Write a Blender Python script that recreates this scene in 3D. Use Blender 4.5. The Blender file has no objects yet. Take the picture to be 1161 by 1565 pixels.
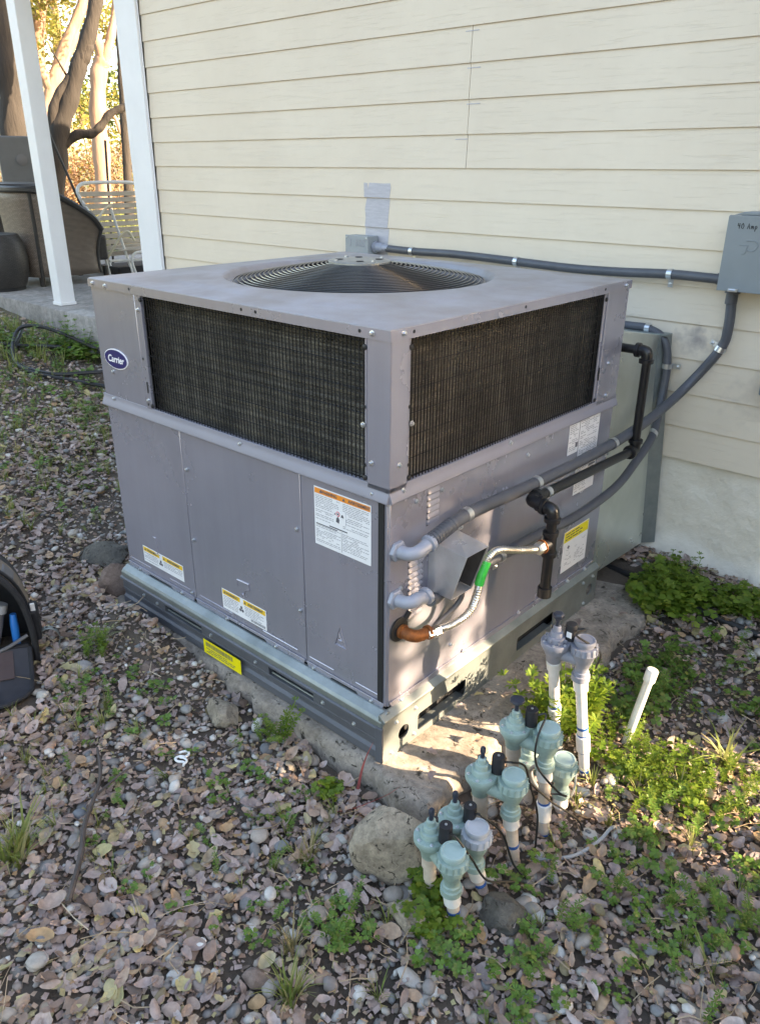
import bpy, bmesh, math, random
import numpy as np
from mathutils import Vector, Matrix, noise as mnoise

random.seed(7)
rng = np.random.default_rng(7)
scene = bpy.context.scene
COL = scene.collection

# ---------------------------------------------------------------- camera
CAM = np.array([1.0887, -1.2527, 1.4011])
RIGHT = np.array([0.7449, 0.6671, 0.0052])
UP = np.array([-0.2737, 0.2985, 0.9143])
FWD = np.array([-0.6084, 0.6825, -0.4050])
cd = bpy.data.cameras.new('camera')
cam = bpy.data.objects.new('camera', cd)
COL.objects.link(cam)
mw = Matrix.Identity(4)
for i in range(3):
    mw[i][0], mw[i][1], mw[i][2], mw[i][3] = RIGHT[i], UP[i], -FWD[i], CAM[i]
cam.matrix_world = mw
cd.sensor_fit = 'VERTICAL'
cd.sensor_height = 24.0
cd.lens = 24.0 * 1190.4 / 1565.0
cd.clip_start = 0.05
cd.clip_end = 2000
scene.camera = cam

# ---------------------------------------------------------------- sky, sun, exposure
SUN_DIR = Vector((1.0, 0.42, 0.36)).normalized()       # from the scene towards the sun
elev = math.asin(SUN_DIR.z)
world = bpy.data.worlds.new('World')
scene.world = world
world.use_nodes = True
wn = world.node_tree
bg = wn.nodes['Background']
sky = wn.nodes.new('ShaderNodeTexSky')
sky.sky_type = 'NISHITA'
sky.sun_disc = False
sky.sun_elevation = elev
sky.sun_rotation = math.atan2(SUN_DIR.x, SUN_DIR.y)
sky.air_density = 1.0
sky.dust_density = 1.6
sky.ozone_density = 0.6
wn.links.new(sky.outputs[0], bg.inputs[0])
bg.inputs[1].default_value = 0.125
sd = bpy.data.lights.new('sun', 'SUN')
sd.energy = 3.7
sd.angle = math.radians(0.55)
sd.color = (1.0, 0.83, 0.62)
sun = bpy.data.objects.new('sun', sd)
COL.objects.link(sun)
sun.rotation_euler = SUN_DIR.to_track_quat('Z', 'Y').to_euler()
vs = scene.view_settings
vs.view_transform = 'Standard'
vs.look = 'None'
vs.gamma = 1.0
vs.use_curve_mapping = False
vs.exposure = 2.95
vs.use_white_balance = True
vs.white_balance_temperature = 7400
vs.white_balance_tint = 13

# ---------------------------------------------------------------- helpers
WL = {}      # object name -> world location (objects are never rotated unless noted)


def link(o, parent=None, loc=(0, 0, 0)):
    COL.objects.link(o)
    loc = Vector(loc)
    WL[o.name] = loc
    if parent is not None:
        o.parent = parent
        o.location = loc - WL[parent.name]
    else:
        o.location = loc
    return o


def tag(o, label=None, cat=None, group=None, kind=None):
    if label: o['label'] = label
    if cat: o['category'] = cat
    if group: o['group'] = group
    if kind: o['kind'] = kind
    return o


def empty(name, loc, label=None, cat=None, group=None, kind=None):
    o = bpy.data.objects.new(name, None)
    o.empty_display_size = 0.05
    link(o, None, loc)
    return tag(o, label, cat, group, kind)


def smooth_path(pts, sub=6):
    P = [Vector(p) for p in pts]
    if len(P) < 3 or sub <= 1:
        return P
    out = []
    for i in range(len(P) - 1):
        p0 = P[i - 1] if i > 0 else P[i] * 2 - P[i + 1]
        p1, p2 = P[i], P[i + 1]
        p3 = P[i + 2] if i + 2 < len(P) else P[i + 1] * 2 - P[i]
        for k in range(sub):
            t = k / sub
            out.append(0.5 * ((2 * p1) + (p2 - p0) * t + (2 * p0 - 5 * p1 + 4 * p2 - p3) * t * t + (3 * p1 - p0 - 3 * p2 + p3) * t ** 3))
    out.append(P[-1])
    return out


class MB:
    def __init__(self):
        self.v = []
        self.f = []

    def add(self, vs, fs):
        n = len(self.v)
        self.v.extend([tuple(p) for p in vs])
        self.f.extend([tuple(i + n for i in f) for f in fs])
        return self

    def box(self, x0, x1, y0, y1, z0, z1):
        v = [(x0, y0, z0), (x1, y0, z0), (x1, y1, z0), (x0, y1, z0), (x0, y0, z1), (x1, y0, z1), (x1, y1, z1), (x0, y1, z1)]
        return self.add(v, [(3, 2, 1, 0), (4, 5, 6, 7), (0, 1, 5, 4), (1, 2, 6, 5), (2, 3, 7, 6), (3, 0, 4, 7)])

    def obox(self, c, ax, ay, az):
        """oriented box: centre and three half-axis vectors"""
        c, ax, ay, az = Vector(c), Vector(ax), Vector(ay), Vector(az)
        v = [c + sx * ax + sy * ay + sz * az for sz in (-1, 1) for sx, sy in ((-1, -1), (1, -1), (1, 1), (-1, 1))]
        return self.add(v, [(3, 2, 1, 0), (4, 5, 6, 7), (0, 1, 5, 4), (1, 2, 6, 5), (2, 3, 7, 6), (3, 0, 4, 7)])

    def tube(self, pts, r, n=10, sub=1, caps=True, closed=False):
        P = smooth_path(pts, sub)
        m = len(P)
        rr = r if isinstance(r, (list, tuple)) else None
        if rr and len(rr) != m:
            k = (len(rr) - 1) / (m - 1)
            rr = [rr[min(int(i * k), len(rr) - 2)] * (1 - (i * k - min(int(i * k), len(rr) - 2))) + rr[min(int(i * k), len(rr) - 2) + 1] * (i * k - min(int(i * k), len(rr) - 2)) for i in range(m)]
        nrm = None
        vs = []
        for i, p in enumerate(P):
            if closed:
                t = P[(i + 1) % m] - P[i - 1]
            else:
                t = P[min(i + 1, m - 1)] - P[max(i - 1, 0)]
            t = t.normalized() if t.length > 1e-9 else Vector((0, 0, 1))
            if nrm is None:
                a = Vector((0, 0, 1)) if abs(t.z) < 0.9 else Vector((1, 0, 0))
                nrm = t.cross(a).normalized()
            nrm = (nrm - t * nrm.dot(t)).normalized()
            b = t.cross(nrm)
            ri = rr[i] if rr else r
            for k in range(n):
                a = 2 * math.pi * k / n
                vs.append(p + (nrm * math.cos(a) + b * math.sin(a)) * ri)
        fs = []
        for i in range(m if closed else m - 1):
            j = (i + 1) % m
            for k in range(n):
                k2 = (k + 1) % n
                fs.append((i * n + k, i * n + k2, j * n + k2, j * n + k))
        if caps and not closed:
            fs.append(tuple(range(n - 1, -1, -1)))
            fs.append(tuple((m - 1) * n + k for k in range(n)))
        return self.add(vs, fs)

    def lathe(self, prof, c=(0, 0, 0), axis=(0, 0, 1), n=20):
        """prof: list of (r, h) along the axis"""
        c, t = Vector(c), Vector(axis).normalized()
        a = Vector((0, 0, 1)) if abs(t.z) < 0.9 else Vector((1, 0, 0))
        u = t.cross(a).normalized()
        w = t.cross(u)
        vs = []
        for r, h in prof:
            for k in range(n):
                an = 2 * math.pi * k / n
                vs.append(c + t * h + (u * math.cos(an) + w * math.sin(an)) * max(r, 1e-5))
        fs = []
        for i in range(len(prof) - 1):
            for k in range(n):
                k2 = (k + 1) % n
                fs.append((i * n + k, i * n + k2, (i + 1) * n + k2, (i + 1) * n + k))
        fs.append(tuple(range(n - 1, -1, -1)))
        fs.append(tuple((len(prof) - 1) * n + k for k in range(n)))
        return self.add(vs, fs)

    def extrude(self, poly, p0, eu, ev, d):
        """polygon (u, v) in the plane p0 + u*eu + v*ev, extruded by vector d"""
        p0, eu, ev, d = Vector(p0), Vector(eu), Vector(ev), Vector(d)
        a = [p0 + eu * u + ev * v for u, v in poly]
        n = len(a)
        vs = a + [p + d for p in a]
        fs = [tuple(range(n - 1, -1, -1)), tuple(range(n, 2 * n))]
        fs += [(i, (i + 1) % n, n + (i + 1) % n, n + i) for i in range(n)]
        return self.add(vs, fs)

    def plate(self, outer, holes, p0, eu, ev, d):
        """flat plate with holes, (u, v) loops, thickness vector d"""
        p0, eu, ev, d = Vector(p0), Vector(eu), Vector(ev), Vector(d)
        bm = bmesh.new()
        loops = [outer] + list(holes)
        edges = []
        for lp in loops:
            vv = [bm.verts.new(p0 + eu * u + ev * v) for u, v in lp]
            for i in range(len(vv)):
                edges.append(bm.edges.new((vv[i], vv[(i + 1) % len(vv)])))
        bmesh.ops.triangle_fill(bm, use_beauty=True, use_dissolve=False, edges=edges)
        bm.verts.index_update()
        vs = [v.co.copy() for v in bm.verts]
        fs = [tuple(v.index for v in f.verts) for f in bm.faces]
        bm.free()
        n = len(vs)
        nrm = eu.cross(ev)
        vs2 = vs + [v + d for v in vs]
        out = []
        for f in fs:
            a, b, c = (vs[i] for i in f[:3])
            if (b - a).cross(c - a).dot(d) > 0:
                f = f[::-1]
            out.append(f)
            out.append(tuple(i + n for i in f[::-1]))
        k = 0
        for lp in loops:
            m = len(lp)
            for i in range(m):
                out.append((k + i, k + (i + 1) % m, n + k + (i + 1) % m, n + k + i))
            k += m
        return self.add(vs2, out)

    def mesh(self, name, origin):
        me = bpy.data.meshes.new(name)
        o = Vector(origin)
        me.from_pydata([(p[0] - o.x, p[1] - o.y, p[2] - o.z) for p in self.v], [], self.f)
        me.update()
        return me

    def build(self, name, mat, parent=None, smooth=40, bevel=0.0, origin=None, recalc=True):
        a = np.array([tuple(p) for p in self.v])
        c = (a.min(0) + a.max(0)) / 2 if origin is None else np.array(origin)
        me = self.mesh(name, c)
        if recalc:
            bm = bmesh.new(); bm.from_mesh(me)
            bmesh.ops.recalc_face_normals(bm, faces=bm.faces)
            bm.to_mesh(me); bm.free()
        if smooth:
            me.polygons.foreach_set('use_smooth', [True] * len(me.polygons))
            me.set_sharp_from_angle(angle=math.radians(smooth))
        me.materials.append(mat)
        o = bpy.data.objects.new(name, me)
        link(o, parent, c)
        if bevel:
            b = o.modifiers.new('bevel', 'BEVEL')
            b.width = bevel; b.segments = 2; b.limit_method = 'ANGLE'; b.angle_limit = math.radians(35)
        return o


def share(src, name, parent, loc, rot=None):
    """another object on the same mesh data"""
    o = bpy.data.objects.new(name, src.data)
    link(o, parent, loc)
    if rot is not None:
        o.rotation_euler = rot
    return o


def circle(cx, cy, r, n=24, ry=None):
    return [(cx + r * math.cos(2 * math.pi * k / n), cy + (ry or r) * math.sin(2 * math.pi * k / n)) for k in range(n)]


def rect(a, b, c, d):
    return [(a, c), (b, c), (b, d), (a, d)]


def fast_mesh(name, verts, faces, mat, parent=None, smooth=True, loc=(0, 0, 0)):
    """verts (N,3) world, faces (M,k)"""
    me = bpy.data.meshes.new(name)
    verts = np.asarray(verts, np.float32) - np.asarray(loc, np.float32)
    faces = np.asarray(faces, np.int32)
    M, k = faces.shape
    me.vertices.add(len(verts)); me.vertices.foreach_set('co', verts.ravel())
    me.loops.add(M * k); me.loops.foreach_set('vertex_index', faces.ravel())
    me.polygons.add(M); me.polygons.foreach_set('loop_start', np.arange(0, M * k, k, dtype=np.int32))
    me.polygons.foreach_set('loop_total', np.full(M, k, np.int32))
    if smooth:
        me.polygons.foreach_set('use_smooth', np.ones(M, bool))
    me.update(calc_edges=True)
    me.validate()
    me.materials.append(mat)
    o = bpy.data.objects.new(name, me)
    return link(o, parent, loc)


def scatter(tv, tf, R, T):
    """template verts (n,3), faces (m,k), R (N,3,3), T (N,3)"""
    N, n = len(T), len(tv)
    v = np.einsum('nij,kj->nki', R, tv) + T[:, None, :]
    f = tf[None] + (np.arange(N) * n)[:, None, None]
    return v.reshape(-1, 3), f.reshape(-1, tf.shape[1])


def rot_zxz(yaw, tilt, az):
    """rotation matrices: spin by yaw about z, then tilt by 'tilt' about a horizontal axis at angle az"""
    N = len(yaw)
    c, s = np.cos(yaw), np.sin(yaw)
    Rz = np.zeros((N, 3, 3)); Rz[:, 0, 0] = c; Rz[:, 0, 1] = -s; Rz[:, 1, 0] = s; Rz[:, 1, 1] = c; Rz[:, 2, 2] = 1
    ax = np.stack([np.cos(az), np.sin(az), np.zeros(N)], 1)
    K = np.zeros((N, 3, 3))
    K[:, 0, 1] = -ax[:, 2]; K[:, 0, 2] = ax[:, 1]; K[:, 1, 0] = ax[:, 2]; K[:, 1, 2] = -ax[:, 0]; K[:, 2, 0] = -ax[:, 1]; K[:, 2, 1] = ax[:, 0]
    Rt = np.eye(3)[None] + np.sin(tilt)[:, None, None] * K + (1 - np.cos(tilt))[:, None, None] * (K @ K)
    return Rt @ Rz


def seen(P, margin=0.34):
    """which points fall in (or near) the picture: only used to spend detail where it shows"""
    d = np.asarray(P) - CAM
    z = d @ FWD
    u = (d @ RIGHT) / np.maximum(z, 1e-6) * 1190.4 / 1161
    v = (d @ UP) / np.maximum(z, 1e-6) * 1190.4 / 1565
    return (z > 0.2) & (np.abs(u) < 0.5 + margin) & (np.abs(v) < 0.5 + margin)


# ---------------------------------------------------------------- materials
def mk(name):
    m = bpy.data.materials.new(name)
    m.use_nodes = True
    nt = m.node_tree
    b = nt.nodes['Principled BSDF']
    return m, nt, b


def N(nt, kind, **kw):
    n = nt.nodes.new(kind)
    for k, v in kw.items():
        if k in n.inputs:
            n.inputs[k].default_value = v
        else:
            setattr(n, k, v)
    return n


def rgba(c):
    return (c[0], c[1], c[2], 1.0)


def pbr(name, col, rough=0.5, metal=0.0, var=0.0, vscale=8.0, col2=None, bump=0.0, bscale=40.0, stretch=None, rvar=0.0, world=False, coat=0.0, spec=0.5):
    m, nt, b = mk(name)
    b.inputs['Roughness'].default_value = rough
    b.inputs['Metallic'].default_value = metal
    b.inputs['Coat Weight'].default_value = coat
    b.inputs['Specular IOR Level'].default_value = spec
    L = nt.links
    if world:
        co = N(nt, 'ShaderNodeNewGeometry').outputs['Position']
    else:
        co = N(nt, 'ShaderNodeTexCoord').outputs['Object']
    if stretch:
        mp = N(nt, 'ShaderNodeMapping'); mp.inputs['Scale'].default_value = stretch
        L.new(co, mp.inputs['Vector']); co = mp.outputs[0]
    if var > 0 or col2:
        n1 = N(nt, 'ShaderNodeTexNoise', Scale=vscale, Detail=6.0, Roughness=0.6)
        L.new(co, n1.inputs['Vector'])
        ramp = N(nt, 'ShaderNodeValToRGB')
        c2 = col2 or tuple(max(0, x * (1 - var)) for x in col)
        ramp.color_ramp.elements[0].position = 0.33; ramp.color_ramp.elements[0].color = rgba(c2)
        ramp.color_ramp.elements[1].position = 0.66; ramp.color_ramp.elements[1].color = rgba(col)
        L.new(n1.outputs['Fac'], ramp.inputs['Fac'])
        L.new(ramp.outputs['Color'], b.inputs['Base Color'])
        if rvar:
            mr = N(nt, 'ShaderNodeMapRange'); mr.inputs['To Min'].default_value = rough + rvar; mr.inputs['To Max'].default_value = rough - rvar
            L.new(n1.outputs['Fac'], mr.inputs['Value']); L.new(mr.outputs[0], b.inputs['Roughness'])
    else:
        b.inputs['Base Color'].default_value = rgba(col)
    if bump > 0:
        n2 = N(nt, 'ShaderNodeTexNoise', Scale=bscale, Detail=5.0, Roughness=0.6)
        L.new(co, n2.inputs['Vector'])
        bp = N(nt, 'ShaderNodeBump', Strength=1.0, Distance=bump)
        L.new(n2.outputs['Fac'], bp.inputs['Height']); L.new(bp.outputs['Normal'], b.inputs['Normal'])
    return m


def palette(name, cols, rough=0.7, bump=0.0, bscale=60.0, trans=0.0, mottle=0.25, mscale=25.0, sss=0.0):
    """a colour of its own for every loose piece (island or object)"""
    m, nt, b = mk(name)
    L = nt.links
    g = N(nt, 'ShaderNodeNewGeometry'); oi = N(nt, 'ShaderNodeObjectInfo')
    ad = N(nt, 'ShaderNodeMath', operation='ADD'); L.new(g.outputs['Random Per Island'], ad.inputs[0]); L.new(oi.outputs['Random'], ad.inputs[1])
    fr = N(nt, 'ShaderNodeMath', operation='FRACT'); L.new(ad.outputs[0], fr.inputs[0])
    ramp = N(nt, 'ShaderNodeValToRGB'); cr = ramp.color_ramp
    cr.interpolation = 'LINEAR'
    while len(cr.elements) < len(cols):
        cr.elements.new(0.5)
    for i, c in enumerate(cols):
        cr.elements[i].position = i / (len(cols) - 1) if len(cols) > 1 else 0
    for i, c in enumerate(cols):
        cr.elements[i].color = rgba(c)
    L.new(fr.outputs[0], ramp.inputs['Fac'])
    col = ramp.outputs['Color']
    if mottle:
        nz = N(nt, 'ShaderNodeTexNoise', Scale=mscale, Detail=5.0, Roughness=0.65)
        L.new(g.outputs['Position'], nz.inputs['Vector'])
        mr = N(nt, 'ShaderNodeMapRange'); mr.inputs['From Min'].default_value = 0.3; mr.inputs['From Max'].default_value = 0.7
        mr.inputs['To Min'].default_value = 1 - mottle; mr.inputs['To Max'].default_value = 1 + mottle
        L.new(nz.outputs['Fac'], mr.inputs['Value'])
        mx = N(nt, 'ShaderNodeVectorMath', operation='SCALE')
        L.new(col, mx.inputs[0]); L.new(mr.outputs[0], mx.inputs['Scale'])
        col = mx.outputs[0]
    L.new(col, b.inputs['Base Color'])
    b.inputs['Roughness'].default_value = rough
    if bump:
        n2 = N(nt, 'ShaderNodeTexNoise', Scale=bscale, Detail=4.0)
        L.new(g.outputs['Position'], n2.inputs['Vector'])
        bp = N(nt, 'ShaderNodeBump', Strength=1.0, Distance=bump)
        L.new(n2.outputs['Fac'], bp.inputs['Height']); L.new(bp.outputs['Normal'], b.inputs['Normal'])
    if trans:
        tr = N(nt, 'ShaderNodeBsdfTranslucent'); L.new(col, tr.inputs['Color'])
        mix = N(nt, 'ShaderNodeMixShader', Fac=trans)
        L.new(b.outputs[0], mix.inputs[1]); L.new(tr.outputs[0], mix.inputs[2])
        L.new(mix.outputs[0], nt.nodes['Material Output'].inputs['Surface'])
    return m


M = {}
M['paint'] = pbr('unit_paint', (0.41, 0.405, 0.475), 0.27, 0.55, var=0.13, vscale=2.6, bump=0.00018, bscale=2.0, rvar=0.03, world=True, spec=0.6)
M['top'] = pbr('unit_top_paint', (0.285, 0.285, 0.315), 0.46, 0.0, col2=(0.225, 0.205, 0.195), vscale=6, bump=0.0003, bscale=120, rvar=0.12, world=True)
M['ledge'] = pbr('ledge_paint', (0.245, 0.24, 0.28), 0.5, 0.0, var=0.10, vscale=3, world=True)
M['rail'] = pbr('rail_paint', (0.10, 0.105, 0.12), 0.42, 0.0, var=0.25, vscale=10, rvar=0.08, world=True)
M['galv'] = pbr('galvanized', (0.30, 0.325, 0.315), 0.48, 0.65, col2=(0.20, 0.225, 0.22), vscale=9, bump=0.0002, bscale=90, rvar=0.1, world=True)
M['duct'] = pbr('duct_sheet', (0.66, 0.68, 0.62), 0.30, 0.7, col2=(0.52, 0.55, 0.49), vscale=4, bump=0.0006, bscale=8, rvar=0.1, world=True)
M['hood_shade'] = pbr('hood_shade_paint', (0.06, 0.06, 0.065), 0.6, 0.3, var=0.4, vscale=30)  # near-black colour that paints the unlit shade inside the flue hood
M['hood'] = pbr('hood_sheet', (0.66, 0.66, 0.67), 0.30, 0.6, col2=(0.52, 0.51, 0.52), vscale=14, bump=0.0004, bscale=20, rvar=0.12, world=True)
M['steel'] = pbr('screw_zinc', (0.62, 0.64, 0.66), 0.3, 0.9)
M['chrome'] = pbr('hose_steel', (0.66, 0.64, 0.60), 0.33, 0.9, var=0.2, vscale=40, rvar=0.1)
M['coil'] = pbr('coil_fins', (0.17, 0.155, 0.125), 0.5, 0.3, col2=(0.05, 0.046, 0.038), vscale=14, bump=0.0006, bscale=300, stretch=(1, 1, 0.3))
M['guard'] = pbr('guard_wire', (0.012, 0.012, 0.014), 0.35)
M['grille'] = pbr('grille_wire', (0.016, 0.018, 0.024), 0.28, coat=0.3)
M['hub'] = pbr('hub_plate', (0.36, 0.37, 0.36), 0.4, 0.6, var=0.25, vscale=30)
M['blade'] = pbr('fan_blade', (0.018, 0.022, 0.032), 0.5, 0.0)
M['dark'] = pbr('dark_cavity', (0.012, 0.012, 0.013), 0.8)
M['label'] = pbr('label_paper', (0.78, 0.78, 0.80), 0.4, var=0.05, vscale=30)
M['ink'] = pbr('label_ink', (0.10, 0.10, 0.12), 0.5)
M['inkpale'] = pbr('label_ink_pale', (0.33, 0.33, 0.36), 0.5)
M['orange'] = pbr('label_orange', (0.80, 0.27, 0.035), 0.4)
M['amber'] = pbr('label_amber', (0.80, 0.50, 0.03), 0.4)
M['yellow'] = pbr('sticker_yellow', (0.85, 0.72, 0.01), 0.35, var=0.06, vscale=20)
M['redink'] = pbr('label_red', (0.65, 0.03, 0.05), 0.4)
M['navy'] = pbr('badge_navy', (0.028, 0.026, 0.13), 0.3, coat=0.5)
M['white'] = pbr('badge_white', (0.80, 0.80, 0.82), 0.35)
M['conduit'] = pbr('conduit_pvc', (0.085, 0.09, 0.105), 0.42, var=0.2, vscale=20, bump=0.0003, bscale=60, rvar=0.08, world=True)
M['fitting'] = pbr('conduit_fitting', (0.30, 0.32, 0.38), 0.38, var=0.12, vscale=30)
M['boxgrey'] = pbr('electrical_box_paint', (0.195, 0.225, 0.245), 0.42, var=0.10, vscale=7, rvar=0.06, world=True)
M['jbox'] = pbr('junction_box_paint', (0.30, 0.33, 0.35), 0.42, var=0.1, vscale=9)
M['blackpipe'] = pbr('gas_pipe_black', (0.012, 0.012, 0.014), 0.33, var=0.4, vscale=30, bump=0.0004, bscale=90)
M['blackrubber'] = pbr('black_rubber', (0.015, 0.015, 0.017), 0.55, var=0.3, vscale=20)
M['rust'] = pbr('rusty_elbow', (0.30, 0.095, 0.020), 0.65, 0.3, col2=(0.15, 0.045, 0.012), vscale=60, bump=0.0008, bscale=120)
M['green'] = pbr('green_tape', (0.02, 0.52, 0.07), 0.4, var=0.2, vscale=60)
M['concrete'] = None
M['stone'] = None
M['cream'] = None
M['trim'] = pbr('white_trim_paint', (0.74, 0.75, 0.77), 0.5, var=0.06, vscale=5, bump=0.0006, bscale=30, world=True)
M['primer'] = pbr('grey_primer', (0.50, 0.49, 0.52), 0.75, col2=(0.40, 0.39, 0.42), vscale=18, bump=0.0008, bscale=30, stretch=(1, 1, 8), world=True)
M['pvc'] = pbr('white_pvc', (0.74, 0.73, 0.72), 0.35, col2=(0.60, 0.57, 0.52), vscale=14, world=True)
M['pvcold'] = pbr('weathered_pvc', (0.60, 0.52, 0.44), 0.45, col2=(0.42, 0.34, 0.27), vscale=22, world=True)
M['bluecement'] = pbr('blue_pipe_cement', (0.02, 0.10, 0.34), 0.35, var=0.3, vscale=60)
M['valvegreen'] = pbr('valve_green', (0.30, 0.40, 0.37), 0.5, col2=(0.20, 0.28, 0.25), vscale=26, bump=0.0003, bscale=120, rvar=0.06, world=True)
M['valvegrey'] = pbr('valve_grey', (0.24, 0.25, 0.30), 0.5, col2=(0.19, 0.20, 0.24), vscale=18, bump=0.0003, bscale=120, world=True)
M['capgrey'] = pbr('faded_cap', (0.42, 0.44, 0.47), 0.55, col2=(0.33, 0.36, 0.38), vscale=25, world=True)
M['capgreen'] = pbr('faded_green_cap', (0.32, 0.43, 0.42), 0.55, col2=(0.26, 0.37, 0.355), vscale=25, world=True)
M['solenoid'] = pbr('solenoid_black', (0.014, 0.015, 0.020), 0.5, var=0.3, vscale=40)
M['stemblue'] = pbr('valve_stem', (0.022, 0.028, 0.045), 0.45)
M['wire'] = pbr('black_wire', (0.012, 0.012, 0.013), 0.45)
M['greywire'] = pbr('grey_cable', (0.34, 0.35, 0.36), 0.5, var=0.2, vscale=20)
M['wicker'] = None
M['wickerdark'] = None
M['chairwhite'] = pbr('chair_tube', (0.72, 0.72, 0.70), 0.4, var=0.15, vscale=14)
M['strap'] = pbr('vinyl_strap', (0.52, 0.46, 0.38), 0.6, var=0.25, vscale=9, world=True)
M['armplastic'] = pbr('arm_plastic', (0.62, 0.55, 0.40), 0.5, var=0.2, vscale=12)
M['bagblack'] = pbr('bag_nylon', (0.016, 0.016, 0.019), 0.75, var=0.4, vscale=30, bump=0.0012, bscale=220, world=True)
M['bagtan'] = pbr('bag_canvas', (0.20, 0.165, 0.125), 0.8, var=0.3, vscale=12, bump=0.0012, bscale=220, world=True)
M['bagflap'] = pbr('bag_flap', (0.030, 0.030, 0.036), 0.6, var=0.4, vscale=9, bump=0.001, bscale=60, world=True)
M['bagbrown'] = pbr('bag_brown_strap', (0.065, 0.042, 0.040), 0.7, var=0.3, vscale=20, world=True)
M['toolgrey'] = pbr('tool_grey', (0.10, 0.10, 0.105), 0.5)
M['toolblue'] = pbr('tool_blue', (0.01, 0.16, 0.50), 0.4)
M['patchwhite'] = pbr('plastic_white', (0.72, 0.72, 0.70), 0.4)
M['roof'] = pbr('roof_underside', (0.5, 0.48, 0.42), 0.7, var=0.1)
M['shingle'] = pbr('roof_shingle', (0.09, 0.085, 0.08), 0.9, var=0.3, vscale=20)
M['panelgrey'] = pbr('grey_panel', (0.10, 0.105, 0.11), 0.5, var=0.2, vscale=5)


def weather_paint(m):
    nt = m.node_tree; L = nt.links; b = nt.nodes['Principled BSDF']
    src = b.inputs['Base Color'].links[0].from_socket
    g = N(nt, 'ShaderNodeNewGeometry')
    mp = N(nt, 'ShaderNodeMapping'); mp.inputs['Scale'].default_value = (26.0, 26.0, 1.3); L.new(g.outputs['Position'], mp.inputs['Vector'])
    n1 = N(nt, 'ShaderNodeTexNoise', Scale=1.0, Detail=5.0, Roughness=0.65); L.new(mp.outputs[0], n1.inputs['Vector'])
    mr = N(nt, 'ShaderNodeMapRange'); mr.inputs['From Min'].default_value = 0.35; mr.inputs['From Max'].default_value = 0.7; mr.inputs['To Min'].default_value = 1.02; mr.inputs['To Max'].default_value = 0.95
    L.new(n1.outputs['Fac'], mr.inputs['Value'])
    sc = N(nt, 'ShaderNodeVectorMath', operation='SCALE'); L.new(src, sc.inputs[0]); L.new(mr.outputs[0], sc.inputs['Scale'])
    # soil splashed up from the ground in specks
    n2 = N(nt, 'ShaderNodeTexNoise', Scale=85.0, Detail=4.0, Roughness=0.7); L.new(g.outputs['Position'], n2.inputs['Vector'])
    n3 = N(nt, 'ShaderNodeTexNoise', Scale=5.0, Detail=3.0); L.new(g.outputs['Position'], n3.inputs['Vector'])
    sx = N(nt, 'ShaderNodeSeparateXYZ'); L.new(g.outputs['Position'], sx.inputs[0])
    hz = N(nt, 'ShaderNodeMapRange'); hz.inputs['From Min'].default_value = 0.42; hz.inputs['From Max'].default_value = 0.05; hz.inputs['To Min'].default_value = 0.0; hz.inputs['To Max'].default_value = 0.16
    L.new(sx.outputs[2], hz.inputs['Value'])
    a1 = N(nt, 'ShaderNodeMath', operation='ADD'); L.new(n2.outputs['Fac'], a1.inputs[0]); L.new(hz.outputs[0], a1.inputs[1])
    a2 = N(nt, 'ShaderNodeMath', operation='MULTIPLY_ADD'); L.new(n3.outputs['Fac'], a2.inputs[0]); a2.inputs[1].default_value = 0.25; L.new(a1.outputs[0], a2.inputs[2])
    sp = N(nt, 'ShaderNodeMapRange'); sp.inputs['From Min'].default_value = 0.84; sp.inputs['From Max'].default_value = 0.94; sp.inputs['To Max'].default_value = 0.5
    L.new(a2.outputs[0], sp.inputs['Value'])
    mm = N(nt, 'ShaderNodeMix', data_type='RGBA'); L.new(sp.outputs[0], mm.inputs['Factor']); L.new(sc.outputs[0], mm.inputs['A']); mm.inputs['B'].default_value = (0.30, 0.25, 0.20, 1)
    L.new(mm.outputs['Result'], b.inputs['Base Color'])


weather_paint(M['paint'])


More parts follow.
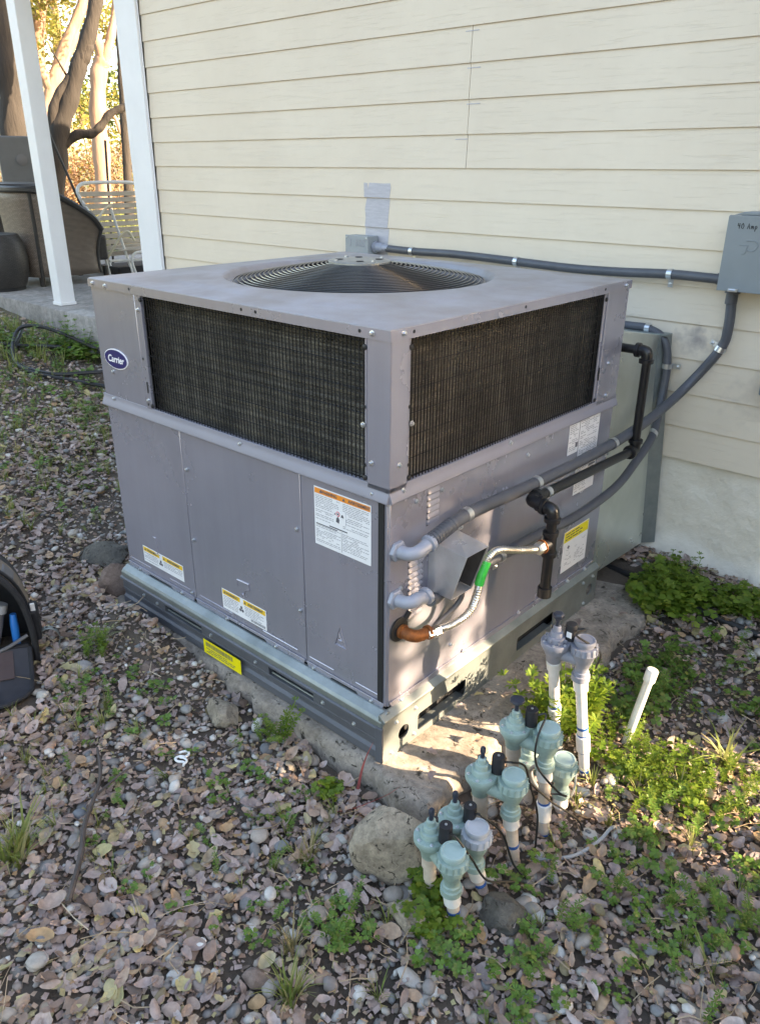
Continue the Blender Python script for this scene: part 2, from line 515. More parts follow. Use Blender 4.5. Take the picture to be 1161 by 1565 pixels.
def concrete_mat(name, base, dark, scale=7.0, spots=True):
    m, nt, b = mk(name); L = nt.links
    g = N(nt, 'ShaderNodeNewGeometry')
    n1 = N(nt, 'ShaderNodeTexNoise', Scale=scale, Detail=9.0, Roughness=0.7); L.new(g.outputs['Position'], n1.inputs['Vector'])
    r1 = N(nt, 'ShaderNodeValToRGB'); e = r1.color_ramp.elements
    e[0].position = 0.36; e[0].color = rgba(dark); e[1].position = 0.62; e[1].color = rgba(base)
    L.new(n1.outputs['Fac'], r1.inputs['Fac'])
    n2 = N(nt, 'ShaderNodeTexNoise', Scale=scale * 7, Detail=6.0, Roughness=0.75); L.new(g.outputs['Position'], n2.inputs['Vector'])
    mr = N(nt, 'ShaderNodeMapRange'); mr.inputs['From Min'].default_value = 0.3; mr.inputs['From Max'].default_value = 0.7
    mr.inputs['To Min'].default_value = 0.6; mr.inputs['To Max'].default_value = 1.25
    L.new(n2.outputs['Fac'], mr.inputs['Value'])
    mx = N(nt, 'ShaderNodeVectorMath', operation='SCALE'); L.new(r1.outputs['Color'], mx.inputs[0]); L.new(mr.outputs[0], mx.inputs['Scale'])
    col = mx.outputs[0]
    if spots:
        n3 = N(nt, 'ShaderNodeTexNoise', Scale=scale * 4.2, Detail=7.0, Roughness=0.7); n3.inputs['Distortion'].default_value = 0.8
        L.new(g.outputs['Position'], n3.inputs['Vector'])
        r3 = N(nt, 'ShaderNodeValToRGB'); e = r3.color_ramp.elements
        e[0].position = 0.57; e[0].color = (0, 0, 0, 1); e[1].position = 0.63; e[1].color = (1, 1, 1, 1)
        L.new(n3.outputs['Fac'], r3.inputs['Fac'])
        mm = N(nt, 'ShaderNodeMix', data_type='RGBA')
        L.new(r3.outputs['Color'], mm.inputs['Factor'])
        L.new(col, mm.inputs['A']); mm.inputs['B'].default_value = (0.035, 0.028, 0.02, 1)
        col = mm.outputs['Result']
    L.new(col, b.inputs['Base Color'])
    b.inputs['Roughness'].default_value = 0.9
    bp = N(nt, 'ShaderNodeBump', Strength=0.9, Distance=0.004); L.new(n2.outputs['Fac'], bp.inputs['Height']); L.new(bp.outputs['Normal'], b.inputs['Normal'])
    return m


M['concrete'] = concrete_mat('pad_concrete', (0.36, 0.31, 0.26), (0.15, 0.125, 0.10))
M['patio'] = concrete_mat('patio_concrete', (0.34, 0.32, 0.30), (0.22, 0.205, 0.19), 3.0, spots=False)
M['stone'] = concrete_mat('field_stone', (0.40, 0.335, 0.25), (0.19, 0.155, 0.115), 12.0, spots=True)
M['stonedark'] = concrete_mat('dark_stone', (0.13, 0.12, 0.10), (0.06, 0.055, 0.048), 14.0, spots=True)
M['stonebrown'] = concrete_mat('brown_stone', (0.22, 0.16, 0.13), (0.12, 0.085, 0.07), 14.0, spots=False)


def siding_mat():
    m, nt, b = mk('cream_siding'); L = nt.links
    g = N(nt, 'ShaderNodeNewGeometry')
    oi = N(nt, 'ShaderNodeObjectInfo')
    # wood-grain emboss: long stretched noise, a different stretch of it for every board
    mp = N(nt, 'ShaderNodeMapping'); mp.inputs['Scale'].default_value = (1.6, 1.0, 34.0)
    off = N(nt, 'ShaderNodeCombineXYZ'); mu = N(nt, 'ShaderNodeMath', operation='MULTIPLY'); mu.inputs[1].default_value = 40
    L.new(oi.outputs['Random'], mu.inputs[0]); L.new(mu.outputs[0], off.inputs[0])
    ad = N(nt, 'ShaderNodeVectorMath', operation='ADD'); L.new(g.outputs['Position'], ad.inputs[0]); L.new(off.outputs[0], ad.inputs[1])
    L.new(ad.outputs[0], mp.inputs['Vector'])
    n1 = N(nt, 'ShaderNodeTexNoise', Scale=2.4, Detail=6.0, Roughness=0.6); n1.inputs['Distortion'].default_value = 1.6
    L.new(mp.outputs[0], n1.inputs['Vector'])
    r = N(nt, 'ShaderNodeValToRGB'); e = r.color_ramp.elements
    e[0].position = 0.34; e[0].color = (0, 0, 0, 1); e[1].position = 0.43; e[1].color = (1, 1, 1, 1)
    L.new(n1.outputs['Fac'], r.inputs['Fac'])
    bp = N(nt, 'ShaderNodeBump', Strength=0.6, Distance=0.0009); L.new(r.outputs['Color'], bp.inputs['Height']); L.new(bp.outputs['Normal'], b.inputs['Normal'])
    # paint colour with faint wash of dirt
    n2 = N(nt, 'ShaderNodeTexNoise', Scale=1.7, Detail=6.0, Roughness=0.7); L.new(g.outputs['Position'], n2.inputs['Vector'])
    r2 = N(nt, 'ShaderNodeValToRGB'); e = r2.color_ramp.elements
    e[0].position = 0.3; e[0].color = (0.645, 0.56, 0.45, 1); e[1].position = 0.6; e[1].color = (0.695, 0.61, 0.495, 1)
    L.new(n2.outputs['Fac'], r2.inputs['Fac'])
    col = r2.outputs['Color']
    # hand-sized grey smudge on the boards beside the conduit
    for (px, pz, sx, sz, amt) in ((0.055, 0.835, 13.0, 17.0, 0.75), (0.33, 0.66, 6.0, 10.0, 0.25)):
        sub = N(nt, 'ShaderNodeVectorMath', operation='SUBTRACT'); sub.inputs[1].default_value = (px, 1.61, pz); L.new(g.outputs['Position'], sub.inputs[0])
        ml = N(nt, 'ShaderNodeVectorMath', operation='MULTIPLY'); ml.inputs[1].default_value = (sx, 1, sz); L.new(sub.outputs[0], ml.inputs[0])
        ln = N(nt, 'ShaderNodeVectorMath', operation='LENGTH'); L.new(ml.outputs[0], ln.inputs[0])
        nz = N(nt, 'ShaderNodeTexNoise', Scale=26.0, Detail=4.0); L.new(g.outputs['Position'], nz.inputs['Vector'])
        aa = N(nt, 'ShaderNodeMath', operation='MULTIPLY_ADD'); L.new(nz.outputs['Fac'], aa.inputs[0]); aa.inputs[1].default_value = 2.6; L.new(ln.outputs['Value'], aa.inputs[2])
        mr = N(nt, 'ShaderNodeMapRange'); mr.inputs['From Min'].default_value = 1.2; mr.inputs['From Max'].default_value = 2.3
        mr.inputs['To Min'].default_value = amt; mr.inputs['To Max'].default_value = 0.0
        L.new(aa.outputs[0], mr.inputs['Value'])
        mm = N(nt, 'ShaderNodeMix', data_type='RGBA'); L.new(mr.outputs[0], mm.inputs['Factor']); L.new(col, mm.inputs['A'])
        mm.inputs['B'].default_value = (0.22, 0.19, 0.19, 1)
        col = mm.outputs['Result']
    L.new(col, b.inputs['Base Color'])
    b.inputs['Roughness'].default_value = 0.55
    return m


M['cream'] = siding_mat()
M['stucco'] = pbr('foundation_stucco', (0.74, 0.69, 0.60), 0.85, col2=(0.64, 0.59, 0.50), vscale=6, bump=0.006, bscale=30, world=True)


def wicker_mat(name, c1, c2):
    m, nt, b = mk(name); L = nt.links
    uv = N(nt, 'ShaderNodeTexCoord')
    br = N(nt, 'ShaderNodeTexBrick'); br.inputs['Scale'].default_value = 1.0
    br.inputs['Color1'].default_value = rgba(c1); br.inputs['Color2'].default_value = rgba(c2); br.inputs['Mortar'].default_value = (0.012, 0.01, 0.008, 1)
    br.inputs['Brick Width'].default_value = 0.030; br.inputs['Row Height'].default_value = 0.010; br.inputs['Mortar Size'].default_value = 0.0016
    sx = N(nt, 'ShaderNodeSeparateXYZ'); L.new(uv.outputs['Object'], sx.inputs[0])
    ad = N(nt, 'ShaderNodeMath', operation='ADD'); L.new(sx.outputs[0], ad.inputs[0]); L.new(sx.outputs[1], ad.inputs[1])
    cx = N(nt, 'ShaderNodeCombineXYZ'); L.new(ad.outputs[0], cx.inputs[0]); L.new(sx.outputs[2], cx.inputs[1])
    L.new(cx.outputs[0], br.inputs['Vector'])
    L.new(br.outputs['Color'], b.inputs['Base Color'])
    b.inputs['Roughness'].default_value = 0.5
    bp = N(nt, 'ShaderNodeBump', Strength=1.0, Distance=0.003); bp.invert = True
    L.new(br.outputs['Fac'], bp.inputs['Height']); L.new(bp.outputs['Normal'], b.inputs['Normal'])
    return m


M['wicker'] = wicker_mat('brown_wicker', (0.27, 0.205, 0.16), (0.19, 0.145, 0.11))
M['wickerdark'] = wicker_mat('dark_wicker', (0.05, 0.045, 0.042), (0.035, 0.032, 0.03))


def soil_mat():
    m, nt, b = mk('soil'); L = nt.links
    g = N(nt, 'ShaderNodeNewGeometry')
    n1 = N(nt, 'ShaderNodeTexNoise', Scale=3.0, Detail=8.0, Roughness=0.7); L.new(g.outputs['Position'], n1.inputs['Vector'])
    r = N(nt, 'ShaderNodeValToRGB'); e = r.color_ramp.elements
    e[0].position = 0.3; e[0].color = (0.05, 0.038, 0.029, 1); e[1].position = 0.7; e[1].color = (0.135, 0.105, 0.08, 1)
    L.new(n1.outputs['Fac'], r.inputs['Fac'])
    # far away the litter and grass blend into a tan-green ground
    n2 = N(nt, 'ShaderNodeTexNoise', Scale=0.9, Detail=6.0, Roughness=0.7); L.new(g.outputs['Position'], n2.inputs['Vector'])
    r2 = N(nt, 'ShaderNodeValToRGB'); e = r2.color_ramp.elements
    e[0].position = 0.38; e[0].color = (0.075, 0.095, 0.025, 1); e[1].position = 0.62; e[1].color = (0.21, 0.15, 0.09, 1)
    L.new(n2.outputs['Fac'], r2.inputs['Fac'])
    sx = N(nt, 'ShaderNodeSeparateXYZ'); L.new(g.outputs['Position'], sx.inputs[0])
    mr = N(nt, 'ShaderNodeMapRange'); mr.inputs['From Min'].default_value = -4.6; mr.inputs['From Max'].default_value = -6.5
    L.new(sx.outputs[0], mr.inputs['Value'])
    mm = N(nt, 'ShaderNodeMix', data_type='RGBA'); L.new(mr.outputs[0], mm.inputs['Factor']); L.new(r.outputs['Color'], mm.inputs['A']); L.new(r2.outputs['Color'], mm.inputs['B'])
    L.new(mm.outputs['Result'], b.inputs['Base Color'])
    b.inputs['Roughness'].default_value = 0.95
    n3 = N(nt, 'ShaderNodeTexNoise', Scale=60.0, Detail=6.0, Roughness=0.7); L.new(g.outputs['Position'], n3.inputs['Vector'])
    bp = N(nt, 'ShaderNodeBump', Strength=1.0, Distance=0.008); L.new(n3.outputs['Fac'], bp.inputs['Height']); L.new(bp.outputs['Normal'], b.inputs['Normal'])
    return m


M['soil'] = soil_mat()
M['pebble'] = palette('pebbles', [(0.25, 0.22, 0.185), (0.15, 0.155, 0.16), (0.33, 0.275, 0.225), (0.20, 0.18, 0.155), (0.12, 0.13, 0.14), (0.30, 0.25, 0.21), (0.40, 0.35, 0.29), (0.18, 0.185, 0.185), (0.34, 0.20, 0.13), (0.23, 0.205, 0.175), (0.56, 0.53, 0.48), (0.16, 0.15, 0.135), (0.62, 0.60, 0.56)], 0.6, 0.0010, 90, mottle=0.22, mscale=45)
M['leaf'] = palette('dry_leaves', [(0.34, 0.245, 0.205), (0.43, 0.33, 0.29), (0.24, 0.16, 0.115), (0.36, 0.275, 0.245), (0.29, 0.215, 0.19), (0.46, 0.33, 0.24), (0.19, 0.12, 0.08), (0.40, 0.315, 0.29), (0.40, 0.25, 0.12), (0.33, 0.25, 0.22), (0.26, 0.20, 0.185), (0.44, 0.38, 0.18), (0.13, 0.085, 0.06), (0.50, 0.41, 0.37)], 0.6, 0.0008, 120, trans=0.12, mottle=0.25, mscale=60)
M['weed'] = palette('weed_green', [(0.13, 0.22, 0.022), (0.19, 0.28, 0.03), (0.085, 0.165, 0.02), (0.26, 0.32, 0.04)], 0.5, trans=0.5, mottle=0.2)
M['weedlow'] = palette('ground_cover_green', [(0.095, 0.19, 0.025), (0.13, 0.235, 0.035), (0.07, 0.145, 0.02), (0.19, 0.22, 0.045)], 0.55, trans=0.3, mottle=0.25)
M['grass'] = palette('grass_blades', [(0.17, 0.22, 0.045), (0.24, 0.26, 0.07), (0.12, 0.18, 0.035), (0.38, 0.32, 0.15)], 0.5, trans=0.3, mottle=0.2)
M['drygrass'] = palette('dry_grass_blades', [(0.36, 0.27, 0.14), (0.15, 0.17, 0.045), (0.42, 0.31, 0.17), (0.20, 0.20, 0.06)], 0.5, trans=0.25, mottle=0.2)
M['redgrass'] = pbr('red_blade', (0.34, 0.08, 0.075), 0.5, var=0.3, vscale=40)
M['twig'] = pbr('twig', (0.085, 0.068, 0.058), 0.8, var=0.4, vscale=30)
M['straw'] = palette('straw', [(0.40, 0.30, 0.19), (0.28, 0.20, 0.12), (0.46, 0.36, 0.25)], 0.7)
M['bark'] = pbr('bark_dark', (0.038, 0.031, 0.026), 0.9, var=0.5, vscale=7, bump=0.03, bscale=9, stretch=(1, 1, 0.25), world=True)  # bark colour darkened to stand in for shade on the near trunks
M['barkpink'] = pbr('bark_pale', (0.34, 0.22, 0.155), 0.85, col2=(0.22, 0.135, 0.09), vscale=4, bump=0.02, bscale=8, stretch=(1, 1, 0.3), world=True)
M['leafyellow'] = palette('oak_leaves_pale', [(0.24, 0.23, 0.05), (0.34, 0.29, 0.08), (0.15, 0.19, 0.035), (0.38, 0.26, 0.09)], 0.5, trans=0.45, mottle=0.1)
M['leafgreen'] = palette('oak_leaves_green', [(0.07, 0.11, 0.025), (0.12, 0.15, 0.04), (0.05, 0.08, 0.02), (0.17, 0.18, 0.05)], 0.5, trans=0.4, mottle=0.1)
M['leaforange'] = palette('dry_brush_leaves', [(0.36, 0.21, 0.10), (0.44, 0.29, 0.15), (0.24, 0.13, 0.065), (0.40, 0.31, 0.17)], 0.6, trans=0.35, mottle=0.1)
M['hedgeleaf'] = palette('hedge_leaves', [(0.05, 0.08, 0.02), (0.08, 0.11, 0.03), (0.04, 0.06, 0.015)], 0.5, trans=0.1, mottle=0.1)
#PART2
# ================================================================ THE SETTING
def sstep(a, b, x):
    t = np.clip((np.asarray(x, float) - a) / (b - a), 0, 1)
    return t * t * (3 - 2 * t)


GX = [-60, -25, -9, -6.5, -4.5, -3.0, -2.0, -1.35, -0.7, 0.0, 1.5, 6, 60]
GZ = [0.5, 0.5, 0.42, 0.35, 0.27, 0.12, 0.02, -0.05, -0.105, -0.125, -0.14, -0.14, -0.14]


def gnd(x, y):
    x = np.asarray(x, float); y = np.asarray(y, float)
    z = np.interp(x, GX, GZ)
    z = z + 0.10 * sstep(0.75, 1.6, y) * sstep(-1.4, -0.2, x)
    w = 0.010 * np.sin(5.1 * x + 1.3 * y) * np.sin(4.3 * y - 0.7 * x + 1) + 0.006 * np.sin(13 * x + 3) * np.sin(11 * y + 9 * x) + 0.003 * np.sin(31 * x + 17 * y) * np.sin(27 * y - 12 * x)
    # soil and litter banked unevenly against the front edge of the pad
    bank = np.exp(-((y + 0.115) / 0.055) ** 2) * sstep(-0.12, -0.32, x) * sstep(-1.5, -1.3, x)
    z = z + bank * np.clip(0.035 + 0.05 * np.sin(5.3 * x + 0.6) + 0.02 * np.sin(17 * x), 0.0, 0.075)
    return z + w


def ground_sheet():
    xs = np.unique(np.concatenate([np.linspace(-300, -30, 10), np.linspace(-30, -7, 47), np.linspace(-7, 2.4, 236), np.linspace(2.4, 12, 30), np.linspace(12, 300, 10)]))
    ys = np.unique(np.concatenate([np.linspace(-300, -12, 8), np.linspace(-12, -2, 20), np.linspace(-2, 2.4, 111), np.linspace(2.4, 20, 60), np.linspace(20, 300, 10)]))
    X, Y = np.meshgrid(xs, ys)
    Zz = gnd(X, Y)
    v = np.stack([X, Y, Zz], -1).reshape(-1, 3)
    nx, ny = len(xs), len(ys)
    i = np.arange((nx - 1) * (ny - 1)); r, c = i // (nx - 1), i % (nx - 1)
    a = r * nx + c
    f = np.stack([a, a + 1, a + nx + 1, a + nx], 1)
    return fast_mesh('ground', v, f, M['soil'])


ground = tag(ground_sheet(), 'soil yard covered in pebbles, fallen leaves and weeds', kind='structure')

# ---------------------------------------------------------------- concrete pad under the unit
def rough_slab(name, x0, x1, y0, y1, z0, z1, mat, amp=0.02, seed=0, nx=60, ny=50, rnd=0.018):
    """a cast slab with worn, uneven edges"""
    vs, fs = [], []
    def wob(t, k):
        return amp * (mnoise.noise(Vector((t * 4.0, k * 7.3, seed))) + 0.5 * mnoise.noise(Vector((t * 13.0, k * 3.1, seed + 5))))
    rings = [(1.0, z1, 0.0), (1.0, z1 - 0.004, 0.006), (1.0, z1 - rnd, rnd), (1.0, (z0 + z1) / 2, rnd * 1.2), (1.0, z0, rnd * 0.6)]
    per = []
    for i in range(nx): per.append((x0 + (x1 - x0) * i / nx, y0, 0))
    for j in range(ny): per.append((x1, y0 + (y1 - y0) * j / ny, 1))
    for i in range(nx): per.append((x1 - (x1 - x0) * i / nx, y1, 2))
    for j in range(ny): per.append((x0, y1 - (y1 - y0) * j / ny, 3))
    n = len(per)
    nv = ((0, -1), (1, 0), (0, 1), (-1, 0))
    for ri, (s, z, out) in enumerate(rings):
        for k, (x, y, sd) in enumerate(per):
            w = wob((x if sd in (0, 2) else y), sd + 1) + 0.35 * amp * mnoise.noise(Vector((x * 30, y * 30, z * 40 + seed)))
            nn = nv[sd]
            vs.append((x + nn[0] * (w + out - 0.02), y + nn[1] * (w + out - 0.02), z + (0.004 * mnoise.noise(Vector((x * 9, y * 9, seed))) if ri < 2 else 0)))
    for ri in range(len(rings) - 1):
        for k in range(n):
            k2 = (k + 1) % n
            fs.append((ri * n + k, (ri + 1) * n + k, (ri + 1) * n + k2, ri * n + k2))
    fs.append(tuple(range(n)))
    m = MB(); m.add(vs, fs)
    return m.build(name, mat, None, smooth=50)


pad = rough_slab('equipment_pad', -1.30, 0.205, -0.070, 1.42, -0.30, -0.05, M['concrete'], amp=0.038, seed=3, nx=110, ny=90, rnd=0.02)
tag(pad, 'worn concrete pad with broken edges under the grey unit', kind='structure')

# ---------------------------------------------------------------- house
WALL = 1.62
house = empty('house', (0, WALL, 0), 'cream house wall with lapped siding boards above a stucco foundation', 'house')
m = MB(); m.box(-3.40, 2.58, 1.66, 1.78, 0.2, 2.85); m.box(-3.40, -3.28, 1.78, 7.6, 0.0, 2.85); m.box(2.46, 2.58, 1.78, 7.6, 0.0, 2.85)
m.build('wall_core', M['roof'], house, smooth=0)
Z0, PITCH = 0.382, 0.127


def board(x0, x1, k):
    z = Z0 + PITCH * k
    sec = [(1.6120, z), (1.6175, z), (1.6245, z + 0.139), (1.6188, z + 0.139)]
    b = MB()
    n = 1
    vs = [(x, y, zz) for x in (x0, x1) for y, zz in sec]
    b.add(vs, [(0, 1, 2, 3), (7, 6, 5, 4), (0, 4, 5, 1), (1, 5, 6, 2), (2, 6, 7, 3), (3, 7, 4, 0)])
    return b.build('siding_board', M['cream'], house, smooth=0, bevel=0.0012)


for k in range(19):
    if k in (8, 9, 10, 11):
        board(-3.258, -1.0022, k); board(-1.0000, 2.6, k)
    else:
        board(-3.258, 2.6, k)
m = MB(); m.box(-3.47, -3.262, 1.588, 1.612, 0.30, 2.85); m.box(-3.47, -3.445, 1.612, 1.80, 0.30, 2.85)
m.build('corner_trim', M['trim'], house, smooth=0, bevel=0.003)
m = MB(); m.tube([(-3.258, 1.604, 0.3), (-3.2575, 1.603, 1.0), (-3.259, 1.604, 1.6), (-3.258, 1.603, 2.85)], 0.0035, 6, sub=6)
m.build('caulk_bead', M['trim'], house)
m = MB(); m.box(2.605, 2.74, 1.588, 1.64, 0.3, 2.85); m.box(2.70, 2.74, 1.64, 7.6, 0.3, 2.85)
m.build('corner_trim', M['trim'], house, smooth=0)


def stucco():
    xs = np.arange(-3.4, 2.71, 0.03); zs = np.linspace(-0.30, 0.378, 34)
    vs, fs = [], []
    for j, z in enumerate(zs):
        for x in xs:
            q = Vector((x * 16, z * 16, 2.0))
            d = 0.006 * mnoise.noise(q) + 0.004 * mnoise.noise(q * 2.7) + 0.012 * mnoise.noise(Vector((x * 3, z * 3, 9)))
            foot = 0.05 * max(0.0, 1 - (z + 0.02 + 0.05 * mnoise.noise(Vector((x * 5, 0, 4)))) / 0.07) if z < 0.08 else 0
            d2 = 0.018 * mnoise.noise(Vector((x * 22, z * 22, 7))) * (1 if foot > 0 else 0)
            vs.append((x, 1.628 - d - min(foot, 0.05) - d2, z))
    nx = len(xs)
    for j in range(len(zs) - 1):
        for i in range(nx - 1):
            a = j * nx + i
            fs.append((a, a + 1, a + nx + 1, a + nx))
    return fast_mesh('foundation', vs, fs, M['stucco'], house)


stucco()
# roof with eave, gable side to the sun
m = MB(); m.extrude([(1.25, 2.72), (4.6, 3.9), (8.0, 2.72), (8.0, 2.84), (4.6, 4.05), (1.25, 2.84)], (-3.7, 0, 0), (0, 1, 0), (0, 0, 1), (6.5, 0, 0))
m.build('roof', M['shingle'], house, smooth=0)
m = MB(); m.extrude([(1.66, 2.85), (7.6, 2.85), (4.6, 3.88)], (-3.4, 0, 0), (0, 1, 0), (0, 0, 1), (0.1, 0, 0)); m.extrude([(1.66, 2.85), (7.6, 2.85), (4.6, 3.88)], (2.5, 0, 0), (0, 1, 0), (0, 0, 1), (0.1, 0, 0))
m.build('gable', M['roof'], house, smooth=0)
# bare grey primer where something was taken off the wall: one brushed patch per board
def patch(k, poly):
    z = Z0 + PITCH * k
    b = MB()
    nrm = Vector((0, -0.139, 0.018)).normalized()
    def pt(x, dz, o): return (x, 1.6120 + 0.0068 * dz / 0.139 - o, z + dz)
    a = [pt(x, d, 0.0004) for x, d in poly]; c = [pt(x, d, 0.0012) for x, d in poly]
    n = len(a)
    b.add(a + c, [tuple(range(n)), tuple(range(2 * n - 1, n - 1, -1))] + [(i, (i + 1) % n, n + (i + 1) % n, n + i) for i in range(n)])
    b.build('primer_patch', M['primer'], house, smooth=0)


patch(7, [(-1.575, 0.002), (-1.418, 0.001), (-1.412, 0.045), (-1.417, 0.063), (-1.46, 0.062), (-1.545, 0.064), (-1.552, 0.035), (-1.556, 0.062), (-1.578, 0.064)])
patch(6, [(-1.570, 0.0), (-1.428, 0.0), (-1.424, 0.06), (-1.419, 0.126), (-1.562, 0.126), (-1.572, 0.08), (-1.566, 0.04)])
patch(5, [(-1.566, 0.0), (-1.424, 0.0), (-1.428, 0.05), (-1.422, 0.126), (-1.570, 0.126)])
# dark caulk dashes beside the butt joints
for k, dx in ((8, -0.03), (9, 0.02), (10, 0.015), (11, 0.0)):
    b = MB(); z = Z0 + PITCH * k + 0.108
    b.box(-1.005 + dx - 0.028, -1.005 + dx + 0.036, 1.6158, 1.6172, z, z + 0.0035)
    b.build('caulk_smear', M['primer'], house, smooth=0)

# ---------------------------------------------------------------- patio, porch post and roof
patio = rough_slab('patio', -8.2, -3.42, 1.54, 4.6, 0.05, 0.42, M['patio'], amp=0.012, seed=8, nx=120, ny=40, rnd=0.008)
tag(patio, 'concrete patio slab beside the house', kind='structure')
block = rough_slab('concrete_block', -4.24, -3.62, 1.40, 1.56, 0.05, 0.47, M['patio'], amp=0.008, seed=12, nx=20, ny=8, rnd=0.008)
tag(block, 'short concrete block at the corner of the patio, behind the unit', 'block')
post = empty('porch_post', (-4.80, 1.70, 0.42), 'white square wooden porch post standing on the patio edge', 'post')
m = MB(); m.box(-4.86, -4.745, 1.645, 1.76, 0.42, 2.75); m.build('shaft', M['trim'], post, smooth=0, bevel=0.004)
m = MB(); m.box(-4.866, -4.739, 1.639, 1.766, 0.422, 0.445); m.build('foot', M['trim'], post, smooth=0, bevel=0.003)
porch = empty('porch_roof', (-5.4, 1.5, 2.75), 'cream boarded porch roof carried by the white post', 'roof')
m = MB(); m.extrude([(1.42, 2.92), (4.3, 3.62), (4.3, 3.72), (1.42, 3.02)], (-7.0, 0, 0), (0, 1, 0), (0, 0, 1), (3.3, 0, 0)); m.build('roof_deck', M['roof'], porch, smooth=0)
m = MB(); m.box(-7.0, -3.47, 1.645, 1.76, 2.755, 2.95); m.build('beam', M['trim'], porch, smooth=0)
#PART3
# ================================================================ THE PACKAGED UNIT
UW, UL = 1.224, 1.124
unit = empty('air_conditioner', (-UW / 2, UL / 2, -0.05), 'large grey packaged air conditioner with round top fan grille on the concrete pad', 'air conditioner')
ZB, ZM, ZL, ZT = 0.103, 0.690, 1.064, 1.0875
XA, YA, ZA = Vector((1, 0, 0)), Vector((0, 1, 0)), Vector((0, 0, 1))

# front = long face towards -y, side = face towards +x
def front(u, v, w=0.0): return Vector((u, -w, v))
def side(u, v, w=0.0): return Vector((w, u, v))
def wallf(u, v, w=0.0): return Vector((u, 1.606 - w, v))
FR = {'front': (front, XA, ZA, Vector((0, -1, 0))), 'side': (side, YA, ZA, XA), 'wall': (wallf, XA, ZA, Vector((0, -1, 0)))}


def fplate(face, outer, holes, w, t, name, mat, parent, bevel=0.0, smooth=30):
    f, eu, ev, n = FR[face]
    m = MB(); m.plate(outer, holes, f(0, 0, w - t), eu, ev, n * t)
    return m.build(name, mat, parent, smooth=smooth, bevel=bevel, recalc=True)


# inner carcass (dark) so that no light shows through seams
m = MB(); m.box(-UW + 0.03, -0.03, 0.03, UL - 0.03, -0.02, 0.66); m.build('inner_chassis', M['dark'], unit, smooth=0)

# lower front panels
for i, (a, b) in enumerate(((-UW, -0.828), (-0.825, -0.3045), (-0.3015, -0.004))):
    p = fplate('front', rect(a, b, ZB, ZM - 0.002), [], 0.0, 0.012, 'front_panel', M['paint'], unit, bevel=0.0025)
    # pressed fold lines and tab along the bottom edge
    mm = MB()
    w = b - a
    for s0, s1, zz in ((0.04, 0.36, ZB + 0.028), (0.64, 0.93, ZB + 0.028)):
        mm = MB(); mm.tube([front(a + w * s0, zz, 0.0005), front(a + w * s1, zz, 0.0005)], 0.0016, 6)
        mm.build('pressed_rib', M['paint'], p)
    mm = MB(); mm.extrude([(a + 0.01, ZB - 0.012), (a + w * 0.30, ZB - 0.012), (a + w * 0.34, ZB + 0.002), (a + w * 0.66, ZB + 0.002), (a + w * 0.70, ZB - 0.012), (b - 0.01, ZB - 0.012), (b - 0.002, ZB + 0.012), (a + 0.002, ZB + 0.012)], front(0, 0, 0.002), XA, ZA, Vector((0, -0.003, 0)))
    mm.build('bottom_flange', M['paint'], p, smooth=0, bevel=0.001)
    if i == 0:
        mm = MB(); mm.tube([front(-1.045, 0.262, 0.001), front(-1.03, 0.262, 0.001), front(-1.028, 0.245, 0.001), front(-1.028, 0.205, 0.001), front(-1.045, 0.203, 0.001), front(-1.015, 0.201, 0.001)], 0.0018, 6); mm.build('pressed_mark', M['paint'], p)
    if i == 1:
        mm = MB(); mm.tube([front(-0.600, 0.245, 0.001), front(-0.600, 0.265, 0.001), front(-0.545, 0.268, 0.001), front(-0.545, 0.250, 0.001), front(-0.565, 0.240, 0.001), front(-0.572, 0.222, 0.001), front(-0.580, 0.225, 0.001)], 0.0024, 6); mm.build('pressed_mark', M['paint'], p)
    if i == 2:
        mm = MB(); mm.tube([front(-0.186, 0.222, 0.001), front(-0.145, 0.222, 0.001), front(-0.166, 0.284, 0.001)], 0.0018, 6, closed=True); mm.tube([front(-0.172, 0.24, 0.001), front(-0.160, 0.24, 0.001), front(-0.166, 0.25, 0.001), front(-0.172, 0.26, 0.001)], 0.0014, 6)
        mm.build('pressed_mark', M['paint'], p)
# lower side panel with its bottom flange
sp = fplate('side', rect(0.004, UL, ZB, ZM - 0.002), [], 0.0, 0.012, 'side_panel', M['paint'], unit, bevel=0.003)
m = MB(); m.extrude([(0.02, ZB - 0.016), (UL * 0.62, ZB - 0.016), (UL * 0.64, ZB - 0.004), (UL - 0.05, ZB - 0.004), (UL - 0.02, ZB + 0.014), (0.006, ZB + 0.014)], side(0, 0, 0.001), YA, ZA, Vector((0.004, 0, 0)))
m.build('bottom_flange', M['paint'], sp, smooth=0, bevel=0.001)
m = MB(); m.box(-0.03, -0.0135, -0.004, 0.004, ZB, ZM); m.build('corner_seam', M['dark'], unit, smooth=0)
m = MB(); m.box(-UW, -UW + 0.012, 0.014, UL, ZB, ZL); m.box(-UW + 0.014, -0.014, UL - 0.012, UL, ZB, ZL); m.build('rear_panel', M['paint'], unit, smooth=0)

# ledge between lower and upper part
for face, a, b, nm in (('front', -UW - 0.012, 0.003, 'front'), ('side', -0.003, UL + 0.004, 'side')):
    f, eu, ev, n = FR[face]
    m = MB()
    sec = [(0.0, ZM - 0.001), (0.008, ZM - 0.005), (0.012, ZM - 0.002), (0.0115, ZM + 0.003), (0.006, ZM + 0.016), (0.003, ZM + 0.022), (0.003, ZM + 0.034), (-0.012, ZM + 0.034), (-0.012, ZM - 0.001)]
    m.extrude([(w, v) for w, v in sec], f(a, 0, 0), n, ZA, eu * (b - a))
    m.build('ledge', M['ledge'], unit, smooth=30, bevel=0.001)

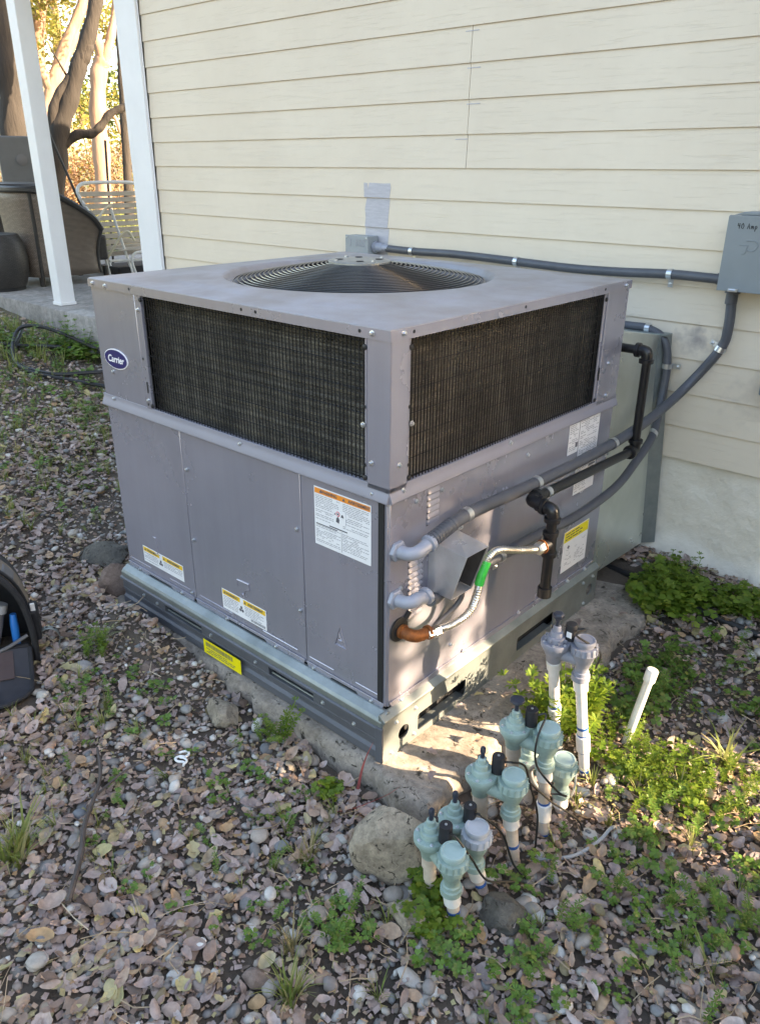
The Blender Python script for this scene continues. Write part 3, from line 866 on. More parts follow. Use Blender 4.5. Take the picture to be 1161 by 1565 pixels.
# upper left front panel, corner posts, coil frames
CF = (-0.952, -0.072)        # front coil opening in x
CS = (0.066, 0.976)          # side coil opening in y
fplate('front', rect(-UW, -0.985, ZM + 0.008, ZL + 0.002), [], 0.002, 0.012, 'upper_panel', M['paint'], unit, bevel=0.0025)
m = MB(); m.box(-0.983, -0.953, -0.003, 0.010, ZM + 0.03, ZL); m.build('coil_frame', M['paint'], unit, smooth=0, bevel=0.0015)
m = MB(); m.box(-0.9685, -0.9625, -0.0042, 0.0, 0.772, 0.806); m.build('frame_slot', M['dark'], unit, smooth=0)
m = MB(); m.box(-0.90 * 0 + CS[1] - 0.012 + 0.0, CS[1], 0, 0, 0, 0) if False else None
m = MB()
m.extrude([(-0.068, -0.003), (0.003, -0.003), (0.003, 0.062), (-0.010, 0.062), (-0.010, 0.010), (-0.068, 0.010)], (0, 0, ZM + 0.002), XA, YA, (0, 0, ZL - ZM))
m.build('corner_post', M['paint'], unit, smooth=0, bevel=0.004)
m = MB(); m.box(-0.010, 0.003, 0.989, UL, ZM + 0.010, ZL); m.box(-0.010, -0.001, 0.976, 0.988, ZM + 0.03, ZL); m.build('corner_post', M['paint'], unit, smooth=0, bevel=0.0025)
m = MB(); m.box(-0.0095, -0.0015, 0.063, 0.070, ZM + 0.03, ZL); m.box(-0.075, -0.069, -0.001, 0.0095, ZM + 0.03, ZL); m.build('coil_frame', M['paint'], unit, smooth=0, bevel=0.001)
m = MB(); m.box(0.0012, 0.0036, 0.982, 0.9865, 0.795, 0.835); m.build('frame_slot', M['dark'], unit, smooth=0)

# condenser coil: finely ridged face with the rows of tubes showing as bands
def coil(name, face, a, b, depth):
    f, eu, ev, n = FR[face]
    z0, z1 = ZM + 0.02, ZL
    rows = 104
    vs, fs = [], []
    cols = 44
    for j in range(rows + 1):
        z = z0 + (z1 - z0) * j / rows
        for i in range(cols + 1):
            u = a + (b - a) * i / cols
            ridge = 0.0022 if j % 2 else -0.0016
            band = 0.0035 * math.sin((z - z0) * 2 * math.pi / 0.0254)
            dent = 0.006 * mnoise.noise(Vector((u * 7, z * 9, 3 if face == 'front' else 8)))
            vs.append(f(u, z, -depth + ridge + band + dent))
    for j in range(rows):
        for i in range(cols):
            q = j * (cols + 1) + i
            fs.append((q, q + 1, q + cols + 2, q + cols + 1))
    mm = MB(); mm.add(vs, fs)
    o = mm.build(name, M['coil'], unit, smooth=0, recalc=False)
    o['kind'] = 'stuff'
    return o


coil('condenser_coil', 'front', -0.985, -0.03, 0.040)
coil('condenser_coil', 'side', 0.03, 1.0, 0.040)


def guard(face, a, b, n, depth, extra):
    f, eu, ev, nn = FR[face]
    mm = MB()
    z0, z1 = ZM + 0.024, ZL + 0.001
    for i in range(n):
        u = a + (b - a) * (i + 0.5) / n
        mm.tube([f(u, z0 + random.uniform(-.001, .001), -depth), f(u + random.uniform(-.0012, .0012), (z0 + z1) / 2, -depth + random.uniform(-.001, .001)), f(u, z1, -depth)], 0.00165, 5, caps=False)
    for k in range(7):
        z = z0 + 0.008 + (z1 - z0 - 0.022) * k / 6
        mm.tube([f(a - extra, z, -depth - 0.003), f(b + extra, z, -depth - 0.003)], 0.0016, 5, caps=False)
    o = mm.build('wire_guard', M['guard'], unit, smooth=60, recalc=False)
    o['kind'] = 'stuff'


guard('front', -0.950, -0.076, 68, 0.003, 0.012)
guard('side', 0.071, 0.974, 76, 0.003, 0.012)
# rubber end clips of the guards
for (fc, u, v) in (('front', -0.955, 1.048), ('front', -0.955, 0.733), ('front', -0.074, 1.040), ('front', -0.074, 0.733), ('side', 0.068, 1.040), ('side', 0.068, 0.733), ('side', 0.978, 1.042), ('side', 0.978, 0.733)):
    f = FR[fc][0]
    mm = MB(); mm.lathe([(0.001, -0.001), (0.0065, 0.0), (0.0065, 0.003), (0.003, 0.005)], f(u, v, 0.0005), FR[fc][3], 10); mm.build('guard_clip', M['blackrubber'], unit)

# ---- top cover with raised pad, rolled fan opening, drip lip
FC = (-0.655, 0.60)


def top_cover():
    me_n = 96
    vs, fs = [], []
    ox0, ox1, oy0, oy1 = -UW - 0.005, 0.005, -0.005, UL + 0.005
    cx, cy = FC
    def outer(a, grow=0.0):
        dx, dy = math.cos(a), math.sin(a)
        tx = ((ox1 + grow - cx) / dx) if dx > 1e-9 else ((ox0 - grow - cx) / dx) if dx < -1e-9 else 1e9
        ty = ((oy1 + grow - cy) / dy) if dy > 1e-9 else ((oy0 - grow - cy) / dy) if dy < -1e-9 else 1e9
        t = min(tx, ty)
        return cx + dx * t, cy + dy * t
    angs = [2 * math.pi * k / me_n for k in range(me_n)]
    for x, y in ((ox0, oy0), (ox1, oy0), (ox1, oy1), (ox0, oy1)):
        angs.append(math.atan2(y - cy, x - cx) % (2 * math.pi))
    angs = sorted(set(round(a, 6) for a in angs))
    n = len(angs)
    def squircle(a, h):
        p = 5.0
        return h / (abs(math.cos(a)) ** p + abs(math.sin(a)) ** p) ** (1 / p)
    rings = []
    zt = ZT
    rings.append(lambda a: (*outer(a), ZL))                    # lip bottom
    rings.append(lambda a: (*outer(a), zt - 0.004))
    rings.append(lambda a: (*outer(a, -0.0015), zt - 0.001))
    rings.append(lambda a: (*outer(a, -0.004), zt))
    def mid(h, z):
        def fn(a):
            r = squircle(a, h)
            ox, oy = outer(a, -0.02)
            rm = math.hypot(ox - cx, oy - cy)
            r = min(r, rm)
            return cx + r * math.cos(a), cy + r * math.sin(a), z
        return fn
    rings.append(mid(0.520, zt + 0.0005)); rings.append(mid(0.508, zt + 0.002)); rings.append(mid(0.492, zt + 0.006)); rings.append(mid(0.472, zt + 0.0075))
    def circ(r, z): return lambda a: (cx + r * math.cos(a), cy + r * math.sin(a), z)
    for r, z in ((0.440, zt + 0.008), (0.428, zt + 0.0085), (0.421, zt + 0.007), (0.415, zt + 0.001), (0.411, zt - 0.010), (0.405, zt - 0.016), (0.394, zt - 0.018), (0.386, zt - 0.024), (0.383, zt - 0.04), (0.383, zt - 0.12)):
        rings.append(circ(r, z))
    for fn in rings:
        for a in angs:
            vs.append(fn(a))
    for i in range(len(rings) - 1):
        for k in range(n):
            k2 = (k + 1) % n
            fs.append((i * n + k, i * n + k2, (i + 1) * n + k2, (i + 1) * n + k))
    mm = MB(); mm.add(vs, fs)
    return mm.build('top_cover', M['top'], unit, smooth=38)


top = top_cover()
# darker painted lip strips: the folded edge of the cover
m = MB(); m.box(-UW - 0.0062, 0.0062, -0.0062, -0.0052, ZL - 0.003, ZT - 0.003); m.box(0.0052, 0.0062, -0.0052, UL + 0.0062, ZL - 0.003, ZT - 0.003); m.build('drip_lip', M['paint'], top, smooth=0)
# fan grille
def grille():
    mm = MB()
    cx, cy = FC
    def zr(r): return ZT + 0.044 - 0.052 * (max(r - 0.06, 0) / 0.33) ** 1.25
    nr = 22
    for k in range(nr):
        r = 0.105 + (0.392 - 0.105) * k / (nr - 1)
        mm.tube([(cx + r * math.cos(a), cy + r * math.sin(a), zr(r)) for a in np.linspace(0, 2 * math.pi, 73)[:-1]], 0.0026, 6, closed=True)
    for k in range(6):
        a = math.radians(-58 + 60 * k)
        mm.tube([(cx + r * math.cos(a), cy + r * math.sin(a), zr(r) - 0.0045) for r in np.linspace(0.09, 0.394, 10)], 0.0034, 6)
    o = mm.build('fan_grille', M['grille'], unit, smooth=60, recalc=False)
    o['kind'] = 'stuff'
    return o


grille()
hubo = MB(); hubo.lathe([(0.094, -0.006), (0.098, -0.003), (0.098, 0.002), (0.092, 0.005), (0.03, 0.006)], (FC[0], FC[1], ZT + 0.044), (0, 0, 1), 36)
hub = hubo.build('motor_plate', M['hub'], unit)
for k in range(4):
    a = math.radians(45 + 90 * k)
    mm = MB(); c = (FC[0] + 0.062 * math.cos(a), FC[1] + 0.062 * math.sin(a), ZT + 0.0502)
    mm.lathe([(0.012, 0), (0.012, 0.001), (0.002, 0.0012)], c, (0, 0, 1), 14); mm.build('plate_hole', M['dark'], hub)
    mm = MB(); c = (FC[0] + 0.083 * math.cos(a + .5), FC[1] + 0.083 * math.sin(a + .5), ZT + 0.0495)
    mm.lathe([(0.006, 0), (0.006, 0.004), (0.001, 0.005)], c, (0, 0, 1), 6); mm.build('nut', M['steel'], hub)
fan = MB()
for k in range(4):
    a0 = math.pi / 2 * k
    vs = []
    for j in range(8):
        r = 0.06 + 0.285 * j / 7
        for t, dz in ((-0.38, -0.035), (0.0, 0.0), (0.38, 0.035)):
            a = a0 + t * (1.1 - 0.35 * j / 7)
            vs.append((FC[0] + r * math.cos(a), FC[1] + r * math.sin(a), ZT - 0.10 + dz))
    fan.add(vs, [(j * 3 + i, j * 3 + i + 1, j * 3 + i + 4, j * 3 + i + 3) for j in range(7) for i in range(2)])
fan.lathe([(0.06, -0.05), (0.07, -0.03), (0.07, 0.03), (0.05, 0.05)], (FC[0], FC[1], ZT - 0.10))
fan.build('fan_blades', M['blade'], unit, smooth=50)
m = MB(); m.lathe([(0.075, -0.12), (0.08, -0.10), (0.08, 0.02), (0.06, 0.035)], (FC[0], FC[1], ZT - 0.03)); m.build('fan_motor', M['dark'], unit)
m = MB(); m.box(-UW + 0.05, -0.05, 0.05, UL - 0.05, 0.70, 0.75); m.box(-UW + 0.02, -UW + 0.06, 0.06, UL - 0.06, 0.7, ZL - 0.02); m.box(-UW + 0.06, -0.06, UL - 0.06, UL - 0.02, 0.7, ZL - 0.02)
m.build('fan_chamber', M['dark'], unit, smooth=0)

# ---- base rails
m = MB()
prof_u = [(0.0, 0.062), (0.034, 0.062), (0.040, 0.058), (0.040, 0.050), (0.032, 0.0465), (0.0, 0.0465)]
m.extrude(prof_u, (-UW - 0.012, 0, 0), (0, -1, 0), ZA, (UW + 0.012 - 0.004, 0, 0))
base = m.build('front_rail', M['rail'], unit, smooth=0, bevel=0.0015)
m = MB(); m.extrude([(0.0, 0.0145), (0.031, 0.0145), (0.031, 0.006), (0.026, 0.001), (0.026, -0.014), (0.034, -0.022), (0.034, -0.046), (0.030, -0.05), (0.0, -0.05)], (-UW - 0.012, 0, 0), (0, -1, 0), ZA, (UW + 0.012 - 0.004, 0, 0))
m.build('lower_rail', M['rail'], base, smooth=0, bevel=0.0015)
for a, b in ((-UW - 0.012, -0.975), (-0.772, -0.440), (-0.250, -0.004)):
    m = MB(); m.box(a, b, -0.0305, -0.002, 0.0147, 0.0463); m.build('rail_web', M['rail'], base, smooth=0, bevel=0.001)
for a, b in ((-0.975, -0.772), (-0.440, -0.250)):
    m = MB(); m.box(a + 0.001, b - 0.001, -0.004, 0.03, 0.0147, 0.0463); m.build('slot_back', M['dark'], base, smooth=0)
    m = MB(); m.tube([(a + 0.004, -0.020, 0.0185), (b - 0.004, -0.020, 0.0185)], 0.0028, 8); m.build('slot_edge', M['galv'], base)
m = MB(); m.extrude([(0.0, 0.099), (0.010, 0.101), (0.030, 0.088), (0.036, 0.080), (0.036, 0.0625), (0.0, 0.0625)], (-UW - 0.004, 0, 0), (0, -1, 0), ZA, (UW + 0.004 + 0.012, 0, 0))
m.build('galvanized_sill', M['galv'], unit, smooth=0, bevel=0.002)
# side rail, galvanized, two fork slots and two round holes
def rslot(a, b, c, d, r=0.008):
    out = []
    for (cx, cy, a0) in ((b - r, d - r, 0), (a + r, d - r, 90), (a + r, c + r, 180), (b - r, c + r, 270)):
        for k in range(5):
            an = math.radians(a0 + 22.5 * k)
            out.append((cx + r * math.cos(an), cy + r * math.sin(an)))
    return out


fplate('side', rect(-0.034, UL + 0.012, -0.05, 0.078), [rslot(0.112, 0.335, -0.030, 0.026), rslot(0.610, 0.835, -0.018, 0.032), circle(0.052, 0.004, 0.022, 20), circle(1.085, 0.012, 0.022, 20)], 0.016, 0.004, 'side_rail', M['galv'], unit, smooth=0)
m = MB(); m.extrude([(0.0, 0.101), (0.004, 0.101), (0.022, 0.086), (0.022, 0.0785), (0.0, 0.0785)], (0, -0.034, 0), XA, ZA, (0, UL + 0.046, 0)); m.build('galvanized_sill', M['galv'], unit, smooth=0, bevel=0.0015)
m = MB(); m.box(-0.05, -0.02, 0.02, UL, -0.049, 0.07); m.build('slot_back', M['dark'], unit, smooth=0)
m = MB(); m.box(-0.018, 0.0118, 0.112, 0.335, -0.044, -0.036); m.build('slot_edge', M['galv'], unit, smooth=0)
m = MB(); m.box(-0.018, 0.0118, 0.61, 0.835, -0.040, -0.028); m.build('slot_edge', M['galv'], unit, smooth=0)
m = MB(); m.box(-0.004, 0.020, -0.042, -0.0345, -0.046, 0.066); m.build('rail_corner', M['rail'], unit, smooth=0, bevel=0.002)

# ---- screws: one hex washer-head screw mesh, repeated
def hex_screw():
    mm = MB(); mm.lathe([(0.0072, 0.0), (0.0072, 0.0014), (0.0048, 0.0018), (0.0046, 0.0055), (0.0030, 0.0064)], (0, 0, 0), (0, 0, 1), 6)
    me = mm.mesh('screw', (0, 0, 0)); me.materials.append(M['steel'])
    return me


SCREW = hex_screw()
hole_mb = MB(); hole_mb.lathe([(0.0042, 0.0), (0.0042, 0.0006), (0.0005, 0.0007)], n=10); HOLE = hole_mb.mesh('screw_hole', (0, 0, 0)); HOLE.materials.append(M['dark'])
ROT = {'front': (math.pi / 2, 0, 0), 'side': (0, math.pi / 2, 0), 'wall': (math.pi / 2, 0, 0)}


def put(me, name, parent, face, u, v, w):
    o = bpy.data.objects.new(name, me)
    link(o, parent, FR[face][0](u, v, w))
    o.rotation_euler = ROT[face]
    return o


for u, v, w in [(-1.20, 1.073, .0065), (-1.13, 1.071, .0065), (-0.047, 1.074, .0065), (-1.155, 0.806, .002), (-1.17, 0.716, .0035), (-0.535, 0.710, .0035), (-0.047, 0.700, .0035), (-0.968, 1.018, .003), (-0.968, 0.748, .003), (-0.078, 0.862, .003), (-0.052, 0.775, .003),
                (-0.805, 0.565, .001), (-0.805, 0.330, .001), (-0.322, 0.520, .001), (-0.322, 0.270, .001), (-0.845, 0.125, .001), (-0.66, ZB + .002, .005), (-0.43, ZB + .002, .005), (-0.27, ZB + .002, .005), (-0.05, ZB + .002, .005), (-0.90, ZB + .002, .005), (-1.15, ZB + .002, .005),
                (-1.10, 0.03, .0305), (-0.72, 0.03, .0305), (-0.50, 0.03, .0305), (-0.21, 0.03, .0305), (-0.09, 0.022, .0305), (-1.02, 0.028, .0305)]:
    put(SCREW, 'screw', unit, 'front', u, v, w)
for u, v, w in [(0.035, 1.076, .0065), (1.09, 1.073, .0065), (0.03, 0.775, .003), (0.073, 0.865, .002), (0.045, 0.708, .0035), (0.50, 0.712, .0035), (1.04, 0.84, .003), (1.05, 0.735, .003), (0.10, 0.662, .001), (0.20, 0.662, .001), (0.60, 0.650, .001),
                (0.045, 0.445, .001), (0.33, 0.12, .004), (0.62, 0.12, .004), (0.05, 0.105, .005), (0.93, 0.105, .005), (1.05, 0.105, .005), (0.02, 0.055, .016), (0.10, 0.055, .016), (0.095, -0.03, .016), (0.0, -0.035, .016), (1.03, 0.06, .016), (1.10, 0.06, .016), (1.05, -0.03, .016), (0.27, 0.17, .001)]:
    put(SCREW, 'screw', unit, 'side', u, v, w)
for u, v in [(-1.0, 1.0745), (-0.49, 1.0745), (-0.435, 1.0745), (-0.085, 1.0745)]:
    put(HOLE, 'screw_hole', unit, 'front', u, v, .0063)
for u, v in [(0.07, 1.0745), (0.52, 1.0745), (0.955, 1.0745)]:
    put(HOLE, 'screw_hole', unit, 'side', u, v, .0063)
for u, v in [(-0.073, 0.905), (-0.073, 0.765), (-0.972, 0.735), (-0.972, 0.875)]:
    put(HOLE, 'screw_hole', unit, 'front', u, v, .0033)
for u, v in [(0.066, 0.905), (0.066, 0.765)]:
    put(HOLE, 'screw_hole', unit, 'side', u, v, .0005)

# ---- louvres on the side panel
lm = MB()
prof = [(0.0, -0.0066), (0.0042, -0.0062), (0.0046, -0.0050), (0.0030, 0.000), (0.0, 0.006)]
vs = []
L_ = 0.066
for t, s in ((-0.5, 0.0), (-0.42, 0.75), (-0.3, 1.0), (0.3, 1.0), (0.42, 0.75), (0.5, 0.0)):
    for w, z in prof:
        vs.append((w * s, t * L_, z * (0.55 + 0.45 * s)))
fs = [(i * 5 + k, i * 5 + k + 1, (i + 1) * 5 + k + 1, (i + 1) * 5 + k) for i in range(5) for k in range(4)]
lm.add(vs, fs)
LOUV = lm.mesh('louvre', (0, 0, 0)); LOUV.materials.append(M['paint']); LOUV.update()
lg = MB(); lg.box(-0.0005, 0.0006, -0.030, 0.030, -0.0088, -0.0058); LGAP = lg.mesh('louvre_slot', (0, 0, 0)); LGAP.materials.append(M['dark'])


def louvre(u, v, sc=1.0):
    o = bpy.data.objects.new('louvre', LOUV); link(o, unit, side(u, v, 0.0003)); o.scale = (1, sc, 1)
    g = bpy.data.objects.new('louvre_slot', LGAP); COL.objects.link(g); g.parent = o


for k in range(6): louvre(0.166, 0.672 - 0.0165 * k, 0.80)
for k in range(11): louvre(0.104, 0.512 - 0.0165 * k)

# ---- badge, labels
def text_mesh(body, size, name, mat, parent, origin, eu, ev, n, w=0.0, shear=0.0, bold=0.0, sx=1.0, align='CENTER', extr=0.0002):
    cu = bpy.data.curves.new(name, 'FONT'); cu.body = body; cu.size = size; cu.shear = shear; cu.offset = bold; cu.align_x = align; cu.align_y = 'CENTER'; cu.extrude = extr
    o = bpy.data.objects.new(name, cu); COL.objects.link(o)
    dg = bpy.context.evaluated_depsgraph_get()
    me = bpy.data.meshes.new_from_object(o.evaluated_get(dg))
    bpy.data.objects.remove(o); bpy.data.curves.remove(cu)
    me.name = name
    me.materials.clear(); me.materials.append(mat)
    eu, ev, n = Vector(eu), Vector(ev), Vector(n)
    R = Matrix((eu * sx, ev, n)).transposed()
    me.transform(R.to_4x4())
    ob = bpy.data.objects.new(name, me)
    return link(ob, parent, Vector(origin) + n * w)


BC = (-1.127, 0.850)
fnt = FR['front']
m = MB(); m.extrude(circle(BC[0], BC[1], 0.066, 40, 0.0315), front(0, 0, 0.001), XA, ZA, Vector((0, -0.0035, 0))); badge = m.build('badge', M['white'], unit, smooth=30)
badge['label'] = 'oval navy maker badge with white lettering'
m = MB(); m.extrude(circle(BC[0], BC[1], 0.0625, 40, 0.0285), front(0, 0, 0.0045), XA, ZA, Vector((0, -0.0012, 0))); m.build('badge_face', M['navy'], badge, smooth=30)
text_mesh('Carrier', 0.030, 'lettering', M['white'], badge, front(BC[0], BC[1] - 0.001, 0.0058), XA, ZA, fnt[3], shear=0.25, bold=0.0006, sx=1.0, extr=0.0004)


def words(mm, f, u0, u1, v0, v1, lh, w, fill=0.8, ink=0.42, n=None):
    """rows of word-sized marks: the small print of a sticker"""
    v = v1 - lh * 0.5
    while v > v0 + lh * 0.3:
        u = u0
        end = u1 - (random.random() ** 3) * (u1 - u0) * 0.4
        while u < end:
            ww = random.uniform(1.2, 4.2) * lh * 0.9
            ww = min(ww, end - u)
            if ww > lh * 0.4 and random.random() < fill + 0.15:
                a = [f(u, v - lh * ink / 2, w), f(u + ww, v - lh * ink / 2, w), f(u + ww, v + lh * ink / 2, w), f(u, v + lh * ink / 2, w)]
                mm.add(a, [(0, 1, 2, 3)])
            u += ww + lh * 0.45
        v -= lh * (1.0 if random.random() < 0.86 else 1.7)


def strip(face, u0, u1, v0, v1, w, name, mat, parent, t=0.0004):
    f, eu, ev, n = FR[face]
    mm = MB(); mm.extrude(rect(u0, u1, v0, v1), f(0, 0, w), eu, ev, n * t)
    return mm.build(name, mat, parent, smooth=0)


def tri_mark(face, u, v, s, w, parent, mat):
    f, eu, ev, n = FR[face]
    mm = MB(); mm.extrude([(u - s, v - s * 0.8), (u + s, v - s * 0.8), (u, v + s)], f(0, 0, w), eu, ev, n * 0.0003)
    mm.build('warning_triangle', mat, parent, smooth=0)


# big warning label, front
l = strip('front', -0.2515, -0.0555, 0.5035, 0.6655, 0.0005, 'warning_label', M['label'], unit); l['label'] = 'white warning label with orange header'
strip('front', -0.2490, -0.0580, 0.6480, 0.6620, 0.0010, 'header_band', M['orange'], l)
text_mesh('WARNING', 0.0115, 'lettering', M['ink'], l, front(-0.197, 0.655, 0.0018), XA, ZA, fnt[3], bold=0.0002)
text_mesh('AVERTISSEMENT', 0.0115, 'lettering', M['ink'], l, front(-0.094, 0.655, 0.0018), XA, ZA, fnt[3], bold=0.0002, sx=0.86)
tri_mark('front', -0.227, 0.655, 0.0045, 0.0015, l, M['ink']); tri_mark('front', -0.146, 0.655, 0.0045, 0.0015, l, M['ink'])
m = MB()
words(m, front, -0.247, -0.160, 0.575, 0.645, 0.0046, 0.0011); words(m, front, -0.150, -0.060, 0.570, 0.645, 0.0046, 0.0011)
words(m, front, -0.247, -0.158, 0.512, 0.562, 0.0044, 0.0011, 0.75); words(m, front, -0.152, -0.062, 0.512, 0.562, 0.0044, 0.0011, 0.75)
m.build('small_print', M['inkpale'], l, smooth=0, recalc=False)
strip('front', -0.182, -0.140, 0.585, 0.622, 0.0013, 'picture_panel', M['label'], l)
m = MB(); m.extrude(circle(-0.1665, 0.611, 0.0068, 20), front(0, 0, 0.0018), XA, ZA, Vector((0, -0.0002, 0))); m.build('prohibition_mark', M['redink'], l, smooth=0)
m = MB(); m.extrude(circle(-0.1665, 0.611, 0.0048, 20), front(0, 0, 0.0021), XA, ZA, Vector((0, -0.0002, 0))); m.build('prohibition_mark', M['label'], l, smooth=0)
m = MB(); m.extrude([(-0.170, 0.610), (-0.163, 0.608), (-0.1635, 0.613), (-0.169, 0.6135)], front(0, 0, 0.0024), XA, ZA, Vector((0, -0.0002, 0))); m.extrude([(-0.156, 0.605), (-0.146, 0.605), (-0.149, 0.613), (-0.154, 0.612)], front(0, 0, 0.0018), XA, ZA, Vector((0, -0.0002, 0)))
m.extrude([(-0.1735, 0.588), (-0.163, 0.586), (-0.161, 0.596), (-0.166, 0.604), (-0.172, 0.598)], front(0, 0, 0.0018), XA, ZA, Vector((0, -0.0002, 0))); m.extrude([(-0.180, 0.6065), (-0.175, 0.6065), (-0.1765, 0.6125)], front(0, 0, 0.0018), XA, ZA, Vector((0, -0.0002, 0))); m.build('pictogram', M['ink'], l, smooth=0)
strip('front', -0.198, -0.135, 0.5675, 0.5705, 0.0012, 'bold_line', M['ink'], l); strip('front', -0.246, -0.170, 0.5625, 0.5650, 0.0012, 'bold_line', M['ink'], l); strip('front', -0.1553, -0.1548, 0.508, 0.565, 0.0012, 'divider', M['ink'], l)
# small warning labels, front
for (a, b, c, d) in ((-1.119, -0.886, 0.148, 0.208), (-0.682, -0.474, 0.136, 0.206)):
    l = strip('front', a, b, c, d, 0.0005, 'warning_label', M['label'], unit); l['label'] = 'white warning label with yellow headers'
    w = b - a
    strip('front', a + 0.003, a + w * 0.42, d - 0.019, d - 0.003, 0.0010, 'header_band', M['amber'], l); strip('front', a + w * 0.50, b - 0.003, d - 0.019, d - 0.003, 0.0010, 'header_band', M['amber'], l)
    text_mesh('WARNING', 0.012, 'lettering', M['ink'], l, front(a + w * 0.235, d - 0.011, 0.0018), XA, ZA, fnt[3], bold=0.0002)
    text_mesh('AVERTISSEMENT', 0.012, 'lettering', M['ink'], l, front(a + w * 0.77, d - 0.011, 0.0018), XA, ZA, fnt[3], bold=0.0002, sx=0.8)
    tri_mark('front', a + w * 0.065, d - 0.011, 0.005, 0.0015, l, M['ink']); tri_mark('front', a + w * 0.54, d - 0.011, 0.005, 0.0015, l, M['ink'])
    m = MB(); words(m, front, a + 0.006, a + w * 0.38, c + 0.006, d - 0.022, 0.0056, 0.0011); words(m, front, a + w * 0.52, b - 0.006, c + 0.012, d - 0.022, 0.0056, 0.0011); m.build('small_print', M['inkpale'], l, smooth=0, recalc=False)
    m = MB(); cx, cz = a + w * 0.445, (c + d) / 2 - 0.006
    for k in range(3):
        an = math.radians(90 + 120 * k)
        m.extrude(circle(cx + 0.0065 * math.cos(an), cz + 0.0065 * math.sin(an), 0.0052, 10), front(0, 0, 0.0010), XA, ZA, Vector((0, -0.0003 - 0.0001 * k, 0)))
    m.build('pictogram', M['ink'], l, smooth=0)
    if a > -0.8:
        m = MB()
        u = b - 0.072
        while u < b - 0.008:
            ww = random.choice((0.0012, 0.002, 0.0028)); m.add([front(u, c + 0.004, 0.0011), front(u + ww, c + 0.004, 0.0011), front(u + ww, c + 0.013, 0.0011), front(u, c + 0.013, 0.0011)], [(0, 1, 2, 3)]); u += ww + 0.0016
        m.build('bar_code', M['ink'], l, smooth=0, recalc=False)
# yellow sticker hanging over the front rail
f = front
l = MB(); l.extrude(rect(-0.748, -0.560, -0.040, 0.012), front(0, 0, 0.042), XA, ZA, Vector((0, -0.0006, 0))); l = l.build('rail_sticker', M['yellow'], unit, smooth=0); l['label'] = 'bright yellow printed sticker on the dark rail'
m = MB()
u = -0.735
while u < -0.60:
    ww = random.choice((0.0015, 0.0025, 0.0035)); m.add([front(u, -0.010, 0.0431), front(u + ww, -0.010, 0.0431), front(u + ww, 0.006, 0.0431), front(u, 0.006, 0.0431)], [(0, 1, 2, 3)]); u += ww + 0.0022
words(m, front, -0.735, -0.585, -0.036, -0.014, 0.0065, 0.0431, 0.7)
m.build('small_print', M['ink'], l, smooth=0, recalc=False)

# side labels
def paper(a, b, c, d, rows, name='data_label', mat='label', lab=None):
    l = strip('side', a, b, c, d, 0.0005, name, M[mat], unit)
    if lab: l['label'] = lab
    return l


l = paper(0.838, 0.902, 0.582, 0.694, 0, lab='narrow white paper label'); m = MB(); words(m, side, 0.843, 0.897, 0.592, 0.690, 0.006, 0.0011, 0.6); m.build('small_print', M['inkpale'], l, smooth=0, recalc=False)
strip('side', 0.884, 0.898, 0.600, 0.616, 0.0012, 'code_block', M['ink'], l)
l = paper(0.906, 1.034, 0.540, 0.684, 0, lab='tall white data label with printed rows'); m = MB(); words(m, side, 0.912, 1.028, 0.548, 0.680, 0.0058, 0.0011, 0.55); m.build('small_print', M['inkpale'], l, smooth=0, recalc=False)
l = paper(0.905, 1.040, 0.428, 0.523, 0, lab='white rating label with black blocks'); m = MB(); words(m, side, 0.911, 0.985, 0.434, 0.518, 0.0062, 0.0011, 0.6); m.build('small_print', M['inkpale'], l, smooth=0, recalc=False)
m = MB()
for a, b, c, d in ((0.99, 1.035, 0.508, 0.516), (0.99, 1.025, 0.497, 0.504), (0.995, 1.036, 0.466, 0.488)): m.extrude(rect(a, b, c, d), side(0, 0, 0.0011), YA, ZA, Vector((0.0003, 0, 0)))
m.build('code_block', M['ink'], l, smooth=0)
l = paper(0.880, 1.048, 0.150, 0.302, 0, lab='white label with yellow header and line drawings')
strip('side', 0.883, 1.045, 0.262, 0.299, 0.0010, 'header_band', M['yellow'], l)
m = MB(); words(m, side, 0.892, 1.035, 0.266, 0.296, 0.010, 0.0016, 0.85); m.build('small_print', M['ink'], l, smooth=0, recalc=False)
m = MB(); words(m, side, 0.900, 0.945, 0.165, 0.200, 0.0055, 0.0012, 0.4); words(m, side, 0.965, 1.035, 0.168, 0.212, 0.0055, 0.0012, 0.4)
for uu, vv, s in ((0.915, 0.232, 0.012), (0.918, 0.214, 0.014), (1.02, 0.245, 0.013), (0.968, 0.228, 0.008)):
    m.extrude([(uu - s, vv), (uu, vv - s * .5), (uu + s, vv), (uu + s, vv - .0015), (uu, vv - s * .5 - .0015), (uu - s, vv - .0015)], side(0, 0, 0.0011), YA, ZA, Vector((0.0002, 0, 0)))
m.build('small_print', M['inkpale'], l, smooth=0, recalc=False)
m = MB(); m.extrude([(0.916, 0.232), (0.926, 0.238), (0.916, 0.246), (0.907, 0.238)], side(0, 0, 0.0015), YA, ZA, Vector((0.0003, 0, 0))); m.build('pictogram', M['ink'], l, smooth=0)
l = MB(); l.extrude([(0.262, 0.548), (0.298, 0.548), (0.296, 0.575), (0.290, 0.578), (0.274, 0.560)], side(0, 0, 0.0006), YA, ZA, Vector((0.0004, 0, 0))); l.build('tag_sticker', M['yellow'], unit, smooth=0)

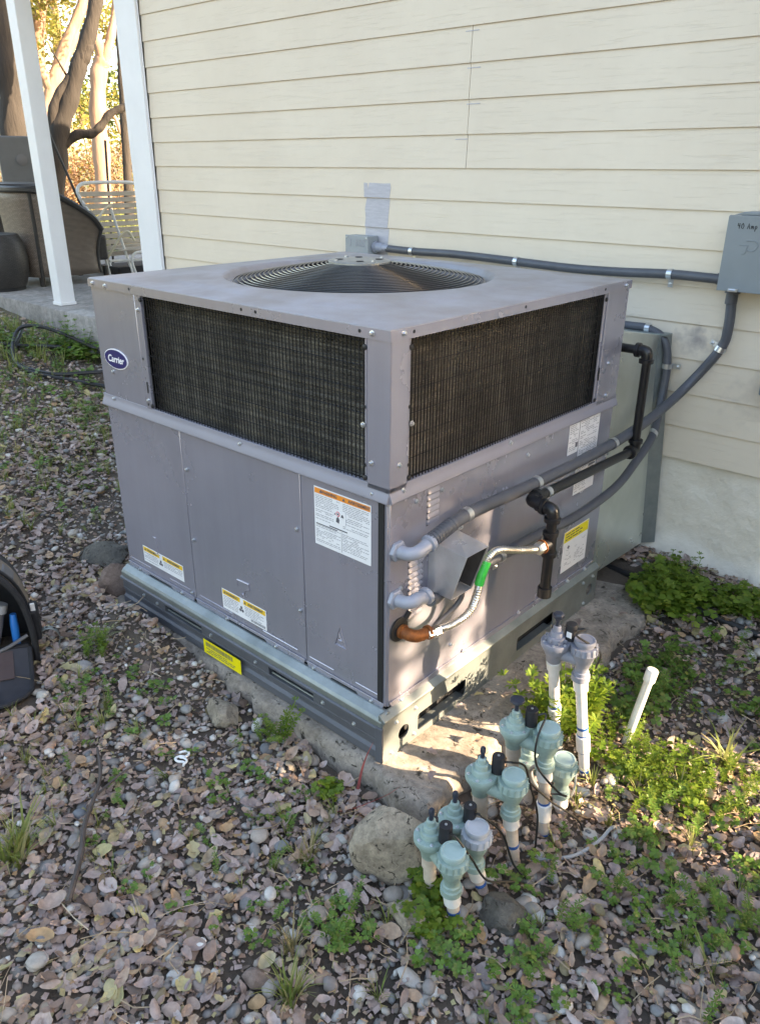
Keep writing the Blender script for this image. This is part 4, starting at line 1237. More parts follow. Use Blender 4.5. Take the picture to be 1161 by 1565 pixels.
# ---- open sheet-metal flue hood
m = MB()
A, Bq, D_, C_ = (0.0, 0.156, 0.535), (0.0, 0.244, 0.545), (0.120, 0.156, 0.528), (0.122, 0.244, 0.528)
F_, G_, E_, H_ = (0.0, 0.154, 0.398), (0.0, 0.244, 0.398), (0.078, 0.156, 0.394), (0.078, 0.244, 0.392)
def sheet(mm, q, t):
    a, b, c, d = [Vector(p) for p in q]
    n = (b - a).cross(c - a).normalized() * t
    mm.add([a, b, c, d, a + n, b + n, c + n, d + n], [(0, 1, 2, 3), (7, 6, 5, 4), (0, 4, 5, 1), (1, 5, 6, 2), (2, 6, 7, 3), (3, 7, 4, 0)])
sheet(m, (A, D_, C_, Bq), 0.0012); sheet(m, (F_, E_, D_, A), 0.0012); sheet(m, (G_, Bq, C_, H_), 0.0012); sheet(m, (F_, G_, H_, E_), 0.0012)
m.build('flue_hood', M['hood'], unit, smooth=0)
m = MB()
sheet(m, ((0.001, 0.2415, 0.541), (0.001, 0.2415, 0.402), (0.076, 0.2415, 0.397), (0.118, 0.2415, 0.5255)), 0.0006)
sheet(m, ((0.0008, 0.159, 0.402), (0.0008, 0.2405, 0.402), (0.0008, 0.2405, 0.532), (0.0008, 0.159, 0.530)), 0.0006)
m.build('hood_shade_sheet', M['hood_shade'], unit, smooth=0)  # inner sheets carrying the painted shade of the hood
m = MB(); m.box(0.0005, 0.0022, 0.128, 0.153, 0.392, 0.55); m.build('hood_flange', M['paint'], unit, smooth=0)
#PART4
# ================================================================ WALL BOXES, CONDUITS, GAS LINE, DUCT
STROKES = {'J': [[(0.1, 1), (0.7, 1)], [(0.45, 1), (0.45, 0.2), (0.3, 0), (0.1, 0.15)]], '-': [[(0.15, 0.5), (0.5, 0.5)]],
           'B': [[(0.1, 0), (0.1, 1), (0.45, 0.95), (0.5, 0.7), (0.1, 0.52), (0.55, 0.4), (0.55, 0.1), (0.1, 0)]],
           'O': [[(0.35, 1), (0.1, 0.7), (0.12, 0.2), (0.4, 0), (0.62, 0.3), (0.58, 0.8), (0.35, 1)]], 'X': [[(0.1, 1), (0.6, 0)], [(0.6, 1), (0.1, 0)]],
           '4': [[(0.15, 1), (0.12, 0.5), (0.6, 0.55)], [(0.5, 1), (0.45, 0)]], '0': [[(0.35, 1), (0.08, 0.7), (0.1, 0.15), (0.45, 0), (0.6, 0.5), (0.35, 1)]],
           'A': [[(0.05, 0), (0.35, 1), (0.62, 0)], [(0.15, 0.38), (0.55, 0.38)]], 'm': [[(0.08, 0), (0.1, 0.6), (0.12, 0.4), (0.25, 0.6), (0.32, 0.4), (0.32, 0), (0.33, 0.4), (0.48, 0.6), (0.56, 0.4), (0.56, 0)]],
           'p': [[(0.12, 0.6), (0.12, -0.4)], [(0.12, 0.5), (0.35, 0.62), (0.5, 0.35), (0.35, 0.05), (0.12, 0.1)]], ' ': []}


def scrawl(text, f, u, v, h, w, r, name, mat, parent):
    mm = MB()
    for ch in text:
        for st in STROKES[ch]:
            mm.tube([f(u + a * h * 0.85, v + b * h, w) for a, b in st], r, 5)
        u += h * (0.72 if ch != ' ' else 0.4)
    return mm.build(name, mat, parent)


def W(x, z, w=0.0): return Vector((x, 1.606 - w, z))


jb = empty('junction_box', (-1.54, 1.60, 1.02), 'small grey junction box with handwritten marking below the primer patch', 'junction box')
m = MB(); m.box(-1.618, -1.478, 1.535, 1.604, 1.005, 1.108); m.build('body', M['jbox'], jb, smooth=0, bevel=0.003)
m = MB(); m.box(-1.620, -1.476, 1.530, 1.5345, 1.003, 1.110); m.build('cover', M['jbox'], jb, smooth=0, bevel=0.0015)
scrawl('J-BOX', lambda u, v, w: Vector((u, 1.530 - w, v)), -1.596, 1.062, 0.030, 0.0005, 0.0014, 'handwriting', M['inkpale'], jb)
for u in (-1.610, -1.486):
    for v in (1.02, 1.10):
        o = bpy.data.objects.new('screw', SCREW); link(o, jb, (u, 1.530, v)); o.rotation_euler = ROT['wall']; o.scale = (.6, .6, .6)

db = empty('disconnect_box', (0.26, 1.60, 1.02), 'grey electrical disconnect box marked 40 Amp at the edge of the wall', 'electrical box')
m = MB(); m.box(0.140, 0.345, 1.502, 1.604, 1.032, 1.262); m.build('body', M['boxgrey'], db, smooth=0, bevel=0.004)
m = MB(); m.extrude([(0.136, 1.030), (0.349, 1.030), (0.349, 1.262), (0.345, 1.266), (0.140, 1.266), (0.136, 1.262)], (0, 1.4985, 0), XA, ZA, (0, 0.0032, 0)); cov = m.build('cover', M['boxgrey'], db, smooth=0, bevel=0.0015)
m = MB(); m.extrude([(0.15, 1.2665), (0.34, 1.2665), (0.33, 1.274), (0.30, 1.276), (0.18, 1.276)], (0, 1.503, 0), XA, ZA, (0, 0.095, 0)); m.build('hinge_cap', M['boxgrey'], db, smooth=0, bevel=0.002)
scrawl('40 Amp', lambda u, v, w: Vector((u, 1.4985 - w, v)), 0.168, 1.226, 0.0165, 0.0004, 0.0011, 'handwriting', M['dark'], db)
m = MB()
fw = lambda u, v: Vector((u, 1.4983, v))
m.tube([fw(0.185, 1.176), fw(0.212, 1.176), fw(0.205, 1.150), fw(0.196, 1.150)], 0.0016, 6); m.tube([fw(0.205, 1.190), fw(0.232, 1.190), fw(0.242, 1.176), fw(0.230, 1.160), fw(0.212, 1.160)], 0.0018, 6, sub=3); m.build('pressed_emblem', M['boxgrey'], cov)
m = MB(); m.box(0.175, 0.205, 1.492, 1.500, 1.030, 1.040); m.tube([(0.180, 1.49, 1.036), (0.200, 1.49, 1.036)], 0.003, 6); m.build('hasp', M['steel'], db, smooth=0)
eb = empty('outlet_cover', (0.36, 1.60, 0.70), 'edge of a small grey outlet cover on the lower siding', 'outlet')
m = MB(); m.box(0.316, 0.41, 1.560, 1.606, 0.690, 0.800); m.build('body', M['boxgrey'], eb, smooth=0, bevel=0.005)
m = MB(); m.box(0.322, 0.404, 1.552, 1.5598, 0.697, 0.793); m.build('lid', M['boxgrey'], eb, smooth=0, bevel=0.004)


def clamp(pt, tan, out, r, parent, foot=True):
    """a metal one-hole strap round a conduit"""
    pt, tan, out = Vector(pt), Vector(tan).normalized(), Vector(out).normalized()
    mm = MB()
    sidev = tan.cross(out).normalized()
    n = 14
    vs = []
    for s in (-0.009, 0.009):
        for k in range(n):
            a = math.pi * 2 * k / n
            for rr in (r + 0.0006, r + 0.0026):
                vs.append(pt + tan * s + (sidev * math.cos(a) + out * math.sin(a)) * rr)
    fs = []
    for k in range(n):
        k2 = (k + 1) % n
        a, b, c, d = k * 2, k * 2 + 1, k2 * 2, k2 * 2 + 1
        o = n * 2
        fs += [(b, d, d + o, b + o), (a, a + o, c + o, c), (a, c, d, b), (a + o, b + o, d + o, c + o)]
    mm.add(vs, fs)
    if foot:
        c = pt - out * (r - 0.001) + sidev * (r + 0.014)
        mm.obox(c, tan * 0.009, sidev * 0.016, out * 0.0012)
    o = mm.build('strap', M['steel'], parent, smooth=40)
    if foot:
        s = bpy.data.objects.new('strap_screw', SCREW); COL.objects.link(s); s.parent = o
        c2 = pt - out * (r - 0.002) + sidev * (r + 0.020)
        s.location = c2 - WL[o.name]
        s.rotation_euler = out.to_track_quat('Z', 'Y').to_euler()


# conduit along the wall
c1 = empty('conduit', (-0.6, 1.58, 1.05), 'grey conduit running along the wall from junction box to disconnect box', 'conduit', 'grey electrical conduits')
P1 = [(-1.40, 1.578, 1.058), (-1.25, 1.577, 1.056), (-1.0, 1.575, 1.060), (-0.70, 1.577, 1.053), (-0.45, 1.574, 1.047), (-0.25, 1.575, 1.050), (-0.06, 1.577, 1.058), (0.125, 1.572, 1.057)]
m = MB(); m.tube(P1, 0.0165, 12, sub=5); m.build('tube', M['conduit'], c1)
m = MB(); m.lathe([(0.016, 0), (0.026, 0.001), (0.026, 0.012), (0.021, 0.014), (0.021, 0.045), (0.017, 0.05)], (-1.476, 1.578, 1.060), (1, 0, 0), 12); m.tube([(-1.44, 1.578, 1.06), (-1.39, 1.578, 1.058)], 0.0165, 12); m.build('connector', M['fitting'], c1)
m = MB(); m.lathe([(0.024, 0), (0.024, 0.012), (0.019, 0.014), (0.019, 0.03)], (0.1385, 1.572, 1.057), (-1, 0, 0), 12); m.build('connector', M['conduit'], c1)
for i in (1, 3, 6): clamp(P1[i], (1, 0, 0), (0, -1, 0), 0.0165, c1)

# conduit from the disconnect down to the unit's upper elbow
c2 = empty('conduit', (0.05, 0.6, 0.57), 'grey conduit sweeping from disconnect box to the upper elbow of the unit', 'conduit', 'grey electrical conduits')
P2 = [(0.166, 1.575, 1.005), (0.172, 1.577, 0.905), (0.160, 1.575, 0.825), (0.085, 1.535, 0.692), (0.058, 1.375, 0.622), (0.052, 1.15, 0.590), (0.047, 0.912, 0.577), (0.046, 0.582, 0.580), (0.048, 0.30, 0.592), (0.052, 0.18, 0.590), (0.052, 0.095, 0.574)]
m = MB(); m.tube(P2, 0.0172, 12, sub=6); m.build('tube', M['conduit'], c2)
m = MB(); m.lathe([(0.026, 0), (0.026, 0.014), (0.020, 0.016), (0.020, 0.05), (0.0165, 0.052)], (0.166, 1.575, 1.030), (0, 0, -1), 12); m.build('connector', M['conduit'], c2)
clamp(P2[2], Vector(P2[3]) - Vector(P2[1]), (0, -1, 0), 0.0172, c2); clamp((0.05, 1.045, 0.583), (0, 1, 0), (1, 0, 0), 0.0172, c2); clamp((0.046, 0.585, 0.580), (0, 1, 0), (1, 0, 0), 0.0172, c2); clamp((0.048, 0.245, 0.593), (0, 1, 0), (1, 0, 0), 0.0172, c2)
m = MB()
for k in range(9):
    t = 0.09 + k * 0.0105
    z = 0.574 + (t - 0.095) * 0.19
    m.lathe([(0.0186, 0), (0.0196, 0.003), (0.0196, 0.006), (0.0186, 0.009)], (0.052, t, z), (0, 1, 0.19), 14)
m.build('tape_wrap', M['conduit'], c2)


def elbow_fitting(parent, y0, z0, dirv, pitch):
    """right-angle conduit connector screwed into the side panel: hex nut, bent body, compression ring"""
    m = MB(); m.lathe([(0.027, 0.0), (0.027, 0.010), (0.022, 0.012)], (0.001, y0, z0), (1, 0, 0), 6); m.build('hex_nut', M['fitting'], parent, smooth=20, bevel=0.001)
    pts = [(0.010, y0, z0), (0.034, y0 + 0.004, z0), (0.047, y0 + 0.016, z0 + 0.002), (0.051, y0 + 0.034, z0 + 0.006), (0.052, y0 + 0.055, z0 + 0.006 + pitch)]
    m = MB(); m.tube(pts, 0.0168, 14, sub=5); m.build('elbow_body', M['fitting'], parent)
    m = MB(); m.lathe([(0.018, 0.0), (0.0225, 0.002), (0.0225, 0.014), (0.019, 0.016)], pts[-1], (0, 1, 0.2 if pitch else 0.0), 16); m.build('compression_ring', M['fitting'], parent, smooth=30)


elbow_fitting(c2, 0.028, 0.556, 1, 0.006)
# second conduit: over the duct, down the wall and along to the lower elbow
c3 = empty('conduit', (0.04, 0.8, 0.40), 'grey conduit curving over the duct and drooping to the lower elbow', 'conduit', 'grey electrical conduits')
P3 = [(-0.55, 1.578, 0.862), (-0.203, 1.578, 0.862), (-0.113, 1.578, 0.860), (-0.045, 1.577, 0.826), (-0.020, 1.576, 0.735), (-0.012, 1.55, 0.61), (0.030, 1.42, 0.520), (0.046, 1.25, 0.455), (0.050, 1.10, 0.407), (0.048, 0.849, 0.388), (0.045, 0.648, 0.400), (0.040, 0.405, 0.402), (0.026, 0.27, 0.395), (0.026, 0.20, 0.384), (0.034, 0.15, 0.384), (0.050, 0.105, 0.402)]
m = MB(); m.tube(P3, 0.0150, 12, sub=5); m.build('tube', M['conduit'], c3)
elbow_fitting(c3, 0.022, 0.425, 1, -0.006)
clamp(P3[2], (1, 0, 0), (0, -1, 0), 0.015, c3); clamp(P3[4], (0, 0, 1), (0, -1, 0), 0.015, c3); clamp((0.028, 1.425, 0.523), Vector(P3[7]) - Vector(P3[5]), (1, -0.4, 0.2), 0.015, c3, foot=False); clamp((0.041, 0.43, 0.402), (0, 1, 0), (1, 0, 0), 0.015, c3)
m = MB(); m.tube([(0.020, 0.245, 0.395), (0.035, 0.262, 0.36), (0.030, 0.258, 0.325), (0.012, 0.215, 0.285), (0.004, 0.17, 0.262), (0.002, 0.14, 0.25)], 0.0075, 8, sub=5); m.build('pigtail', M['conduit'], c3)

# black iron gas line
gp = empty('gas_pipe', (0.10, 0.5, 0.26), 'black iron gas pipe with elbows and capped drip leg beside the unit', 'gas pipe')
def pipe(a, b, r=0.0145, name='pipe_run'):
    m = MB(); m.tube([a, b], r, 12); return m.build(name, M['blackpipe'], gp)
def elbow(p, d1, d2, r=0.0145, s=0.036, name='elbow'):
    p, d1, d2 = Vector(p), Vector(d1).normalized(), Vector(d2).normalized()
    m = MB(); m.tube([p + d1 * s, p + d1 * s * 0.45, p + (d1 + d2) * s * 0.10, p + d2 * s * 0.45, p + d2 * s], r * 1.28, 12, sub=4)
    e = m.build(name, M['blackpipe'], gp)
    for d in (d1, d2):
        m = MB(); m.lathe([(r * 1.15, -0.012), (r * 1.62, -0.010), (r * 1.62, 0.002), (r * 1.2, 0.003)], p + d * s, d, 14); m.build('band', M['blackpipe'], e)
    return e
gy, gz = 1.165, 0.868
pipe((-0.6, gy, gz), (0.045, gy, gz)); elbow((0.072, gy, gz), (-1, 0, 0), (0, 0, -1))
pipe((0.074, gy, gz - 0.03), (0.075, gy, 0.565)); elbow((0.075, gy, 0.536), (0, 0, 1), (0, -1, 0.02))
pipe((0.075, gy - 0.03, 0.537), (0.075, 0.54, 0.556)); elbow((0.075, 0.512, 0.557), (0, 1, 0), (1, 0, -0.05))
pipe((0.09, 0.512, 0.556), (0.125, 0.514, 0.552)); elbow((0.146, 0.515, 0.549), (-1, 0, 0), (0, 0, -1), s=0.034)
pipe((0.146, 0.515, 0.52), (0.144, 0.516, 0.29), r=0.0150)
m = MB(); m.lathe([(0.0175, -0.04), (0.0225, -0.038), (0.0225, -0.026), (0.0185, -0.024), (0.0185, 0.024), (0.0225, 0.026), (0.0225, 0.038), (0.0175, 0.04)], (0.145, 0.516, 0.446), (0, 0, 1), 14); m.tube([(0.145, 0.516, 0.446), (0.141, 0.482, 0.446)], 0.0175, 12); m.build('tee', M['blackpipe'], gp)
m = MB(); m.lathe([(0.0205, 0.0), (0.0205, 0.003), (0.0165, 0.004)], (0.141, 0.484, 0.446), (-0.1, -1, 0), 14); m.build('rusty_collar', M['rust'], gp)
m = MB(); m.lathe([(0.015, 0.0), (0.0205, 0.001), (0.0205, 0.030), (0.012, 0.036)], (0.144, 0.516, 0.308), (0, 0, -1), 14); m.build('cap', M['blackpipe'], gp)
clamp((0.075, 0.60, 0.5545), (0, 1, 0), (1, 0, 0), 0.0145, gp, foot=False)
# flexible connector
gh = empty('gas_hose', (0.08, 0.25, 0.30), 'braided steel gas hose with green tag bending down to a rusty elbow', 'gas hose')
HP = [(0.139, 0.450, 0.448), (0.126, 0.375, 0.470), (0.114, 0.305, 0.492), (0.104, 0.272, 0.478), (0.102, 0.250, 0.435), (0.100, 0.236, 0.385), (0.094, 0.215, 0.338), (0.080, 0.165, 0.318), (0.066, 0.112, 0.318)]
hp = smooth_path(HP, 22)
m = MB(); rr = [0.0098 + 0.0009 * math.sin(i * 2.2) for i in range(len(hp))]; m.tube(hp, rr, 12); m.build('hose', M['chrome'], gh)
m = MB(); m.lathe([(0.012, -0.004), (0.018, -0.002), (0.018, 0.020), (0.013, 0.024)], (0.1405, 0.478, 0.447), (0, -1, 0), 6); m.build('nut', M['chrome'], gh, smooth=20)
m = MB(); m.lathe([(0.011, -0.002), (0.0165, 0.0), (0.0165, 0.018), (0.0125, 0.02), (0.0125, 0.034), (0.010, 0.036)], (0.068, 0.120, 0.3155), (-0.22, -1, 0.05), 6); m.build('nut', M['chrome'], gh, smooth=20)
ep = [(0.055, 0.094, 0.3165), (0.050, 0.070, 0.317), (0.046, 0.056, 0.319), (0.034, 0.044, 0.323), (0.016, 0.040, 0.327), (0.001, 0.040, 0.328)]
m = MB(); m.tube(ep, [0.0145, 0.0155, 0.0165, 0.0165, 0.0155, 0.0145], 14, sub=5)
for p, d in ((ep[0], (0.2, 1, 0)), (ep[4], (1, 0, 0))): m.lathe([(0.015, -0.005), (0.0190, -0.004), (0.0190, 0.004), (0.015, 0.005)], p, d, 16)
m.build('rusty_elbow', M['rust'], gh, smooth=50)
m = MB(); m.lathe([(0.018, 0.0), (0.033, 0.001), (0.033, 0.005), (0.018, 0.008)], (0.0005, 0.040, 0.328), (1, 0, 0), 24); m.tube([(0.003, 0.06, 0.347), (0.006, 0.078, 0.366)], 0.007, 8); m.build('grommet', M['blackrubber'], gh)
m = MB()
tp = smooth_path([HP[3], HP[4], HP[5]], 10)[2:16]
m.tube(tp, 0.0122, 12); m.build('green_wrap', M['green'], gh)
m = MB(); m.extrude(circle(0, 0, 0.017, 18, 0.010), (0.078, 0.272, 0.488), (0.15, 1, 0.1), (0.1, -0.1, 1), (0.0012, 0, 0)); m.tube([(0.079, 0.272, 0.478), (0.094, 0.262, 0.462)], 0.005, 6); m.build('green_tag', M['green'], gh)

# sheet-metal duct between unit and wall
du = empty('duct', (-0.4, 1.37, 0.0), 'galvanized sheet metal duct box between the unit and the wall', 'duct')
m = MB()
vs = [(-0.014, 1.128, 0.03), (-0.004, 1.585, 0.02), (-0.060, 1.585, 0.842), (-0.022, 1.128, 0.925), (-0.95, 1.128, 0.03), (-0.95, 1.585, 0.02), (-0.95, 1.585, 0.842), (-0.95, 1.128, 0.925)]
m.add(vs, [(0, 1, 2, 3), (7, 6, 5, 4), (0, 4, 5, 1), (3, 2, 6, 7), (1, 5, 6, 2), (0, 3, 7, 4)]); m.build('duct_box', M['duct'], du, smooth=0, bevel=0.002)
m = MB(); m.add([(-0.006, 1.552, 0.022), (0.030, 1.600, 0.02), (-0.030, 1.600, 0.850), (-0.060, 1.552, 0.846), (-0.008, 1.556, 0.022), (0.030, 1.604, 0.02), (-0.030, 1.604, 0.850), (-0.062, 1.556, 0.846)], [(0, 1, 2, 3), (7, 6, 5, 4), (0, 4, 5, 1), (1, 5, 6, 2), (2, 6, 7, 3), (3, 7, 4, 0)]); m.build('wall_flange', M['galv'], du, smooth=0)
m = MB(); m.box(-0.95, -0.03, 1.56, 1.605, 0.843, 0.850); m.build('top_flange', M['galv'], du, smooth=0)
m = MB(); m.add([(-0.0146, 1.132, 0.80), (-0.0170, 1.16, 0.825), (-0.0170, 1.155, 0.79), (-0.0146, 1.134, 0.765)], [(0, 1, 2, 3)]); m.build('foil_tape', M['white'], du, smooth=0)

# ================================================================ IRRIGATION VALVES
def valve(name, label, cap, base, bon, zc, kind, inlet_base=None, grey_cap=False, handle=None, old=True, wire_to=None, lean=True):
    zg = float(gnd(base[0], base[1])) - 0.02
    body = M['valvegrey'] if kind == 'grey' else M['valvegreen']
    capm = M['capgrey'] if grey_cap else (M['valvegrey'] if kind == 'grey' else M['capgreen'])
    v = empty(name, (base[0], base[1], zg), label, 'valve', 'irrigation valves beside the pad')
    cx, cy = cap; ix, iy = bon
    O = Vector((cx, cy, 0)); I = Vector((ix, iy, 0))
    u = (O - I).normalized()
    pv = M['pvcold'] if old else M['pvc']
    # outlet riser
    top = zc - 0.118
    b0, b1 = Vector((base[0], base[1], zg)), Vector((cx, cy, top))
    m = MB(); m.tube([b0, b0.lerp(b1, 0.5), b1], 0.0145, 14); r = m.build('outlet_riser', pv, v)
    d = (b1 - b0).normalized()
    m = MB(); m.lathe([(0.0155, -0.038), (0.0192, -0.036), (0.0192, 0.0), (0.0165, 0.001)], b1, d, 18); m.build('coupling', M['pvc'], r)
    L = (b1 - b0).length
    if L > 0.09:
        p = b0.lerp(b1, 0.45)
        m = MB(); m.lathe([(0.0149, -0.004), (0.0153, 0.0), (0.0149, 0.005)], p, d, 16); m.build('cement_ring', M['bluecement'], r)
    if L > 0.2:
        p = b0.lerp(b1, 0.30)
        m = MB(); m.lathe([(0.0155, 0.0), (0.0188, 0.001), (0.0188, 0.05), (0.0155, 0.052)], p, d, 18); m.build('coupling', M['pvc'], r)
        for t in (0.10, 0.30, 0.53):
            m = MB(); m.lathe([(0.0150, -0.004), (0.0154, 0.0), (0.0150, 0.004)], b0.lerp(b1, t), d, 16); m.build('cement_ring', M['bluecement'], r)
    # inlet riser
    ib = Vector((inlet_base[0], inlet_base[1], zg)) if inlet_base else Vector((ix + (base[0] - cx), iy + (base[1] - cy), zg))
    it = Vector((ix, iy, zc - 0.082))
    m = MB(); m.tube([ib, it], 0.0145, 14); r2 = m.build('inlet_riser', pv, v)
    m = MB(); m.lathe([(0.0155, -0.030), (0.0185, -0.029), (0.0185, 0.0), (0.0165, 0.001)], it, (it - ib), 18); m.build('coupling', pv if old else M['pvc'], r2)
    if not old:
        for t in (0.30, 0.52):
            m = MB(); m.lathe([(0.0150, -0.006), (0.0156, 0.0), (0.0150, 0.006)], ib.lerp(it, t), (it - ib), 16); m.build('cement_ring', M['bluecement'], r2)
        m = MB(); m.lathe([(0.0155, -0.04), (0.0188, -0.038), (0.0188, 0.0), (0.0155, 0.001)], ib.lerp(it, 0.50), (it - ib), 18); m.build('coupling', M['pvc'], r2)
    # valve body: bowl, flange, bonnet
    m = MB()
    m.lathe([(0.0165, -0.084), (0.0195, -0.080), (0.0205, -0.068), (0.0225, -0.064), (0.0275, -0.052), (0.0305, -0.046), (0.0308, -0.0365), (0.0365, -0.036), (0.0374, -0.034), (0.0374, -0.022), (0.0364, -0.0202), (0.0232, -0.0196), (0.0226, -0.0070), (0.0218, -0.0055), (0.0162, -0.0050), (0.0156, 0.0080), (0.0148, 0.0092), (0.0108, 0.0095), (0.0102, 0.0220), (0.0082, 0.0240)], (ix, iy, zc), (0, 0, 1), 28)
    bodyo = m.build('valve_body', body, v, smooth=35)
    if kind == 'grey':
        for k in range(8):
            a = 2 * math.pi * k / 8
            m = MB(); c = Vector((ix, iy, zc - 0.012)); dv = Vector((math.cos(a), math.sin(a), 0))
            m.obox(c + dv * 0.023, dv * 0.007, Vector((-dv.y, dv.x, 0)) * 0.002, Vector((0, 0, 0.004))); m.build('rib', body, bodyo, smooth=0)
    ps = (-u.y, u.x)
    for k in range(6):
        a = math.atan2(u.y, u.x) + math.radians(35 + 58 * k)
        sc_ = bpy.data.objects.new('bonnet_screw', SCREW); link(sc_, bodyo, (ix + 0.0308 * math.cos(a), iy + 0.0308 * math.sin(a), zc - 0.0198)); sc_.scale = (.62, .62, .45)
    m = MB(); m.lathe([(0.0052, 0), (0.0052, 0.018), (0.0066, 0.019), (0.0066, 0.030), (0.0048, 0.033)], (ix, iy, zc + 0.020), (0, 0, 1), 8); stem = m.build('flow_stem', M['stemblue'], v, smooth=30)
    if handle == 'disc':
        m = MB(); m.lathe([(0.005, 0.0), (0.0165, 0.002), (0.0180, 0.005), (0.0165, 0.009), (0.004, 0.011)], (ix, iy, zc + 0.047), (0, 0, 1), 10); m.build('handle', M['stemblue'], stem, smooth=30)
    if handle == 'knob':
        m = MB(); m.lathe([(0.007, 0.0), (0.0150, 0.003), (0.0155, 0.014), (0.011, 0.017)], (ix, iy, zc + 0.045), (0, 0, 1), 6); m.build('handle', M['stemblue'], stem, smooth=20, bevel=0.002)
    pv2 = Vector((-u.y, u.x, 0))
    bl = I + pv2 * 0.021 - u * 0.010
    m = MB(); m.lathe([(0.0062, 0), (0.0068, 0.002), (0.0068, 0.011), (0.0045, 0.013)], (bl.x, bl.y, zc - 0.004), (0, 0, 1), 10); m.build('bleed_screw', M['solenoid'], v)
    s = I + u * 0.034 + pv2 * 0.013
    m = MB(); m.lathe([(0.010, -0.060), (0.0135, -0.045), (0.0138, -0.018), (0.0120, -0.016)], (s.x, s.y, zc), (0, 0, 1), 16); m.build('solenoid_seat', body, v)
    m = MB(); m.lathe([(0.0120, -0.018), (0.0148, -0.016), (0.0150, 0.026), (0.0140, 0.029), (0.002, 0.030)], (s.x, s.y, zc), (0, 0, 1), 18); so = m.build('solenoid', M['solenoid'], v, smooth=40)
    if kind == 'grey':
        m = MB(); m.box(s.x - 0.004, s.x + 0.010, s.y - 0.0158, s.y - 0.0150, zc - 0.004, zc + 0.012); m.build('solenoid_label', M['label'], so, smooth=0)
    else:
        m = MB(); m.lathe([(0.0032, 0), (0.0032, 0.0012), (0.001, 0.0016)], (s.x, s.y, zc + 0.0298), (0, 0, 1), 10); m.build('solenoid_pin', M['steel'], so)
    # bridge to the vacuum breaker
    m = MB(); m.tube([(ix + u.x * 0.018, iy + u.y * 0.018, zc - 0.056), (cx - u.x * 0.012, cy - u.y * 0.012, zc - 0.062)], [0.017, 0.0195], 14); m.build('bridge', body, v)
    m = MB()
    m.lathe([(0.0175, -0.122), (0.0238, -0.121), (0.0238, -0.106), (0.0200, -0.105), (0.0200, -0.096), (0.0175, -0.094), (0.0172, -0.082), (0.0190, -0.078), (0.0225, -0.068), (0.0265, -0.057), (0.0285, -0.048), (0.0290, -0.0385), (0.0300, -0.038)], (cx, cy, zc), (0, 0, 1), 26)
    m.build('outlet_body', body, v, smooth=35)
    m = MB(); m.lathe([(0.0290, -0.0385), (0.0345, -0.038), (0.0352, -0.036), (0.0340, -0.034), (0.0335, -0.0205), (0.0320, -0.0185), (0.024, -0.018)], (cx, cy, zc), (0, 0, 1), 28)
    for k in range(14):
        a = 2 * math.pi * k / 14
        dv = Vector((math.cos(a), math.sin(a), 0))
        m.obox(Vector((cx, cy, zc - 0.026)) + dv * 0.0342, dv * 0.0016, Vector((-dv.y, dv.x, 0)) * 0.0014, Vector((0, 0, 0.0085)))
    m.build('ribbed_ring', capm if grey_cap else body, v, smooth=35)
    m = MB(); m.lathe([(0.0240, -0.018), (0.0240, -0.0125), (0.0272, -0.0115), (0.0276, -0.0100), (0.0276, -0.0030), (0.0262, -0.0002), (0.0228, 0.0000), (0.0215, -0.0014), (0.002, -0.0010)], (cx, cy, zc), (0, 0, 1), 30); m.build('cap', capm, v, smooth=35)
    if wire_to:
        m = MB(); st = Vector((s.x + u.x * 0.014, s.y + u.y * 0.014, zc + 0.016))
        m.tube([st, st + u * 0.02 + Vector((0, 0, 0.004))] + [Vector(w) for w in wire_to], 0.0027, 6, sub=6); m.build('lead_wire', M['wire'], v)
    return v


valve('irrigation_valve', 'green irrigation valve closest to the rocks, on short stained risers', (0.400, -0.242), (0.410, -0.230), (0.327, -0.226), 0.086, 'green', (0.325, -0.216), wire_to=[(0.425, -0.21, 0.055), (0.445, -0.17, -0.03), (0.47, -0.10, -0.075), (0.49, -0.07, -0.12)])
valve('irrigation_valve', 'green irrigation valve with pale grey cap, beside the frontmost valve', (0.394, -0.146), (0.413, -0.126), (0.328, -0.141), 0.075, 'green', grey_cap=True, wire_to=[(0.42, -0.08, 0.02), (0.45, -0.07, -0.06), (0.48, -0.04, -0.12)])
valve('irrigation_valve', 'green irrigation valve on a tan riser, middle of the row', (0.405, -0.025), (0.421, -0.009), (0.335, -0.051), 0.147, 'green', wire_to=[(0.40, 0.03, 0.13), (0.41, 0.05, 0.06), (0.43, 0.06, -0.02), (0.44, 0.05, -0.12)])
valve('irrigation_valve', 'green irrigation valve with black disc handle and looping wires', (0.412, 0.105), (0.425, 0.117), (0.337, 0.079), 0.205, 'green', handle='disc', wire_to=[(0.405, 0.065, 0.19), (0.415, 0.06, 0.12), (0.455, 0.10, 0.04), (0.46, 0.14, 0.00), (0.43, 0.15, -0.02), (0.40, 0.09, 0.01), (0.40, 0.06, 0.06), (0.44, 0.10, 0.0), (0.49, 0.15, -0.06), (0.50, 0.18, -0.12)])
valve('irrigation_valve', 'low green irrigation valve half hidden behind the looping wires', (0.413, 0.207), (0.419, 0.211), (0.332, 0.175), 0.048, 'green')
valve('irrigation_valve', 'tall grey irrigation valve on two long white pipes', (0.367, 0.338), (0.403, 0.370), (0.300, 0.311), 0.315, 'grey', (0.277, 0.430), old=False, handle='knob', wire_to=[(0.36, 0.30, 0.34), (0.40, 0.36, 0.28), (0.39, 0.37, 0.22)])

